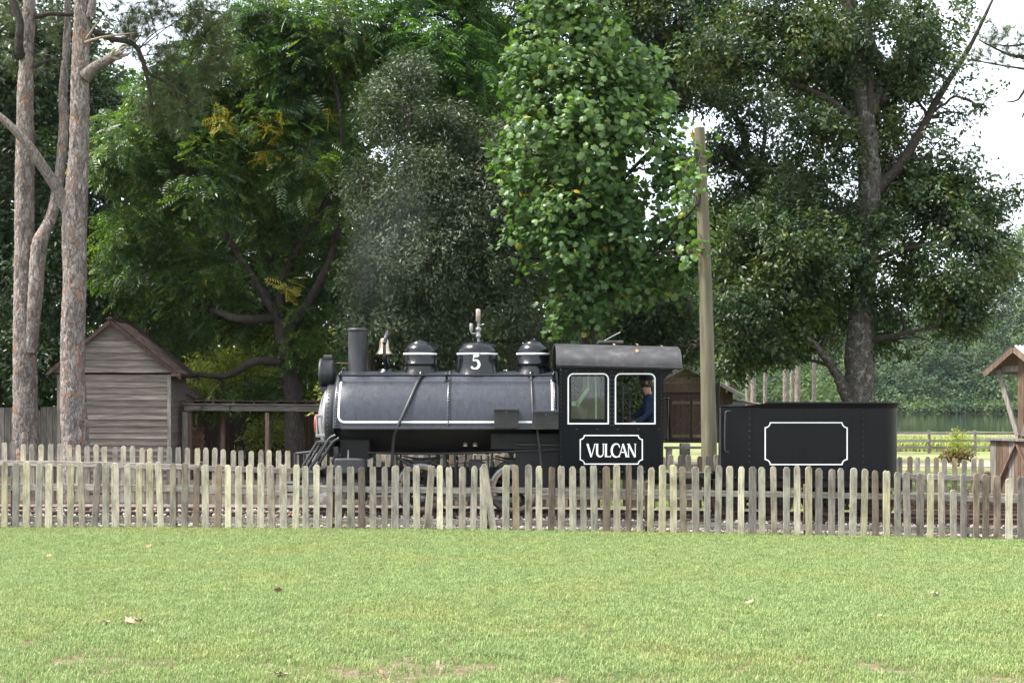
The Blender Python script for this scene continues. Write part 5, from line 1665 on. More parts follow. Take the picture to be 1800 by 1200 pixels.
# brick pier
bp = thing('brick_pier', (X_(345, 35.0), 35.0, ground(-8, 35)), 'crumbling brick pier in the corner behind the clapboard hut', 'pier')
zb = ground(-8, 35)
MB().box((X_(345, 35), 35.05, zb + .62), (.30, .30, 1.24)).build('mortar_core', M['mortar'], bp)
bme = MB().box((0, 0, 0), (.195, .10, .062), None, .006)
brick_me = bpy.data.meshes.new('brick'); brick_me.from_pydata(bme.v, [], bme.f); brick_me.materials.append(M['brick'])
for r_ in range(16):
    for q in range(2):
        o = obj('brick', brick_me, None, bp)
        o.location = (X_(345, 35) - .10 + q * .205 + (.05 if r_ % 2 else 0) - .02, 34.885 + rng.uniform(-.012, .008), zb + .05 + r_ * .076)
        o.rotation_euler = (0, rng.uniform(-.03, .03), rng.uniform(-.04, .04))
# grey board fence behind the pines at the far left
bf = thing('board_fence', (X_(70, 36), 36.5, ground(-12, 36)), 'tall grey vertical board fence at the far left behind the pine trunks', 'fence')
for q in range(24):
    xx = X_(-60, 36.5) + q * .158
    hh = 1.75 + rng.uniform(-.06, .06) - (.25 if q > 17 else 0)
    MB().box((xx, 36.5 + rng.uniform(-.012, .012), ground(-12, 36) + hh / 2), (.148, .025, hh)).build('board', M['plank_grey'], bf)
for zz in (.5, 1.3):
    MB().box((X_(60, 36.5), 36.54, ground(-12, 36) + zz), (4.2, .05, .10)).build('rail', M['plank_grey'], bf)

# ------------------------------------------------------------------ wooden pole
YP = 27.0
pt = [P(1247, 800, YP), P(1246, 760, YP), P(1240, 500, YP), P(1229.5, 225, YP)]
pt[0].z = ground(pt[0].x, YP) - .1
pth = smooth_path(pt, 10)
mb = MB().tube(pth, lerp_list([.158, .152, .128, .105], len(pth)), 24)
po = mb.build('utility_pole', M['pole'])
tag(po, 'tall bare wooden pole standing between locomotive cab and tender', 'pole')

# ------------------------------------------------------------------ old brown shed beyond the path
SY = 50.0
shx0, shx1 = X_(1120, SY), X_(1288, SY)
zf = Z_(778, SY); ze = Z_(689, SY); zr = Z_(645, SY)
shed = thing('plank_shed', ((shx0 + shx1) / 2, SY, ground(5, SY)), 'old brown plank shed with double door seen between cab and tender', 'shed')
mb = MB().box(((shx0 + shx1) / 2, SY + 2.03, (zf + ze) / 2), (shx1 - shx0 - .06, 4.0, ze - zf))
mb.build('core', M['plank_dark'], shed)
nb = 22
dw0, dw1 = X_(1178, SY), X_(1252, SY)
for q in range(nb):
    w = (shx1 - shx0) / nb
    xx = shx0 + (q + .5) * w
    if dw0 - .03 < xx < dw1 + .03: continue
    MB().box((xx, SY - .005 + rng.uniform(-.006, .006), (zf + ze) / 2), (w - .008, .03, ze - zf)).build('wall_plank', M['plank_dark'], shed)
for dq, (a, b) in enumerate(((dw0, dw0 + (dw1 - dw0) * .5 - .01), (dw0 + (dw1 - dw0) * .5 + .01, dw1))):
    dr = MB().box(((a + b) / 2, SY - .0, (zf + Z_(700, SY)) / 2 + .04), (b - a, .02, Z_(700, SY) - zf - .1)).build('door', M['plank_dark'], shed)
    for q in range(4):
        w = (b - a) / 4
        MB().box((a + (q + .5) * w, SY - .024 - .004 * (q % 2), (zf + Z_(700, SY)) / 2 + .04), (w - .01, .024, Z_(701, SY) - zf - .12)).build('door_plank', M['plank_dark'], dr)
    for zz in (.25, 1.45):
        MB().box(((a + b) / 2, SY - .052, zf + zz), (b - a - .1, .022, .11)).build('door_batten', M['plank_brown'], dr)
    MB().bar((a + .08, SY - .05, zf + .42), (b - .08, SY - .05, zf + 1.3), .02, .08, up=(0, 1, 0)).build('door_brace', M['plank_brown'], dr)
MB().box(((shx0 + shx1) / 2, SY - .03, Z_(683, SY)), (shx1 - shx0 + .2, .05, .25)).build('header_board', M['plank_warm'], shed)
q = 0
while True:
    z0_ = ze + .25 + q * .17
    t = (z0_ - ze) / (zr - ze)
    if t > .95: break
    cxm = (shx0 + shx1) / 2; hw = (shx1 - shx0) / 2 * (1 - t)
    MB().box((cxm, SY - .02 - .004 * (q % 2), z0_), (2 * hw, .03, .165)).build('gable_board', M['plank_brown'], shed)
    q += 1
cxm = (shx0 + shx1) / 2
for s in (-1, 1):
    e = Vector((cxm + s * ((shx1 - shx0) / 2 + .35), SY + 1.8, ze - .12)); t_ = Vector((cxm, SY + 1.8, zr + .08))
    MB().bar(t_, e, 4.4, .06, up=(0, 0, 1)).build('roof_slope', M['tin'], shed)
    MB().bar(t_ + Vector((0, -2.23, -.06)), e + Vector((0, -2.23, -.06)), .03, .12).build('barge_board', M['plank_grey'], shed)
MB().bar((X_(1276, SY + .4), SY + 1.2, Z_(699, SY)), (X_(1345, SY), SY + 1.2, Z_(712, SY)), 2.2, .06).build('lean_to_roof', M['tin'], shed)
MB().bar((X_(1276, SY), SY + .08, Z_(701, SY)), (X_(1345, SY), SY + .08, Z_(714, SY)), .04, .10).build('lean_to_rafter', M['plank_warm'], shed)
for p in (1298, 1340):
    MB().box((X_(p, SY), SY + .3, (ground(8, SY) + Z_(710, SY)) / 2), (.1, .1, Z_(712, SY) - ground(8, SY))).build('lean_to_post', M['plank_brown'], shed)
for p in (1130, 1205, 1280):
    MB().box((X_(p, SY), SY + .2, (ground(6, SY) + zf) / 2 - .05), (.35, .4, zf - ground(6, SY) + .05), None, .02).build('foundation_block', M['concrete'], shed)
MB().box((X_(1208, SY), SY - .35, zf - .16), (1.7, .5, .07)).build('door_step', M['plank_grey'], shed)
for q in (-.7, .7):
    MB().box((X_(1208, SY) + q, SY - .35, (zf - .2 + ground(6, SY)) / 2 - .02), (.2, .35, zf - .2 - ground(6, SY) + .06)).build('step_block', M['concrete'], shed)

# ------------------------------------------------------------------ three rail fence by the pond
YW = 73.0
rf = thing('rail_fence', (X_(1650, YW), YW, ground(24, YW)), 'grey three rail wooden fence along the pond beyond the path', 'fence')
zgd = ground(24, YW)
pp = [1480, 1556, 1633, 1714, 1795, 1876]
for p in pp:
    MB().box((X_(p, YW), YW, zgd + .58), (.13, .13, 1.26), None, .01).build('post', M['plank_grey'], rf)
for a, b in zip(pp[:-1], pp[1:]):
    for z in (.30, .66, 1.06):
        MB().bar((X_(a, YW), YW - .085, zgd + z + rng.uniform(-.02, .02)), (X_(b, YW) - .01, YW - .085, zgd + z + rng.uniform(-.02, .02)), .035, .14).build('rail', M['beam_grey'], rf)

# ------------------------------------------------------------------ roofed well at the right edge
WY = 25.55
wc = Vector((9.98, 26.1, ground(9.5, 25.6)))
well = thing('roofed_well', wc, 'roofed wooden well with braced posts and tin gable at the right edge', 'well')
yaw = R(32)
Rw = Matrix.Rotation(yaw, 3, 'Z')
def W(x, y, z): return wc + Rw @ Vector((x, y, 0)) + Vector((0, 0, z))
zb0 = 0.36; zb1 = Z_(776, WY) - wc.z
hw_ = .62
def wbox(name, c_, d, mat, parent, bev=.004):
    return MB().box(W(*c_), d, Rw, bev).build(name, mat, parent)
wbox('base_platform', (0, 0, .20), (1.6, 1.6, .36), M['plank_dark'], well)
bxw = wbox('box_core', (0, 0, (zb0 + zb1) / 2), (hw_ * 2 - .06, hw_ * 2 - .06, zb1 - zb0), M['plank_dark'], well)
for side in range(4):
    Rs = Matrix.Rotation(side * PI / 2, 3, 'Z')
    for q in range(9):
        u = -hw_ + (q + .5) * hw_ * 2 / 9
        l = Rs @ Vector((u, -hw_ + .0, 0))
        dd = Rs @ Vector((hw_ * 2 / 9 - .008, .03, 0))
        MB().box(W(l.x, l.y, (zb0 + zb1) / 2), (abs(dd.x), abs(dd.y), zb1 - zb0), Rw).build('board', M['plank_warm'] if (q + side) % 3 else M['plank_grey'], bxw)
    # inverted V brace
    for s in (-1, 1):
        a = Rs @ Vector((0.02 * s, -hw_ - .04, 0)); b = Rs @ Vector((s * hw_ * .85, -hw_ - .04, 0))
        MB().bar(W(a.x, a.y, zb1 - .06), W(b.x, b.y, zb0 + .02), .03, .09, up=Rw @ (Rs @ Vector((0, -1, 0)))).build('brace', M['plank_warm'], bxw)
wbox('top_board', (0, 0, zb1 + .025), (hw_ * 2 + .16, hw_ * 2 + .16, .05), M['plank_grey'], well)
zrf = Z_(650, WY) - wc.z; zrd = Z_(609, WY) - wc.z
for s in (-1, 1):
    x0 = s * (hw_ - .14)
    p_ = wbox('post', (x0, 0, (zb1 + zrd) / 2), (.13, .13, zrd - zb1 - .1), M['plank_warm'], well)
    for t in (-1, 1):
        MB().bar(W(x0 - s * -.08, t * .06, zb1 + .10), W(x0 + s * .08, t * .50, zrf + .02), .035, .09).build('brace', M['plank_grey'], p_)
    MB().bar(W(x0, -.52, zrf + .03), W(x0, .52, zrf + .03), .05, .11).build('tie_beam', M['plank_grey'], p_)
for t in (-1, 1):
    a = W(-.95, 0, zrd); 
    d = (W(0, t * .66, zrf - .04) - W(0, 0, zrd)); L = d.length; d.normalize()
    xax = Rw @ Vector((1, 0, 0))
    rot = Matrix((xax, d, xax.cross(d))).transposed()
    c_ = (W(0, t * .66, zrf - .04) + W(0, 0, zrd)) / 2
    up = xax.cross(d); up = up if up.z > 0 else -up
    sl_ = MB().box(c_ - up * .02, (1.5, L, .03), rot).build('roof_slope', M['plank_warm'], well)
    # corrugated tin
    V = []; nq = 56
    for q in range(nq + 1):
        u = -0.79 + 1.58 * q / nq
        hgt = .012 * math.cos(q * PI / 2)
        for v_ in (-.02, L + .05):
            V.append(W(0, 0, zrd) + xax * u + d * v_ + up * (.022 + hgt))
    MB().add(V, [(2 * q, 2 * q + 2, 2 * q + 3, 2 * q + 1) for q in range(nq)], True).build('tin_sheet', M['tin'], sl_)
for s in (-1, 1):
    for t in (-1, 1):
        MB().bar(W(s * .762, 0, zrd - .04), W(s * .762, t * .66, zrf - .08), .03, .10).build('barge_board', M['plank_brown'], well)
MB().tube([W(-.40, 0, zb1 + .55), W(.40, 0, zb1 + .55)], .06, 12).build('windlass', M['plank_grey'], well)

# ------------------------------------------------------------------ fallen leaves
def fallen(p, size, mat, label, seed, cat='leaf', group=None, z=None, rot=None):
    rg = random.Random(seed)
    out = [(0, -.5), (.22, -.35), (.42, -.3), (.34, -.05), (.5, .12), (.3, .22), (.16, .3), (0, .55), (-.16, .3), (-.32, .24), (-.5, .1), (-.33, -.06), (-.44, -.3), (-.2, -.34)]
    V = [(0, 0, .10)]
    cu = rg.uniform(.4, 1.0)
    for (x, y) in out:
        V.append((x * rg.uniform(.85, 1.1), y, cu * (x * x * 1.2 + .35 * y * y) + rg.uniform(0, .05)))
    n_ = len(out)
    mb = MB().add(V, [(0, i + 1, (i + 1) % n_ + 1) for i in range(n_)], True)
    mb.tube([(0, -.5, .09), (.03, -.85, .14), (.05, -1.0, .16)], .018, 5)
    me = bpy.data.meshes.new('fallen_leaf'); me.from_pydata([tuple(c * size for c in v) for v in mb.v], [], mb.f); me.update()
    o = obj('fallen_leaf', me, mat)
    o.location = p
    o.rotation_euler = rot if rot else (rg.uniform(-.5, .5) + .5, rg.uniform(-.4, .4), rg.uniform(0, 6.28))
    tag(o, label, cat, group)
    return o
M['dead_tan'] = noisy('dead_leaf_tan', [(0.3, (0.26, 0.18, 0.115)), (0.7, (0.38, 0.29, 0.21))], 20, rough=.8, bump=.3)
M['dead_orange'] = noisy('dead_leaf_orange', [(0.3, (0.32, 0.16, 0.065)), (0.7, (0.44, 0.26, 0.12))], 20, rough=.8, bump=.3)
M['dead_brown'] = noisy('dead_leaf_brown', [(0.3, (0.24, 0.13, 0.08)), (0.7, (0.38, 0.24, 0.16))], 20, rough=.8, bump=.3)
def lawn_at(px, py):
    y = 12.0
    for _ in range(60):
        z = ground(X_(px, y), y)
        y = (EYE - z) * F / (py - HOR)
    return Vector((X_(px, y), y, ground(X_(px, y), y) + .045))
LV = [(229, 1101, .13, 'dead_tan', 'largest tan dry leaf of the pair lying at lower left of the lawn'),
      (243, 1100, .11, 'dead_tan', 'tan dry leaf with dark stalk, right one of the pair at lower left'),
      (186, 1102, .09, 'dead_tan', 'small tan leaf upright in the grass left of the leaf pair'),
      (262, 966, .09, 'dead_orange', 'orange tan leaf near the fence at upper left of the lawn'),
      (285, 962, .07, 'dead_orange', 'small curled leaf right beside the orange one near the fence'),
      (86, 984, .08, 'dead_orange', 'orange leaf on the lawn nearest the left edge'),
      (490, 1046, .10, 'dead_brown', 'reddish brown dry leaf in the middle left of the lawn'),
      (672, 1006, .07, 'dead_tan', 'small pale leaf on the lawn below the locomotive front'),
      (866, 1078, .07, 'dead_orange', 'small orange leaf on the lawn near the centre'),
      (1318, 1066, .10, 'dead_tan', 'pale tan leaf on the lawn below the tender'),
      (1643, 1052, .11, 'dead_tan', 'pale tan leaf at the right part of the lawn'),
      (1547, 1090, .06, 'dead_orange', 'tiny orange leaf on the lawn below the pale tan one'),
      (770, 1183, .10, 'dead_tan', 'pale grey leaf at the bottom of the lawn right of centre line'),
      (495, 1197, .12, 'dead_tan', 'curled tan leaf cut by the bottom edge of the lawn'),
      (670, 1198, .11, 'dead_orange', 'orange tan leaf cut by the bottom edge')]
for i, (a, b, s, m_, lb) in enumerate(LV):
    fallen(lawn_at(a, b), s, M[m_], lb, 100 + i, group='fallen leaves on the lawn')
RL = [(1119, 628, 22.66, 'yellow leaf lying low on the cab roof'), (1079, 608, 23.0, 'pale leaf near the middle of the cab roof'), (1119, 604, 23.2, 'pale leaf high on the cab roof crest'), (1162, 610, 22.95, 'pale leaf near the rear of the cab roof')]
def roof_z(x, y):
    cc = min(1, abs(YC - y) / 1.03) ** (1 / .72)
    ss = math.sqrt(max(0, 1 - cc * cc))
    return 2.585 + .375 * ss ** .8 - .05 * (x - RX0) / (RX1 - RX0)
for i, (a, b, y, lb) in enumerate(RL):
    x = X_(a, y)
    fallen((x, y, roof_z(x, y) + .022), .055 if i else .075, M['dead_orange'] if i == 0 else M['dead_tan'], lb, 140 + i, group='fallen leaves on the cab roof', rot=(-.5 if i else -1.0, 0, i * 1.3) if False else (.55 if i else .9, 0, .3 * i))

# ------------------------------------------------------------------ trees
# leaf templates: +y along the leaf, +z its upper side
T_SIMPLE = ([(0, 0, 0), (.24, .45, .06), (0, 1, -.05), (-.24, .45, .06)], [(0, 1, 2), (0, 2, 3)])
T_NARROW = ([(0, 0, 0), (.17, .5, .05), (0, 1, -.06), (-.17, .5, .05)], [(0, 1, 2), (0, 2, 3)])
_lob = [(0, 0), (.20, -.04), (.46, .02), (.36, .26), (.56, .48), (.30, .56), (.22, .82), (0, .74), (-.22, .82), (-.30, .56), (-.56, .48), (-.36, .26), (-.46, .02), (-.20, -.04)]
T_LOBED = ([(0, .34, .03)] + [(x, y, -.28 * abs(x) - .12 * y * y) for x, y in _lob], [(0, i + 1, (i + 1) % len(_lob) + 1) for i in range(len(_lob))])
def pinnate(nl=6):
    V = []; T = []
    for i in range(nl):
        t = .12 + .80 * i / (nl - 1)
        L = .30 * (1 - .45 * abs(t - .45)); w = .055
        for s in (-1, 1):
            b = len(V)
            dz = -.25 * t * t
            V += [(0, t, dz), (s * L * .5, t + L * .22 - w, dz - .02), (s * L, t + L * .5, dz - .09), (s * L * .45, t + L * .22 + w, dz - .0)]
            T += [(b, b + 1, b + 2), (b, b + 2, b + 3)] if s > 0 else [(b, b + 2, b + 1), (b, b + 3, b + 2)]
    b = len(V)
    V += [(0, .9, -.21), (.055, 1.05, -.27), (0, 1.2, -.36), (-.055, 1.05, -.27)]
    T += [(b, b + 1, b + 2), (b, b + 2, b + 3)]
    return V, T
T_PINN = pinnate()
def tuft(n=34, seed=1):
    rg = random.Random(seed); V = []; T = []
    for i in range(n):
        a = rg.uniform(0, 2 * PI); e = rg.uniform(-.35, 1.3)
        d = Vector((math.cos(a) * math.cos(e), math.sin(e), math.sin(a) * math.cos(e))).normalized()
        s = d.orthogonal().normalized() * .018
        b = len(V)
        L = rg.uniform(.75, 1.05)
        V += [tuple(s), tuple(-s), tuple(d * L + Vector((0, 0, -.1)))]
        T.append((b, b + 1, b + 2))
    return V, T
T_TUFT = tuft()

def blob3(b):
    px, py, rx, ry, Y, d = b
    return P(px, py, Y), Vector((rx * Y / F, d, ry * Y / F))

def leaf_points(blobs, n, seed, per, spread, gap, gscale, shell):
    rg = np.random.default_rng(seed)
    B = [blob3(b) for b in blobs]
    wt = np.array([(r.x * r.y * r.z) ** .72 for c, r in B]); wt /= wt.sum()
    ncl = int(n / per / max(.05, 1 - gap)) + 50
    bi = rg.choice(len(B), ncl, p=wt)
    C = np.array([c for c, r in B])[bi]; Rr = np.array([r for c, r in B])[bi]
    d = rg.normal(size=(ncl, 3)); d /= np.linalg.norm(d, axis=1, keepdims=True)
    rad = rg.uniform(0, 1, ncl) ** shell
    cl = C + d * Rr * rad[:, None]
    nz = vnoise(cl * gscale, seed) * .65 + vnoise(cl * gscale * 2.7, seed + 7) * .35
    thr = np.quantile(nz, gap)
    keep = nz > thr
    cl = cl[keep][: n // per]; d = d[keep][: n // per]
    m = len(cl)
    # leaves sit along a short twig that leaves the cluster point outwards
    tw = d * np.array([1, 1, .6]) + rg.normal(size=(m, 3)) * .7
    tw /= np.linalg.norm(tw, axis=1, keepdims=True)
    pos = np.repeat(cl, per, 0) + np.repeat(tw, per, 0) * (rg.uniform(-.5, 1.0, (m * per, 1)) * spread) + rg.normal(size=(m * per, 3)) * spread * .35
    out = np.repeat(d, per, 0); twr = np.repeat(tw, per, 0)
    cn = np.repeat(rg.normal(size=(m, 3)), per, 0)
    return rg, pos, out, twr, cn

def foliage(name, parent, blobs, n, tpl, size, mat, seed, per=8, spread=.28, gap=.35, gscale=.9, shell=.45, nup=.7, nout=.5, nrnd=.6, droop=.35, split=0, split_mat=None, zmin=None):
    rg, pos, out, tw, cn = leaf_points(blobs, n, seed, per, spread, gap, gscale, shell)
    if zmin is not None:
        k_ = pos[:, 2] > zmin
        pos, out, tw, cn = pos[k_], out[k_], tw[k_], cn[k_]
    m = len(pos)
    N = np.array([0, 0, nup]) + out * nout + (cn * .75 + rg.normal(size=(m, 3)) * .65) * nrnd
    A = tw * .6 + out * .4 + rg.normal(size=(m, 3)) * .55 + np.array([0, 0, -droop])
    S = size * rg.uniform(.55, 1.32, m)
    o2 = None
    if split:
        # the largest-looking leaves, one object each
        order = np.argsort(pos[:, 1] - .6 * S)
        inview = [i for i in order if abs(pos[i, 0]) < .36 * pos[i, 1]]
        first = np.array(inview[:split]); rest = np.setdiff1d(np.arange(m), first)
        tv, tf = tpl
        me = bpy.data.meshes.new('leaf'); me.from_pydata([tuple(v) for v in tv], [], [tuple(f) for f in tf]); me.materials.append(split_mat); me.update()
        Nn = N / np.linalg.norm(N, axis=1, keepdims=True)
        Aa = A - Nn * (A * Nn).sum(1, keepdims=True); Aa /= np.linalg.norm(Aa, axis=1, keepdims=True)
        Bb = np.cross(Aa, Nn)
        V, T = scatter(tpl[0], tpl[1], pos[rest], A[rest], N[rest], S[rest])
        cr = tag(big_mesh(name, V, T, mat, parent), kind='stuff')
        for i in first:
            o = obj('leaf', me, None, cr)
            o.location = pos[i]; o.scale = (S[i],) * 3
            o.rotation_euler = Matrix((Bb[i], Aa[i], Nn[i])).transposed().to_euler()
        return cr
    V, T = scatter(tpl[0], tpl[1], pos, A, N, S)
    return big_mesh(name, V, T, mat, parent)

def trunk(name, parent, pts, radii, mat, seg=14, sub=6, wob=.03, seed=0):
    pth = smooth_path(pts, sub)
    rr = lerp_list(radii, len(pth))
    rg = random.Random(seed)
    pth = [p + Vector((rg.uniform(-1, 1), rg.uniform(-1, 1), 0)) * r * wob * 3 if 0 < i < len(pth) - 1 else p for i, (p, r) in enumerate(zip(pth, rr))]
    rr = [r * rg.uniform(1 - wob, 1 + wob) for r in rr]
    return MB().tube(pth, rr, seg).build(name, mat, parent)

def branches(name, parent, nodes, blobs, mat, seed, r0=.07, twigs=5):
    """nodes: points on trunk and limbs; a branch to each blob and thinner ones inside it"""
    rg = random.Random(seed)
    mb = MB()
    for b in blobs:
        c_, r = blob3(b)
        best = min(nodes, key=lambda q: (q - c_).length + (2.0 * max(0, q.z - c_.z)))
        mid = best.lerp(c_, .5) + Vector((rg.uniform(-.2, .2), rg.uniform(-.2, .2), rg.uniform(0, .35)))
        pth = smooth_path([best, mid, c_], 6)
        pth = [p + Vector((rg.uniform(-1, 1), rg.uniform(-1, 1), rg.uniform(-1, 1))) * .03 for p in pth]; pth[0] = best
        mb.tube(pth, lerp_list([r0, r0 * .65, r0 * .35], len(pth)), 7)
        for q in range(twigs):
            st_ = pth[rg.randrange(len(pth) // 3, len(pth))]
            d = Vector((rg.gauss(0, 1), rg.gauss(0, 1), rg.gauss(.1, .8))).normalized()
            e = c_ + Vector((d.x * r.x, d.y * r.y, d.z * r.z)) * rg.uniform(.6, 1.0)
            m1 = st_.lerp(e, .5) + Vector((rg.uniform(-.2, .2), rg.uniform(-.2, .2), rg.uniform(-.1, .25)))
            p2 = smooth_path([st_, m1, e], 4)
            mb.tube(p2, lerp_list([r0 * .38, r0 * .24, r0 * .10], len(p2)), 5, caps=False)
    return tag(mb.build(name, mat, parent), kind='stuff')

def px_path(lst, dY=0.0):
    return [P(a, b, Y + dY) for a, b, Y in lst]

def root(p):
    q = p.copy(); q.z = ground(p.x, p.y) - .15
    return q

# --- pines at the left: furrowed trunks
def pine_trunk(name, parent, pts, radii, mat, seg=64, sub=40, amp=.024, seed=0):
    pth = smooth_path(pts, sub)
    n_ = len(pth); rr = lerp_list(radii, n_)
    V = []
    for i, (p, r) in enumerate(zip(pth, rr)):
        for k_ in range(seg):
            a = 2 * PI * k_ / seg
            d = Vector((math.cos(a), math.sin(a), 0))
            q = Vector((d.x * r * 13, d.y * r * 13, p.z * 5.5 + seed * 9))
            q2 = q + Vector((mnoise.noise(q * .9), mnoise.noise(q * .9 + Vector((5, 5, 5))), 1.6 * mnoise.noise(q * .9 + Vector((9, 1, 4))))) * .75
            dist = mnoise.voronoi(q2)[0]
            edge = min(1.0, (dist[1] - dist[0]) * 2.2)
            lev = mnoise.cell(Vector((round(dist[0] * 50), q2.x // 1.1, q2.z // 1.4)))
            h = amp * (edge - .6) * .55 + amp * .5 * mnoise.noise(q * .55) + amp * .35 * mnoise.noise(q * 2.2) + r * .06 * mnoise.noise(Vector((d.x, d.y, p.z * .8 + seed)))
            V.append(p + d * (r + h))
    F_ = [(i * seg + k_, i * seg + (k_ + 1) % seg, (i + 1) * seg + (k_ + 1) % seg, (i + 1) * seg + k_) for i in range(n_ - 1) for k_ in range(seg)]
    return MB().add(V, F_, True).build(name, mat, parent)

def needles(name, parent, pts, n, size, seed, spread):
    rg = np.random.default_rng(seed)
    pts = np.array([tuple(p) for p in pts])
    c_ = pts[rg.integers(0, len(pts), n)] + rg.normal(size=(n, 3)) * spread
    A = rg.normal(size=(n, 3)) + np.array([0, 0, .2]); N = rg.normal(size=(n, 3))
    V, T = scatter(T_TUFT[0], T_TUFT[1], c_, A, N, size * rg.uniform(.7, 1.2, n))
    return tag(big_mesh(name, V, T, M['needle'], parent), kind='stuff')

Y1 = 28.4
pb = [root(P(133, 800, Y1)), P(132, 790, Y1), P(128, 650, Y1), P(131, 500, Y1), P(132, 380, Y1), P(139, 250, Y1), P(141, 120, Y1), P(146, 0, Y1), P(150, -150, Y1), P(153, -330, Y1)]
pineB = thing('pine_tree', pb[0], 'tall forked pine with scaly reddish bark and a broken limb, in front of the hut', 'pine tree')
pine_trunk('trunk', pineB, pb, [.305, .28, .243, .238, .25, .198, .178, .162, .145, .10], M['bark_pine'], seed=1)
lp = px_path([(122, 375, Y1), (104, 338, Y1 - .1), (70, 285, Y1 - .3), (45, 250, Y1 - .4), (0, 205, Y1 - .5), (-60, 160, Y1 - .6), (-120, 60, Y1 - .6)])
pine_trunk('limb', pineB, lp, [.16, .135, .13, .12, .115, .10, .06], M['bark_limb'], seg=32, sub=14, amp=.008, seed=2)
mb = MB()
bp_ = smooth_path(px_path([(150, 135, Y1 - .1), (168, 118, Y1 - .2), (186, 108, Y1 - .35), (205, 96, Y1 - .4)]), 5)
mb.tube(bp_, lerp_list([.14, .115, .10, .09], len(bp_)), 12)
br_o = mb.build('broken_limb', M['bark_limb'], pineB)
mb = MB()
for q, (ex, ey) in enumerate(((226, 80), (232, 92), (214, 100), (222, 88), (208, 85))):
    mb.tube([P(190 + q * 2, 104 - 2 * q, Y1 - .4 - .03 * q), P(ex - 8, ey + 4, Y1 - .42 - .03 * q), P(ex, ey, Y1 - .42)], [.05, .035, .004], 5)
mb.build('splinters', M['broken_wood'], br_o)
MB().tube(smooth_path(px_path([(150, 75, Y1 - .2), (175, 67, Y1 - .3), (205, 62, Y1 - .35), (238, 58, Y1 - .35)]), 4), lerp_list([.035, .028, .02, .008], 13), 7).build('dead_branch', M['broken_wood'], pineB)
MB().tube(smooth_path(px_path([(152, 68, Y1 - .2), (163, 52, Y1 - .3), (172, 38, Y1 - .3)]), 4), lerp_list([.03, .02, .008], 9), 7).build('dead_branch', M['broken_wood'], pineB)
bl = px_path([(165, 55, Y1), (195, 68, Y1 + .2), (235, 78, Y1 + .3), (252, 110, Y1 + .3), (262, 130, Y1 + .4), (300, 148, Y1 + .5), (345, 190, Y1 + .6)])
trunk('limb', pineB, bl, [.07, .06, .055, .045, .035, .025, .012], M['bark_dark'], 8, 4, .06, 3)
bl2 = px_path([(252, 112, Y1 + .3), (264, 160, Y1 + .4), (262, 195, Y1 + .4)])
trunk('limb', pineB, bl2, [.045, .03, .012], M['bark_dark'], 7, 4, .06, 4)
bl3 = px_path([(160, 30, Y1 - .1), (162, 5, Y1 - .1), (168, -60, Y1)])
trunk('limb', pineB, bl3, [.09, .08, .06], M['bark_limb'], 8, 4, .04, 4)
ndl = px_path([(280, 120, 29), (300, 150, 29), (320, 150, 29.2), (340, 175, 29.2), (360, 120, 29.4), (345, 70, 29.2), (300, 90, 29), (265, 190, 29), (285, 205, 29), (230, 70, 28.8), (370, 60, 29.3), (250, 40, 29), (225, 30, 28.7), (330, 40, 29), (390, 95, 29.3), (350, 15, 29), (310, 205, 29), (280, 20, 29), (385, 30, 29)])
needles('needle_tufts', pineB, ndl, 640, .28, 4, .20)
mb = MB()
rng = random.Random(5)
for p in ndl[:17]:
    s_ = min(smooth_path(bl, 3) + smooth_path(bl2, 3) + bl3, key=lambda q: (q - p).length)
    m1 = s_.lerp(p, .5) + Vector((rng.uniform(-.1, .1), 0, rng.uniform(-.05, .15)))
    mb.tube(smooth_path([s_, m1, p], 3), [.014, .012, .011, .010, .009, .007, .005], 5)
tag(mb.build('twigs', M['bark_dark'], pineB), kind='stuff')
top = P(152, -330, Y1)
needles('needle_crown', pineB, [top + Vector((random.Random(q).uniform(-2, 2), random.Random(q + 50).uniform(-2, 2), random.Random(q + 90).uniform(-.6, 1.6))) for q in range(40)], 500, .32, 6, .4)

Y2 = 29.6
pa_ = [root(P(45, 800, Y2)), P(46, 780, Y2), P(44, 650, Y2), P(43, 500, Y2), P(43, 350, Y2), P(44, 230, Y2), P(45, 150, Y2), P(48, 90, Y2), P(52, 0, Y2), P(56, -150, Y2), P(58, -330, Y2)]
pineA = thing('pine_tree', pa_[0], 'tall pine at the far left with a second leaning stem rising from its trunk', 'pine tree')
pine_trunk('trunk', pineA, pa_, [.305, .275, .245, .222, .20, .188, .172, .132, .125, .12, .09], M['bark_pine'], seed=7)
lp = px_path([(54, 620, Y2 - .1), (62, 520, Y2 - .2), (66, 460, Y2 - .2), (72, 420, Y2 - .2), (92, 375, Y2), (106, 300, Y2 + .1), (112, 220, Y2 + .2), (112, 150, Y2 + .3), (118, 60, Y2 + .3), (120, -150, Y2 + .3)])
pine_trunk('leaning_stem', pineA, lp, [.12, .16, .165, .16, .125, .11, .10, .09, .08, .05], M['bark_pine'], seg=40, sub=20, amp=.015, seed=8)
trunk('limb', pineA, px_path([(40, 100, Y2 - .1), (33, 85, Y2 - .25), (36, 45, Y2 - .3), (25, 10, Y2 - .3), (-10, -60, Y2 - .3)]), [.10, .095, .085, .08, .05], M['bark_dark'], 10, 5, .05, 8)
trunk('limb', pineA, px_path([(64, 30, Y2), (90, 24, Y2 - .1), (118, 26, Y2), (150, 22, Y2 + .2)]), [.06, .05, .045, .03], M['bark_dark'], 8, 5, .06, 9)
trunk('limb', pineA, px_path([(60, 118, Y2), (80, 108, Y2), (110, 104, Y2 + .2)]), [.045, .035, .02], M['bark_dark'], 8, 5, .06, 9)
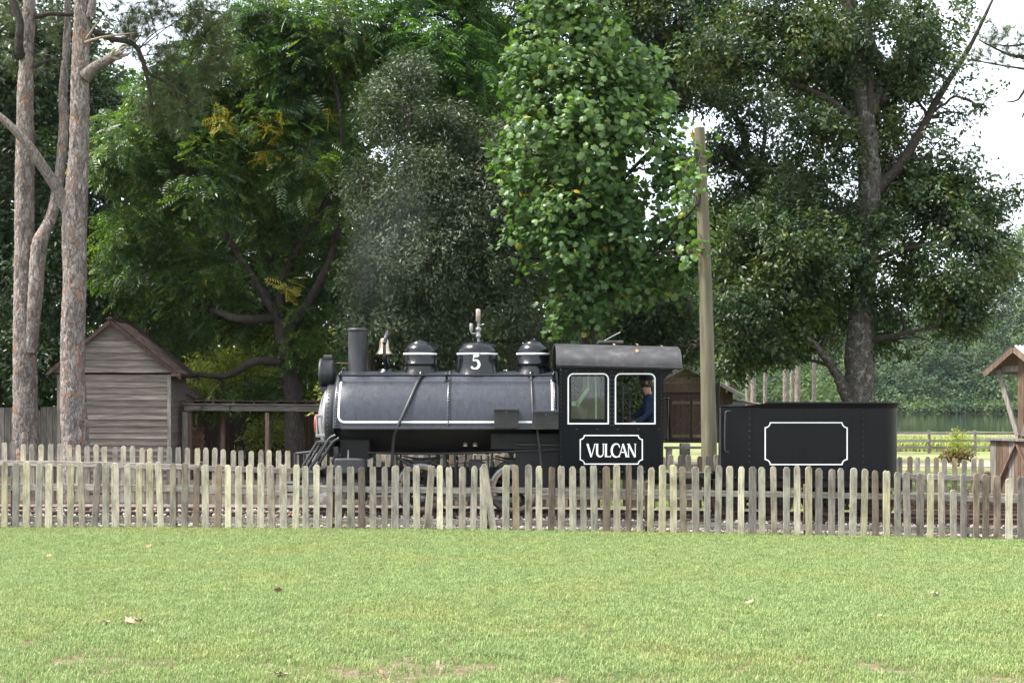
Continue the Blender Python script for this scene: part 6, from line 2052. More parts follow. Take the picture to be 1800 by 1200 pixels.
ndl = px_path([(20, 40, 30), (5, 90, 30), (90, 60, 30.3), (20, 120, 30.2), (80, 110, 30.2), (100, 30, 30), (10, 10, 30)])
needles('needle_tufts', pineA, ndl, 110, .25, 14, .22)
needles('needle_crown', pineA, [P(57, -330, Y2) + Vector((random.Random(q + 7).uniform(-2, 2), random.Random(q + 57).uniform(-2, 2), random.Random(q + 97).uniform(-.6, 1.6))) for q in range(40)], 500, .32, 16, .4)

# --- dark evergreen behind the pines
dk = thing('dark_evergreen_tree', root(P(-20, 780, 37)), 'dense dark evergreen tree filling the far left behind the pines', 'tree')
dbl = [(-60, 200, 120, 150, 37, 2.2), (40, 150, 90, 110, 36.5, 1.8), (90, 300, 80, 120, 36.5, 1.8), (0, 420, 90, 120, 37, 2), (90, 480, 90, 110, 36.5, 1.8), (-20, 600, 110, 110, 37, 2), (70, 620, 90, 70, 36.0, 1.3), (150, 380, 60, 90, 36.5, 1.5), (160, 180, 70, 90, 37, 1.5), (180, 520, 60, 60, 36.8, 1.2), (100, 40, 110, 70, 37, 1.8), (-80, 50, 130, 90, 37, 2)]
dn = [root(P(-20, 780, 37)), P(-15, 600, 37), P(0, 400, 37), P(20, 200, 37), P(30, 60, 37)]
trunk('trunk', dk, dn, [.30, .26, .22, .16, .08], M['bark_dark'], 12, 6, .05, 4)
branches('branches', dk, smooth_path(dn, 5), dbl, M['bark_dark'], 6, .06, 5)
foliage('crown', dk, dbl, 66000, T_SIMPLE, .15, M['leaf_dark'], 31, per=9, gap=.25, gscale=.8)

# --- big feathery tree, left of centre
pt3 = thing('feathery_tree', root(P(517, 790, 33.8)), 'large spreading tree with feathery compound leaves and yellow sprigs, left of centre', 'tree')
tb = [root(P(517, 790, 33.8)), P(516, 740, 33.8), P(508, 640, 33.8), P(492, 560, 33.8)]
trunk('trunk', pt3, tb, [.26, .24, .21, .20], M['bark_dark'], 16, 6, .05, 2)
lims = [[(495, 570, 33.8), (440, 480, 33.6), (395, 410, 33.3), (350, 340, 33.0), (300, 250, 33)],
        [(490, 560, 33.8), (505, 470, 33.9), (560, 380, 34), (600, 300, 34), (590, 260, 34), (510, 210, 33.8), (440, 170, 33.6)],
        [(505, 590, 33.8), (560, 500, 33.4), (590, 420, 33.2), (580, 330, 33.2), (600, 240, 33), (585, 100, 33), (590, 0, 33)],
        [(508, 640, 33.8), (450, 635, 33.3), (400, 660, 34), (345, 658, 34.3)],
        [(480, 560, 33.8), (420, 560, 33), (360, 540, 34), (290, 530, 35)],
        [(492, 560, 33.8), (470, 430, 34.4), (430, 300, 34.6), (420, 180, 34.6), (430, 60, 34.6)]]
nodes = list(tb)
for i, l in enumerate(lims):
    q = px_path(l); nodes += smooth_path(q, 3)
    trunk('limb', pt3, q, lerp_list([.12, .10, .075, .05, .03][:max(3, len(q))], len(q)), M['bark_dark'], 10, 6, .06, i)
fbl = [(240, 300, 90, 110, 33.2, 1.5), (250, 440, 80, 80, 34.8, 1.3), (330, 180, 90, 90, 33.8, 1.5), (440, 110, 100, 90, 34.2, 1.6), (470, 240, 110, 80, 33.6, 1.5), (350, 330, 100, 90, 33.0, 1.4), (370, 480, 110, 70, 34.2, 1.1), (500, 400, 90, 60, 34.6, 1.1), (560, 300, 80, 90, 33.4, 1.3), (540, 130, 80, 90, 33.6, 1.4), (600, 60, 90, 80, 33.4, 1.4), (300, 570, 80, 50, 36, 1.1), (440, 555, 90, 35, 34.6, 1.0), (550, 520, 80, 70, 34.6, 1.1), (470, 20, 110, 60, 34, 1.5), (390, 690, 40, 22, 34.4, .6), (480, 690, 50, 30, 34.6, .7), (540, 620, 60, 50, 34.2, .9), (610, 420, 50, 90, 33.6, 1.1), (210, 520, 60, 50, 36.5, .8), (390, 20, 60, 40, 34, 1.2)]
branches('branches', pt3, nodes, fbl, M['bark_dark'], 12, .05, 6)
foliage('crown', pt3, fbl, 15500, T_PINN, .40, M['leaf_pinnate'], 41, per=7, spread=.35, gap=.22, gscale=.75, nup=.9, nout=.45, nrnd=.4, droop=.35)
ybl = [(392, 215, 14, 12, 32.2, .25), (470, 232, 16, 14, 32.4, .25), (465, 270, 10, 9, 32.4, .2), (560, 290, 14, 10, 32.6, .2), (490, 215, 10, 8, 32.6, .2), (570, 195, 8, 8, 32.8, .2), (505, 500, 8, 10, 32.6, .2)]
foliage('yellow_sprigs', pt3, ybl, 110, T_PINN, .30, M['leaf_yellow'], 43, per=3, spread=.12, gap=.0)

# --- second feathery tree, top centre
p6 = thing('feathery_tree', root(P(905, 790, 34.5)), 'bright feathery tree with long drooping sprays at the top centre', 'tree')
tb = px_path([(905, 790, 34.5), (900, 500, 34.5), (880, 300, 34.5), (865, 190, 34.4), (842, 110, 34.3), (826, 40, 34.3), (818, -60, 34.3)])
tb[0] = root(tb[0])
trunk('trunk', p6, tb, [.17, .15, .12, .11, .10, .09, .07], M['bark_dark'], 12, 6, .05, 3)
b6 = [(760, 60, 100, 60, 33.6, 1.2), (790, 120, 90, 60, 33.4, 1.2), (740, 100, 60, 40, 33.0, .8), (820, 200, 70, 60, 33.8, 1.1), (800, 290, 70, 60, 33.8, 1.1), (680, 40, 60, 50, 34.0, 1.1), (850, 30, 60, 60, 34, 1.1), (770, -40, 120, 60, 34, 1.4)]
branches('branches', p6, smooth_path(tb, 5), b6, M['bark_dark'], 14, .04, 6)
foliage('crown', p6, b6, 3300, T_PINN, .46, M['leaf_pinnate_b'], 51, per=5, spread=.4, gap=.25, gscale=.9, nup=.9, nout=.4, nrnd=.35, droop=.45)

# --- grey green evergreen behind the boiler
p5 = thing('grey_green_tree', root(P(760, 790, 30.6)), 'dense grey green small leaved tree right behind the locomotive domes', 'tree')
tb = px_path([(760, 790, 30.6), (755, 650, 30.6), (750, 500, 30.5), (745, 350, 30.4), (720, 220, 30.4)]); tb[0] = root(tb[0])
trunk('trunk', p5, tb, [.22, .19, .16, .11, .05], M['bark_dark'], 12, 6, .05, 5)
trunk('limb', p5, px_path([(658, 790, 32), (650, 620, 32), (645, 500, 31.8), (665, 380, 31.5)]), [.12, .10, .08, .05], M['bark_dark'], 10, 6, .05, 6)
b5 = [(740, 330, 100, 90, 30.2, 1.3), (690, 190, 60, 70, 30.6, 1.0), (720, 130, 40, 40, 30.6, .7), (760, 460, 130, 80, 29.8, 1.3), (850, 380, 80, 90, 30.2, 1.2), (680, 480, 60, 60, 30.0, .9), (690, 570, 80, 40, 29.9, .8), (900, 540, 60, 50, 30.0, .9), (790, 560, 110, 40, 30.6, .9), (890, 280, 60, 80, 30.6, 1.0), (660, 400, 45, 60, 30.4, .8), (780, 240, 70, 60, 30.4, 1.0), (860, 480, 80, 50, 29.9, 1.0), (730, 600, 70, 35, 29.9, .7), (830, 620, 120, 40, 31.2, .8), (960, 600, 60, 40, 31.0, .7), (632, 500, 36, 50, 30.6, .7), (640, 580, 40, 35, 30.4, .6), (925, 450, 40, 55, 30.8, .7), (640, 330, 35, 50, 31, .7), (830, 310, 60, 60, 30.6, .9)]
branches('branches', p5, smooth_path(tb, 5), b5, M['bark_dark'], 15, .045, 7)
foliage('crown', p5, b5, 125000, T_NARROW, .10, M['leaf_olive'], 61, per=11, spread=.22, gap=.30, gscale=1.3, shell=.4, nup=.5, nout=.4, nrnd=.7)

# --- tulip tree clad in big lobed leaves
def single_leaf_mat():
    k = NT('lobed_leaf_single')
    oi = k.n('ShaderNodeObjectInfo')
    c = k.ramp(oi.outputs['Random'], [(0.0, (0.064, 0.12, 0.040)), (0.45, (0.10, 0.18, 0.048)), (0.9, (0.165, 0.255, 0.082)), (0.965, (0.18, 0.265, 0.09)), (0.975, (0.40, 0.29, 0.035))])
    k.base(c, .4, .4)
    tr = k.n('ShaderNodeBsdfTranslucent'); k.l(k.mix(1.0, c, (1.25, 1.35, .55), 'MULTIPLY'), tr.inputs['Color'])
    mx = k.n('ShaderNodeMixShader'); mx.inputs[0].default_value = .38
    k.l(k.b.outputs[0], mx.inputs[1]); k.l(tr.outputs[0], mx.inputs[2]); k.l(mx.outputs[0], k.out.inputs['Surface'])
    return k.m
p7 = thing('tulip_tree', root(P(1042, 790, 28.8)), 'bright green tree with large lobed leaves and a few yellow ones behind the cab', 'tree')
tb = px_path([(1042, 790, 28.8), (1038, 590, 28.8), (1030, 440, 28.8), (1020, 280, 28.8), (1008, 100, 28.8), (1000, -80, 28.8)]); tb[0] = root(tb[0])
trunk('trunk', p7, tb, [.20, .17, .14, .11, .08, .05], M['bark_dark'], 14, 6, .06, 6)
b7 = [(985, 20, 70, 50, 28.4, .8), (1045, 60, 45, 45, 28.6, .6), (950, 95, 50, 45, 28.2, .6), (1010, 130, 70, 45, 28.2, .7), (925, 165, 40, 35, 28.2, .5), (1000, 210, 80, 50, 28.1, .8), (930, 240, 50, 40, 28.0, .6), (885, 268, 28, 18, 28.1, .35), (1010, 290, 80, 50, 28.0, .8), (940, 320, 55, 40, 28.0, .6), (1000, 370, 80, 50, 28.0, .8), (925, 400, 45, 45, 28.1, .55), (990, 440, 70, 40, 28.1, .7), (930, 455, 40, 22, 28.2, .4), (1110, 130, 60, 50, 28.9, .8), (1165, 190, 45, 45, 28.9, .6), (1120, 240, 70, 55, 28.7, .8), (1185, 300, 40, 45, 28.6, .5), (1100, 340, 75, 50, 28.6, .8), (1160, 400, 60, 40, 28.5, .6), (1085, 430, 70, 45, 28.4, .7), (1180, 470, 60, 30, 28.4, .5), (1215, 430, 28, 25, 28.2, .35), (1110, 500, 70, 28, 28.5, .5), (1020, 510, 45, 35, 28.3, .5), (1000, 565, 28, 28, 28.3, .3), (1040, 545, 35, 28, 28.5, .35), (1000, -40, 90, 50, 28.6, .9), (1225, 290, 26, 35, 26.8, .25), (1226, 440, 20, 18, 26.8, .2), (1203, 285, 26, 50, 27.5, .35), (1208, 380, 22, 30, 27.6, .3), (1060, 200, 60, 60, 28.4, .6), (1060, 300, 50, 60, 28.3, .6)]
nodes = smooth_path(tb, 6)
for i, l in enumerate(([(1035, 560, 28.8), (1080, 500, 28.7), (1150, 440, 28.2), (1225, 360, 26.9)], [(1028, 400, 28.8), (1090, 320, 28.8), (1160, 250, 28.8)])):
    q = px_path(l); nodes += smooth_path(q, 4)
    trunk('limb', p7, q, [.06, .05, .035, .02][:len(q)], M['bark_dark'], 8, 5, .06, i)
branches('branches', p7, nodes, b7, M['bark_dark'], 17, .035, 6)
foliage('crown', p7, b7, 16000, T_LOBED, .145, M['leaf_tulip'], 71, per=6, spread=.34, gap=.32, gscale=1.5, shell=.40, nup=.45, nout=.55, nrnd=.42, droop=.7, split=300, split_mat=single_leaf_mat())

# --- great oak on the right
p8 = thing('oak_tree', root(P(1510, 790, 32.5)), 'great oak with lichened grey trunk rising behind the tender', 'tree')
YO = 32.5
tb = px_path([(1508, 790, YO), (1508, 700, YO), (1512, 600, YO), (1518, 480, YO), (1528, 330, YO), (1522, 220, YO), (1508, 120, YO), (1490, 0, YO), (1480, -120, YO)]); tb[0] = root(tb[0])
trunk('trunk', p8, tb, [.40, .36, .32, .30, .26, .24, .20, .15, .08], M['bark_oak'], 24, 8, .035, 7)
ol = [[(1490, 700, YO), (1472, 660, YO - .1), (1442, 618, YO - .3), (1415, 590, YO - .5), (1370, 560, YO - .8)],
      [(1506, 216, YO), (1455, 175, YO - .2), (1390, 145, YO - .4), (1330, 118, YO - .6), (1230, 105, YO - .8)],
      [(1500, 110, YO), (1480, 60, YO), (1440, 28, YO - .1), (1390, 30, YO - .3), (1310, 20, YO - .5)],
      [(1528, 200, YO), (1548, 130, YO + .2), (1530, 60, YO + .2), (1520, -40, YO + .2)],
      [(1535, 340, YO), (1590, 280, YO + .1), (1650, 170, YO + .2), (1700, 90, YO + .3), (1745, 0, YO + .3)],
      [(1520, 470, YO), (1580, 440, YO - .3), (1660, 430, YO - .6)], [(1515, 600, YO), (1570, 590, YO - .5), (1640, 575, YO - .9)],
      [(1527, 350, YO), (1460, 380, YO - .4), (1400, 400, YO - .7)], [(1550, 180, YO), (1580, 110, YO + .3), (1590, 20, YO + .4)], [(1522, 230, YO - .1), (1500, 150, YO - .2), (1475, 70, YO - .2), (1450, 0, YO - .2)], [(1526, 240, YO - .1), (1530, 150, YO - .2), (1525, 60, YO - .2), (1530, -40, YO - .2)]]
nodes = smooth_path(tb, 4)[10:]
for i, l in enumerate(ol):
    q = px_path(l); nodes += smooth_path(q, 3)
    trunk('limb', p8, q, lerp_list([.17, .12, .085, .06, .03] if i in (0, 3, 4) else [.11, .085, .065, .05, .03], len(q)), M['bark_oak'] if i in (0, 3) else M['bark_dark'], 10, 6, .06, i)
b8 = [(1545, 60, 130, 80, 32.8, 1.7), (1420, 70, 110, 60, 32.2, 1.5), (1620, 130, 80, 80, 33, 1.5), (1640, 250, 90, 70, 32.6, 1.5), (1690, 290, 60, 55, 32.6, 1.1), (1560, 290, 80, 80, 32.9, 1.3), (1440, 330, 90, 70, 32.9, 1.3), (1640, 390, 110, 70, 32, 1.5), (1730, 370, 50, 40, 32.6, .9), (1520, 450, 120, 80, 32.5, 1.3), (1400, 440, 100, 70, 31.8, 1.4), (1690, 480, 90, 60, 32, 1.3), (1600, 520, 110, 60, 32.5, 1.3), (1450, 540, 120, 60, 32.4, 1.3), (1330, 530, 90, 70, 32, 1.3), (1340, 610, 80, 35, 32, .9), (1580, 600, 80, 30, 32.5, .8), (1420, 230, 70, 50, 32, 1.1), (1340, 110, 80, 50, 32, 1.1), (1250, 90, 70, 60, 32, 1.0), (1280, 430, 50, 60, 32.4, .9), (1670, 560, 60, 40, 32, .8), (1520, 180, 90, 60, 33.5, 1.3), (1280, 640, 50, 30, 32.2, .6), (1215, 612, 30, 25, 32.0, .4), (1480, -30, 160, 60, 32.4, 1.6), (1440, 610, 80, 30, 32.3, .8), (1730, 190, 25, 40, 33, .5), (1700, 540, 60, 50, 32.6, 1.0), (1740, 450, 40, 50, 32.8, .8), (1620, 480, 80, 50, 33.2, 1.2), (1770, 340, 25, 25, 32.8, .5), (1690, 400, 70, 60, 33.0, 1.2), (1620, 40, 90, 60, 33, 1.4), (1460, 130, 100, 50, 33, 1.2), (1600, 190, 90, 60, 33.2, 1.3), (1350, 40, 90, 50, 32.6, 1.2), (1480, 260, 70, 60, 33.2, 1.1), (1600, 340, 100, 60, 33, 1.2), (1360, 400, 70, 60, 32.6, 1.1), (1480, 400, 90, 60, 33.2, 1.2), (1540, 540, 110, 50, 33.2, 1.1), (1390, 560, 90, 50, 32.4, 1.1), (1660, 330, 80, 50, 33, 1.1), (1690, 200, 40, 50, 33, .8)]
branches('branches', p8, nodes, b8, M['bark_dark'], 19, .045, 7)
foliage('crown', p8, b8, 140000, T_SIMPLE, .125, M['leaf_oak'], 81, per=13, spread=.24, gap=.42, gscale=1.15, shell=.5, nup=.55, nout=.4, nrnd=.65)

# --- second tree behind the pole
p9 = thing('shade_tree', root(P(1246, 780, 39)), 'dark tree with twisting limbs standing behind the wooden pole', 'tree')
tb = px_path([(1246, 780, 39), (1256, 640, 39), (1300, 480, 39), (1332, 350, 39), (1315, 270, 39), (1290, 200, 39), (1240, 180, 39)]); tb[0] = root(tb[0])
trunk('trunk', p9, tb, [.22, .19, .17, .15, .12, .09, .05], M['bark_dark'], 12, 6, .07, 8)
for i, l in enumerate(([(1330, 320, 39), (1290, 290, 38.6), (1250, 260, 38.4)], [(1330, 310, 39), (1345, 230, 39), (1330, 140, 39)])):
    trunk('limb', p9, px_path(l), [.09, .06, .03], M['bark_dark'], 8, 5, .06, i)
b9 = [(1320, 180, 70, 60, 38.6, 1.4), (1260, 160, 70, 50, 38.4, 1.3), (1350, 300, 60, 60, 38.6, 1.3), (1290, 360, 60, 50, 38.4, 1.2), (1350, 420, 80, 60, 38.6, 1.4), (1270, 480, 60, 70, 38.6, 1.3), (1240, 270, 30, 40, 38.4, .7), (1300, 570, 80, 70, 38.8, 1.2), (1220, 590, 60, 50, 38.6, 1.0), (1430, 540, 90, 80, 39, 1.4), (1240, 615, 50, 25, 38, .8), (1400, 330, 60, 50, 39, 1.2), (1310, 260, 60, 45, 38.8, 1.1), (1400, 180, 60, 50, 39, 1.2), (1320, 500, 90, 60, 39, 1.2), (1250, 400, 30, 45, 38.8, .8)]
branches('branches', p9, smooth_path(tb, 4)[8:], b9, M['bark_dark'], 20, .05, 6)
foliage('crown', p9, b9, 50000, T_SIMPLE, .14, M['leaf_oak'], 91, per=12, spread=.28, gap=.38, gscale=.9, nup=.5, nout=.4)

# --- tree whose upper limb arches over behind the tulip tree
p10 = thing('arching_tree', root(P(1090, 780, 36)), 'dark leaved tree with a pale arching limb high above the cab', 'tree')
tb = px_path([(1090, 780, 36), (1095, 500, 36), (1085, 250, 36), (1070, 100, 36), (1082, 60, 36), (1095, 0, 36)]); tb[0] = root(tb[0])
trunk('trunk', p10, tb, [.24, .2, .17, .14, .11, .06], M['bark_dark'], 12, 6, .05, 9)
al = px_path([(1062, 85, 36), (1075, 60, 35.8), (1100, 50, 35.6), (1140, 52, 35.5), (1170, 60, 35.4), (1192, 72, 35.4)])
trunk('limb', p10, al, [.10, .10, .095, .085, .07, .05], M['bark_limb'], 10, 6, .04, 3)
b10 = [(1180, 40, 90, 55, 35.6, 1.2), (1230, 110, 60, 60, 35.6, 1.0), (1110, 20, 80, 40, 36, 1.2), (1240, 20, 90, 50, 35.8, 1.2), (1170, 130, 70, 50, 35.8, 1.0), (1240, 200, 40, 50, 35.8, .8), (1160, 540, 90, 60, 36, 1.2), (1100, 580, 70, 50, 36, 1.0), (1180, 610, 60, 35, 35.6, .7), (900, 40, 60, 50, 36, 1.0), (870, 100, 40, 50, 36, .8), (1130, -60, 160, 60, 36, 1.6), (1150, 85, 80, 45, 36, 1.1), (1290, 60, 60, 50, 36, 1.1), (1200, 170, 50, 40, 36, .9), (1080, 130, 50, 60, 36.5, .9), (960, 20, 70, 60, 36, 1.0)]
branches('branches', p10, smooth_path(tb, 4)[6:] + al, b10, M['bark_dark'], 21, .05, 6)
foliage('crown', p10, b10, 56000, T_SIMPLE, .14, M['leaf_oak'], 101, per=12, spread=.28, gap=.30, gscale=1.0, nup=.5, nout=.4)

# --- pine whose boughs reach in at the top right
p11 = thing('pine_tree', root(P(1960, 790, 38)), 'pine reaching bare boughs with needle tufts into the top right corner', 'pine tree')
tb = px_path([(1960, 790, 38), (1955, 400, 38), (1950, 100, 38), (1948, -300, 38)]); tb[0] = root(tb[0])
trunk('trunk', p11, tb, [.3, .26, .22, .12], M['bark_pine'], 20, 8, .03, 3)
bl = [[(1952, 150, 38), (1880, 140, 37.7), (1820, 125, 37.5), (1760, 115, 37.3), (1700, 104, 37.2)], [(1820, 125, 37.5), (1805, 150, 37.4), (1790, 175, 37.4), (1768, 180, 37.3)], [(1950, 60, 38), (1860, 60, 37.6), (1790, 80, 37.4), (1745, 78, 37.3)], [(1800, 100, 37.4), (1770, 95, 37.4), (1720, 70, 37.3)], [(1805, 150, 37.4), (1803, 190, 37.4), (1796, 208, 37.4)]]
tips = []
for i, l in enumerate(bl):
    q = px_path(l); trunk('limb', p11, q, lerp_list([.06, .035, .015], len(q)), M['bark_dark'], 7, 5, .08, i)
    if i in (0, 2, 3): tips += smooth_path(q, 4)[6:]
needles('needle_tufts', p11, [t + Vector((0, 0, .18)) for t in tips], 130, .28, 24, .20)
needles('needle_crown', p11, [P(1948, -300, 38) + Vector((random.Random(q + 3).uniform(-2, 2), random.Random(q + 33).uniform(-2, 2), random.Random(q + 63).uniform(-.6, 1.6))) for q in range(40)], 400, .32, 26, .4)

# --- yellow green bushes lit through the gaps
for i, (bls, lab) in enumerate((([(430, 600, 60, 50, 39, 1.0), (395, 640, 50, 45, 39, .9), (470, 650, 40, 40, 39, .8), (420, 565, 40, 35, 39, .8), (345, 650, 35, 40, 39.5, .7), (340, 690, 40, 40, 39.5, .7)], 'yellow green sunlit bush in the gap right of the hut roof'),
                               ([(470, 760, 30, 40, 36.6, .5), (450, 780, 28, 25, 36.6, .5), (485, 740, 22, 24, 36.6, .4)], 'low yellow green shrub under the timber frame'),
                               ([(600, 690, 34, 50, 41, .8), (580, 740, 26, 40, 41, .7), (560, 610, 25, 35, 41, .6)], 'yellow green bush just left of the locomotive headlight'))):
    c_, r_ = blob3(bls[0])
    b_ = thing('leafy_bush', root(c_), lab, 'bush')
    st_ = [root(c_), Vector((c_.x, c_.y, (c_.z + root(c_).z) / 2)), c_]
    trunk('stem', b_, st_, [.05, .035, .02], M['bark_dark'], 7, 4, .05, i)
    branches('branches', b_, st_, bls, M['bark_dark'], 40 + i, .02, 5)
    foliage('foliage', b_, bls, 5200 if i != 1 else 1500, T_SIMPLE, .13, M['leaf_lit'], 110 + i, per=6, spread=.2, gap=.2, gscale=1.5, zmin=ground(c_.x, c_.y) + .02)

# reddish shrub on the far lawn
c_ = P(1682, 790, 52); zb = ground(c_.x, 52)
rs = thing('garden_shrub', (c_.x, 52, zb), 'small shrub with reddish brown skirt and pale green top on far lawn', 'shrub')
b_ = [(1682, 800, 26, 11, 52, .45), (1684, 783, 18, 14, 52, .35)]
st_ = [Vector((c_.x, 52, zb - .05)), Vector((c_.x, 52, zb + .4)), Vector((c_.x + .05, 52, zb + .9))]
trunk('stem', rs, st_, [.03, .025, .012], M['bark_dark'], 6, 3, .05, 1)
foliage('skirt', rs, [b_[0]], 1500, T_SIMPLE, .12, M['leaf_red'], 131, per=6, spread=.15, gap=.1, zmin=zb)
foliage('foliage', rs, [b_[1], (1686, 765, 16, 10, 52, .3)], 520, T_SIMPLE, .11, M['leaf_lit'], 132, per=6, spread=.18, gap=.2)

# --- tall pine trunks in the wood beyond the shed
for i, (p, w, Y, lab) in enumerate(((1313, 7, 95, 'slim distant pine trunk nearest the shed roof'), (1323, 9, 92, 'pale distant pine trunk, thickest one just right of the shed roof'), (1344, 7, 96, 'single distant pine trunk standing alone between two groups'), (1380, 9, 93, 'distant pine trunk, left one of the close group of three'), (1391, 7, 98, 'distant pine trunk, middle one of the close group of three'), (1401, 9, 92, 'distant pine trunk, right one of the close group of three'), (1430, 7, 97, 'distant pine trunk just left of the oak limb'), (1278, 7, 95, 'distant pine trunk behind the shed ridge'))):
    x = X_(p, Y); zb = ground(x, Y)
    t_ = thing('pine_tree', (x, Y, zb), lab, 'pine tree', 'tall pines beyond the shed')
    r = w * Y / F / 2
    q = [Vector((x, Y, zb - .2)), Vector((x + .05, Y, zb + 5)), Vector((x + .1, Y, zb + 11)), Vector((x + .15, Y, zb + 16))]
    trunk('trunk', t_, q, [r * 1.1, r, r * .85, r * .4], M['bark_pine'], 10, 5, .03, i)
    needles('crown', t_, [Vector((x + random.Random(i * 50 + s).uniform(-2, 2), Y + random.Random(i * 70 + s).uniform(-2, 2), zb + 12 + random.Random(i * 90 + s).uniform(0, 5))) for s in range(24)], 120, .7, 200 + i, .5)

# --- dark wood closing the view behind the left half
def wood(name, blobs, n, size, mat, seed, label, per=9, gap=.2, gscale=.3, spread=.6, zmin=None, tpl=T_SIMPLE, shell=.4):
    o = foliage(name, None, blobs, n, tpl, size, mat, seed, per=per, spread=spread, gap=gap, gscale=gscale, shell=shell, zmin=zmin)
    tag(o, label, 'wood', kind='stuff')
    return o
rg = random.Random(77)
wb = []
p = -260.0
while p < 1085:
    top = float(np.interp(p, [-260, 150, 230, 330, 420, 900, 1080], [70, 70, 190, 210, 80, 40, 340]))
    py = top + 55
    while py < 745:
        wb.append((p + rg.uniform(-25, 25), py + rg.uniform(-18, 18), rg.uniform(60, 90), rg.uniform(50, 75), rg.uniform(43, 54), 1.9))
        py += 78
    p += 88
for i in range(15):
    wb.append((-250 + 85 * i, 725, 75, 50, rg.uniform(44, 50), 1.8))
for i in range(26):
    wb.append((rg.uniform(1080, 1480), rg.uniform(500, 600), rg.uniform(50, 80), rg.uniform(35, 55), rg.uniform(57, 63), 2.2))
wood('background_wood', wb, 140000, .38, M['leaf_bg'], 141, 'dark mass of trees closing the view behind the left half', zmin=-1.0)
wb = []
for i in range(40):
    p = rg.uniform(1080, 1440); top = np.interp(p, [1080, 1200, 1300, 1440], [520, 560, 610, 640])
    wb.append((p, rg.uniform(top + 25, 730), rg.uniform(25, 50), rg.uniform(20, 40), rg.uniform(105, 135), 4))
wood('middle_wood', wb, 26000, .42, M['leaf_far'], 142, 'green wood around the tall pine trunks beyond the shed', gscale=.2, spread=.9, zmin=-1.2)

# --- wood on the far shore of the pond; dark hill added blocks sky gaps
hv = [(x, y, z) for y, z in ((246, -1.2), (262, 1.0), (285, 14.0), (310, 20.0), (420, 22.0), (600, 10.0)) for x in span(10, 190, 18)]
hm = bpy.data.meshes.new('added_hill'); hm.from_pydata(hv, [], [(j * 19 + i, j * 19 + i + 1, (j + 1) * 19 + i + 1, (j + 1) * 19 + i) for j in range(5) for i in range(18)]); hm.update()
M['gap_filler_green'] = noisy('gap_filler_green', [(0.3, (0.02, 0.03, 0.014)), (0.6, (0.04, 0.06, 0.025)), (0.8, (0.07, 0.085, 0.04))], .3, rough=.95, bump=.5, bdist=.5)
tag(obj('added_hill', hm, M['gap_filler_green']), kind='structure')
wb = []
p = 1180.0
while p < 2050:
    top = np.interp(p, [1180, 1330, 1450, 1600, 1700, 1800, 1980], [640, 620, 590, 540, 480, 400, 370]) + rg.uniform(-25, 30)
    py = 722.0; row = 0
    while py > top:
        Y = 241 + row * 2.6 + rg.uniform(-1.5, 2.5)
        w_ = rg.uniform(22, 40)
        wb.append((p + rg.uniform(-14, 14), py, w_, w_ * rg.uniform(.55, .8), Y, 3.4))
        py -= rg.uniform(17, 26); row += 1
    p += rg.uniform(20, 30)
print('far blobs', len(wb))
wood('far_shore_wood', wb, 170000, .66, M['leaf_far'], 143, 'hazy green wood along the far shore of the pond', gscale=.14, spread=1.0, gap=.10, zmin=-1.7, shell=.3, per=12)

wb = [(1180 + 17 * i + rg.uniform(-5, 5), 721 - rg.uniform(0, 4), 16, 11, 237.6 + rg.uniform(-.6, 1.2), 1.6) for i in range(52)]
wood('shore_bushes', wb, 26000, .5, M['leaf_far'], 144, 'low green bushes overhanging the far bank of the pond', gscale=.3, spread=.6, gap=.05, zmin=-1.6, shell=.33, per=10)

# --- undergrowth seen through the cab windows
ub = thing('leafy_bush', root(P(1060, 780, 34.5)), 'green undergrowth seen through the cab windows', 'bush')
bls = [(1010, 690, 60, 50, 34.5, .8), (1070, 715, 60, 50, 34.2, .8), (1110, 695, 28, 45, 34.6, .6), (960, 700, 60, 60, 34.8, .8), (1040, 640, 70, 40, 35, .8), (1095, 655, 40, 25, 35, .6)]
st_ = [root(P(1060, 780, 34.5)), P(1060, 740, 34.5), P(1060, 700, 34.5)]
trunk('stem', ub, st_, [.06, .05, .03], M['bark_dark'], 7, 4, .05, 1)
branches('branches', ub, st_, bls, M['bark_dark'], 48, .03, 4)
foliage('foliage', ub, bls, 12000, T_SIMPLE, .13, M['leaf_oak'], 150, per=8, spread=.25, gap=.2, gscale=1.2)

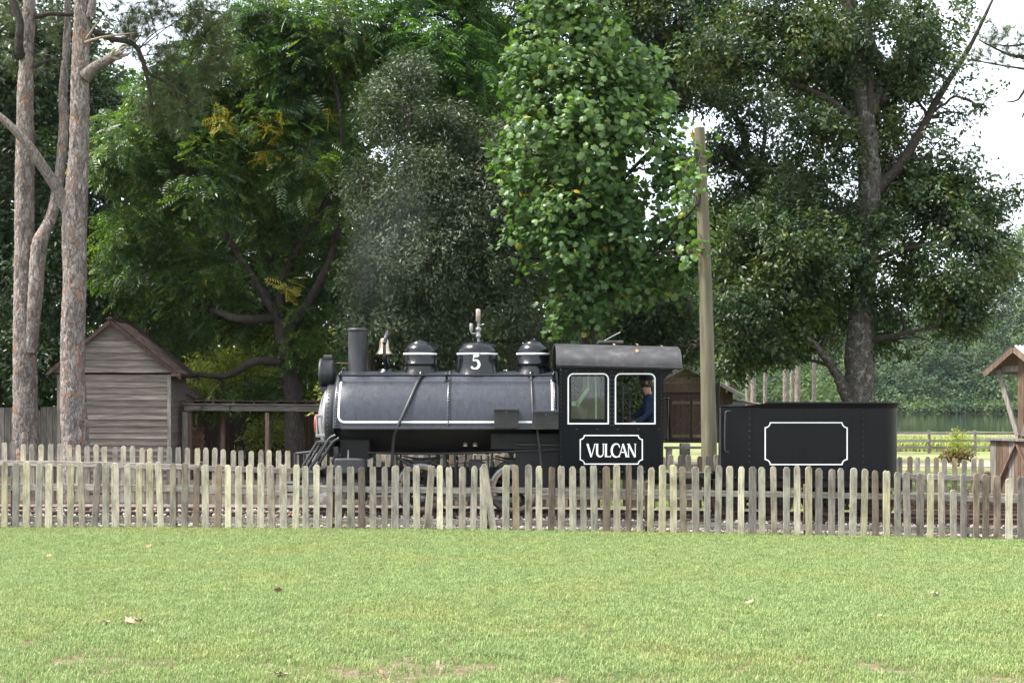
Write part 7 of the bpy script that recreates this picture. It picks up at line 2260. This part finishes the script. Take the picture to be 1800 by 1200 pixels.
# ------------------------------------------------------------------ thin smoke from the stack, steam at the cylinder
def vapour(name, c_, r, density, scale, label, cat, col):
    k = NT(name + '_volume')
    k.t.nodes.remove(k.b)
    pv = k.n('ShaderNodeVolumePrincipled')
    pv.inputs['Color'].default_value = (*col, 1)
    tc = k.n('ShaderNodeTexCoord')
    gr = k.n('ShaderNodeTexGradient'); gr.gradient_type = 'SPHERICAL'; k.l(tc.outputs['Object'], gr.inputs[0])
    f = k.noise(k.coords(), scale, 4, .6, .8)
    d = k.n('ShaderNodeMapRange'); d.inputs[1].default_value = .40; d.inputs[2].default_value = .75; d.inputs[3].default_value = 0.0; d.inputs[4].default_value = density
    k.l(f, d.inputs[0])
    m_ = k.n('ShaderNodeMath', operation='MULTIPLY'); k.l(d.outputs[0], m_.inputs[0]); k.l(gr.outputs[1], m_.inputs[1])
    k.l(m_.outputs[0], pv.inputs['Density']); k.l(pv.outputs[0], k.out.inputs['Volume'])
    bm = bmesh.new(); bmesh.ops.create_icosphere(bm, subdivisions=3, radius=1.0)
    me = bpy.data.meshes.new(name); bm.to_mesh(me); bm.free()
    o = obj(name, me, k.m, None, c_)
    o.scale = r
    o.rotation_euler = (0, R(18), 0)
    tag(o, label, cat, kind='stuff')
vapour('smoke', P(680, 420, 26.6), (.9, 1.0, 1.9), .09, 1.7, 'faint grey smoke hanging in front of the grey green tree', 'smoke', (.80, .82, .84))
vapour('steam_puff', P(572, 866, 22.5), (.42, .25, .26), 4.0, 2.0, 'white steam puff beside the locomotive cylinder behind the pickets', 'steam', (.95, .95, .95))

# ---- air: a little summer haze between here and the far shore
hz = MB().box((20, 130, 18), (640, 420, 46))
k = NT('haze_air'); k.t.nodes.remove(k.b)
pv = k.n('ShaderNodeVolumePrincipled'); pv.inputs['Color'].default_value = (.86, .92, 1.0, 1); pv.inputs['Density'].default_value = .00008; pv.inputs['Anisotropy'].default_value = .2
k.l(pv.outputs[0], k.out.inputs['Volume'])
tag(hz.build('haze', k.m), 'thin pale summer haze filling the air', 'haze', kind='stuff')
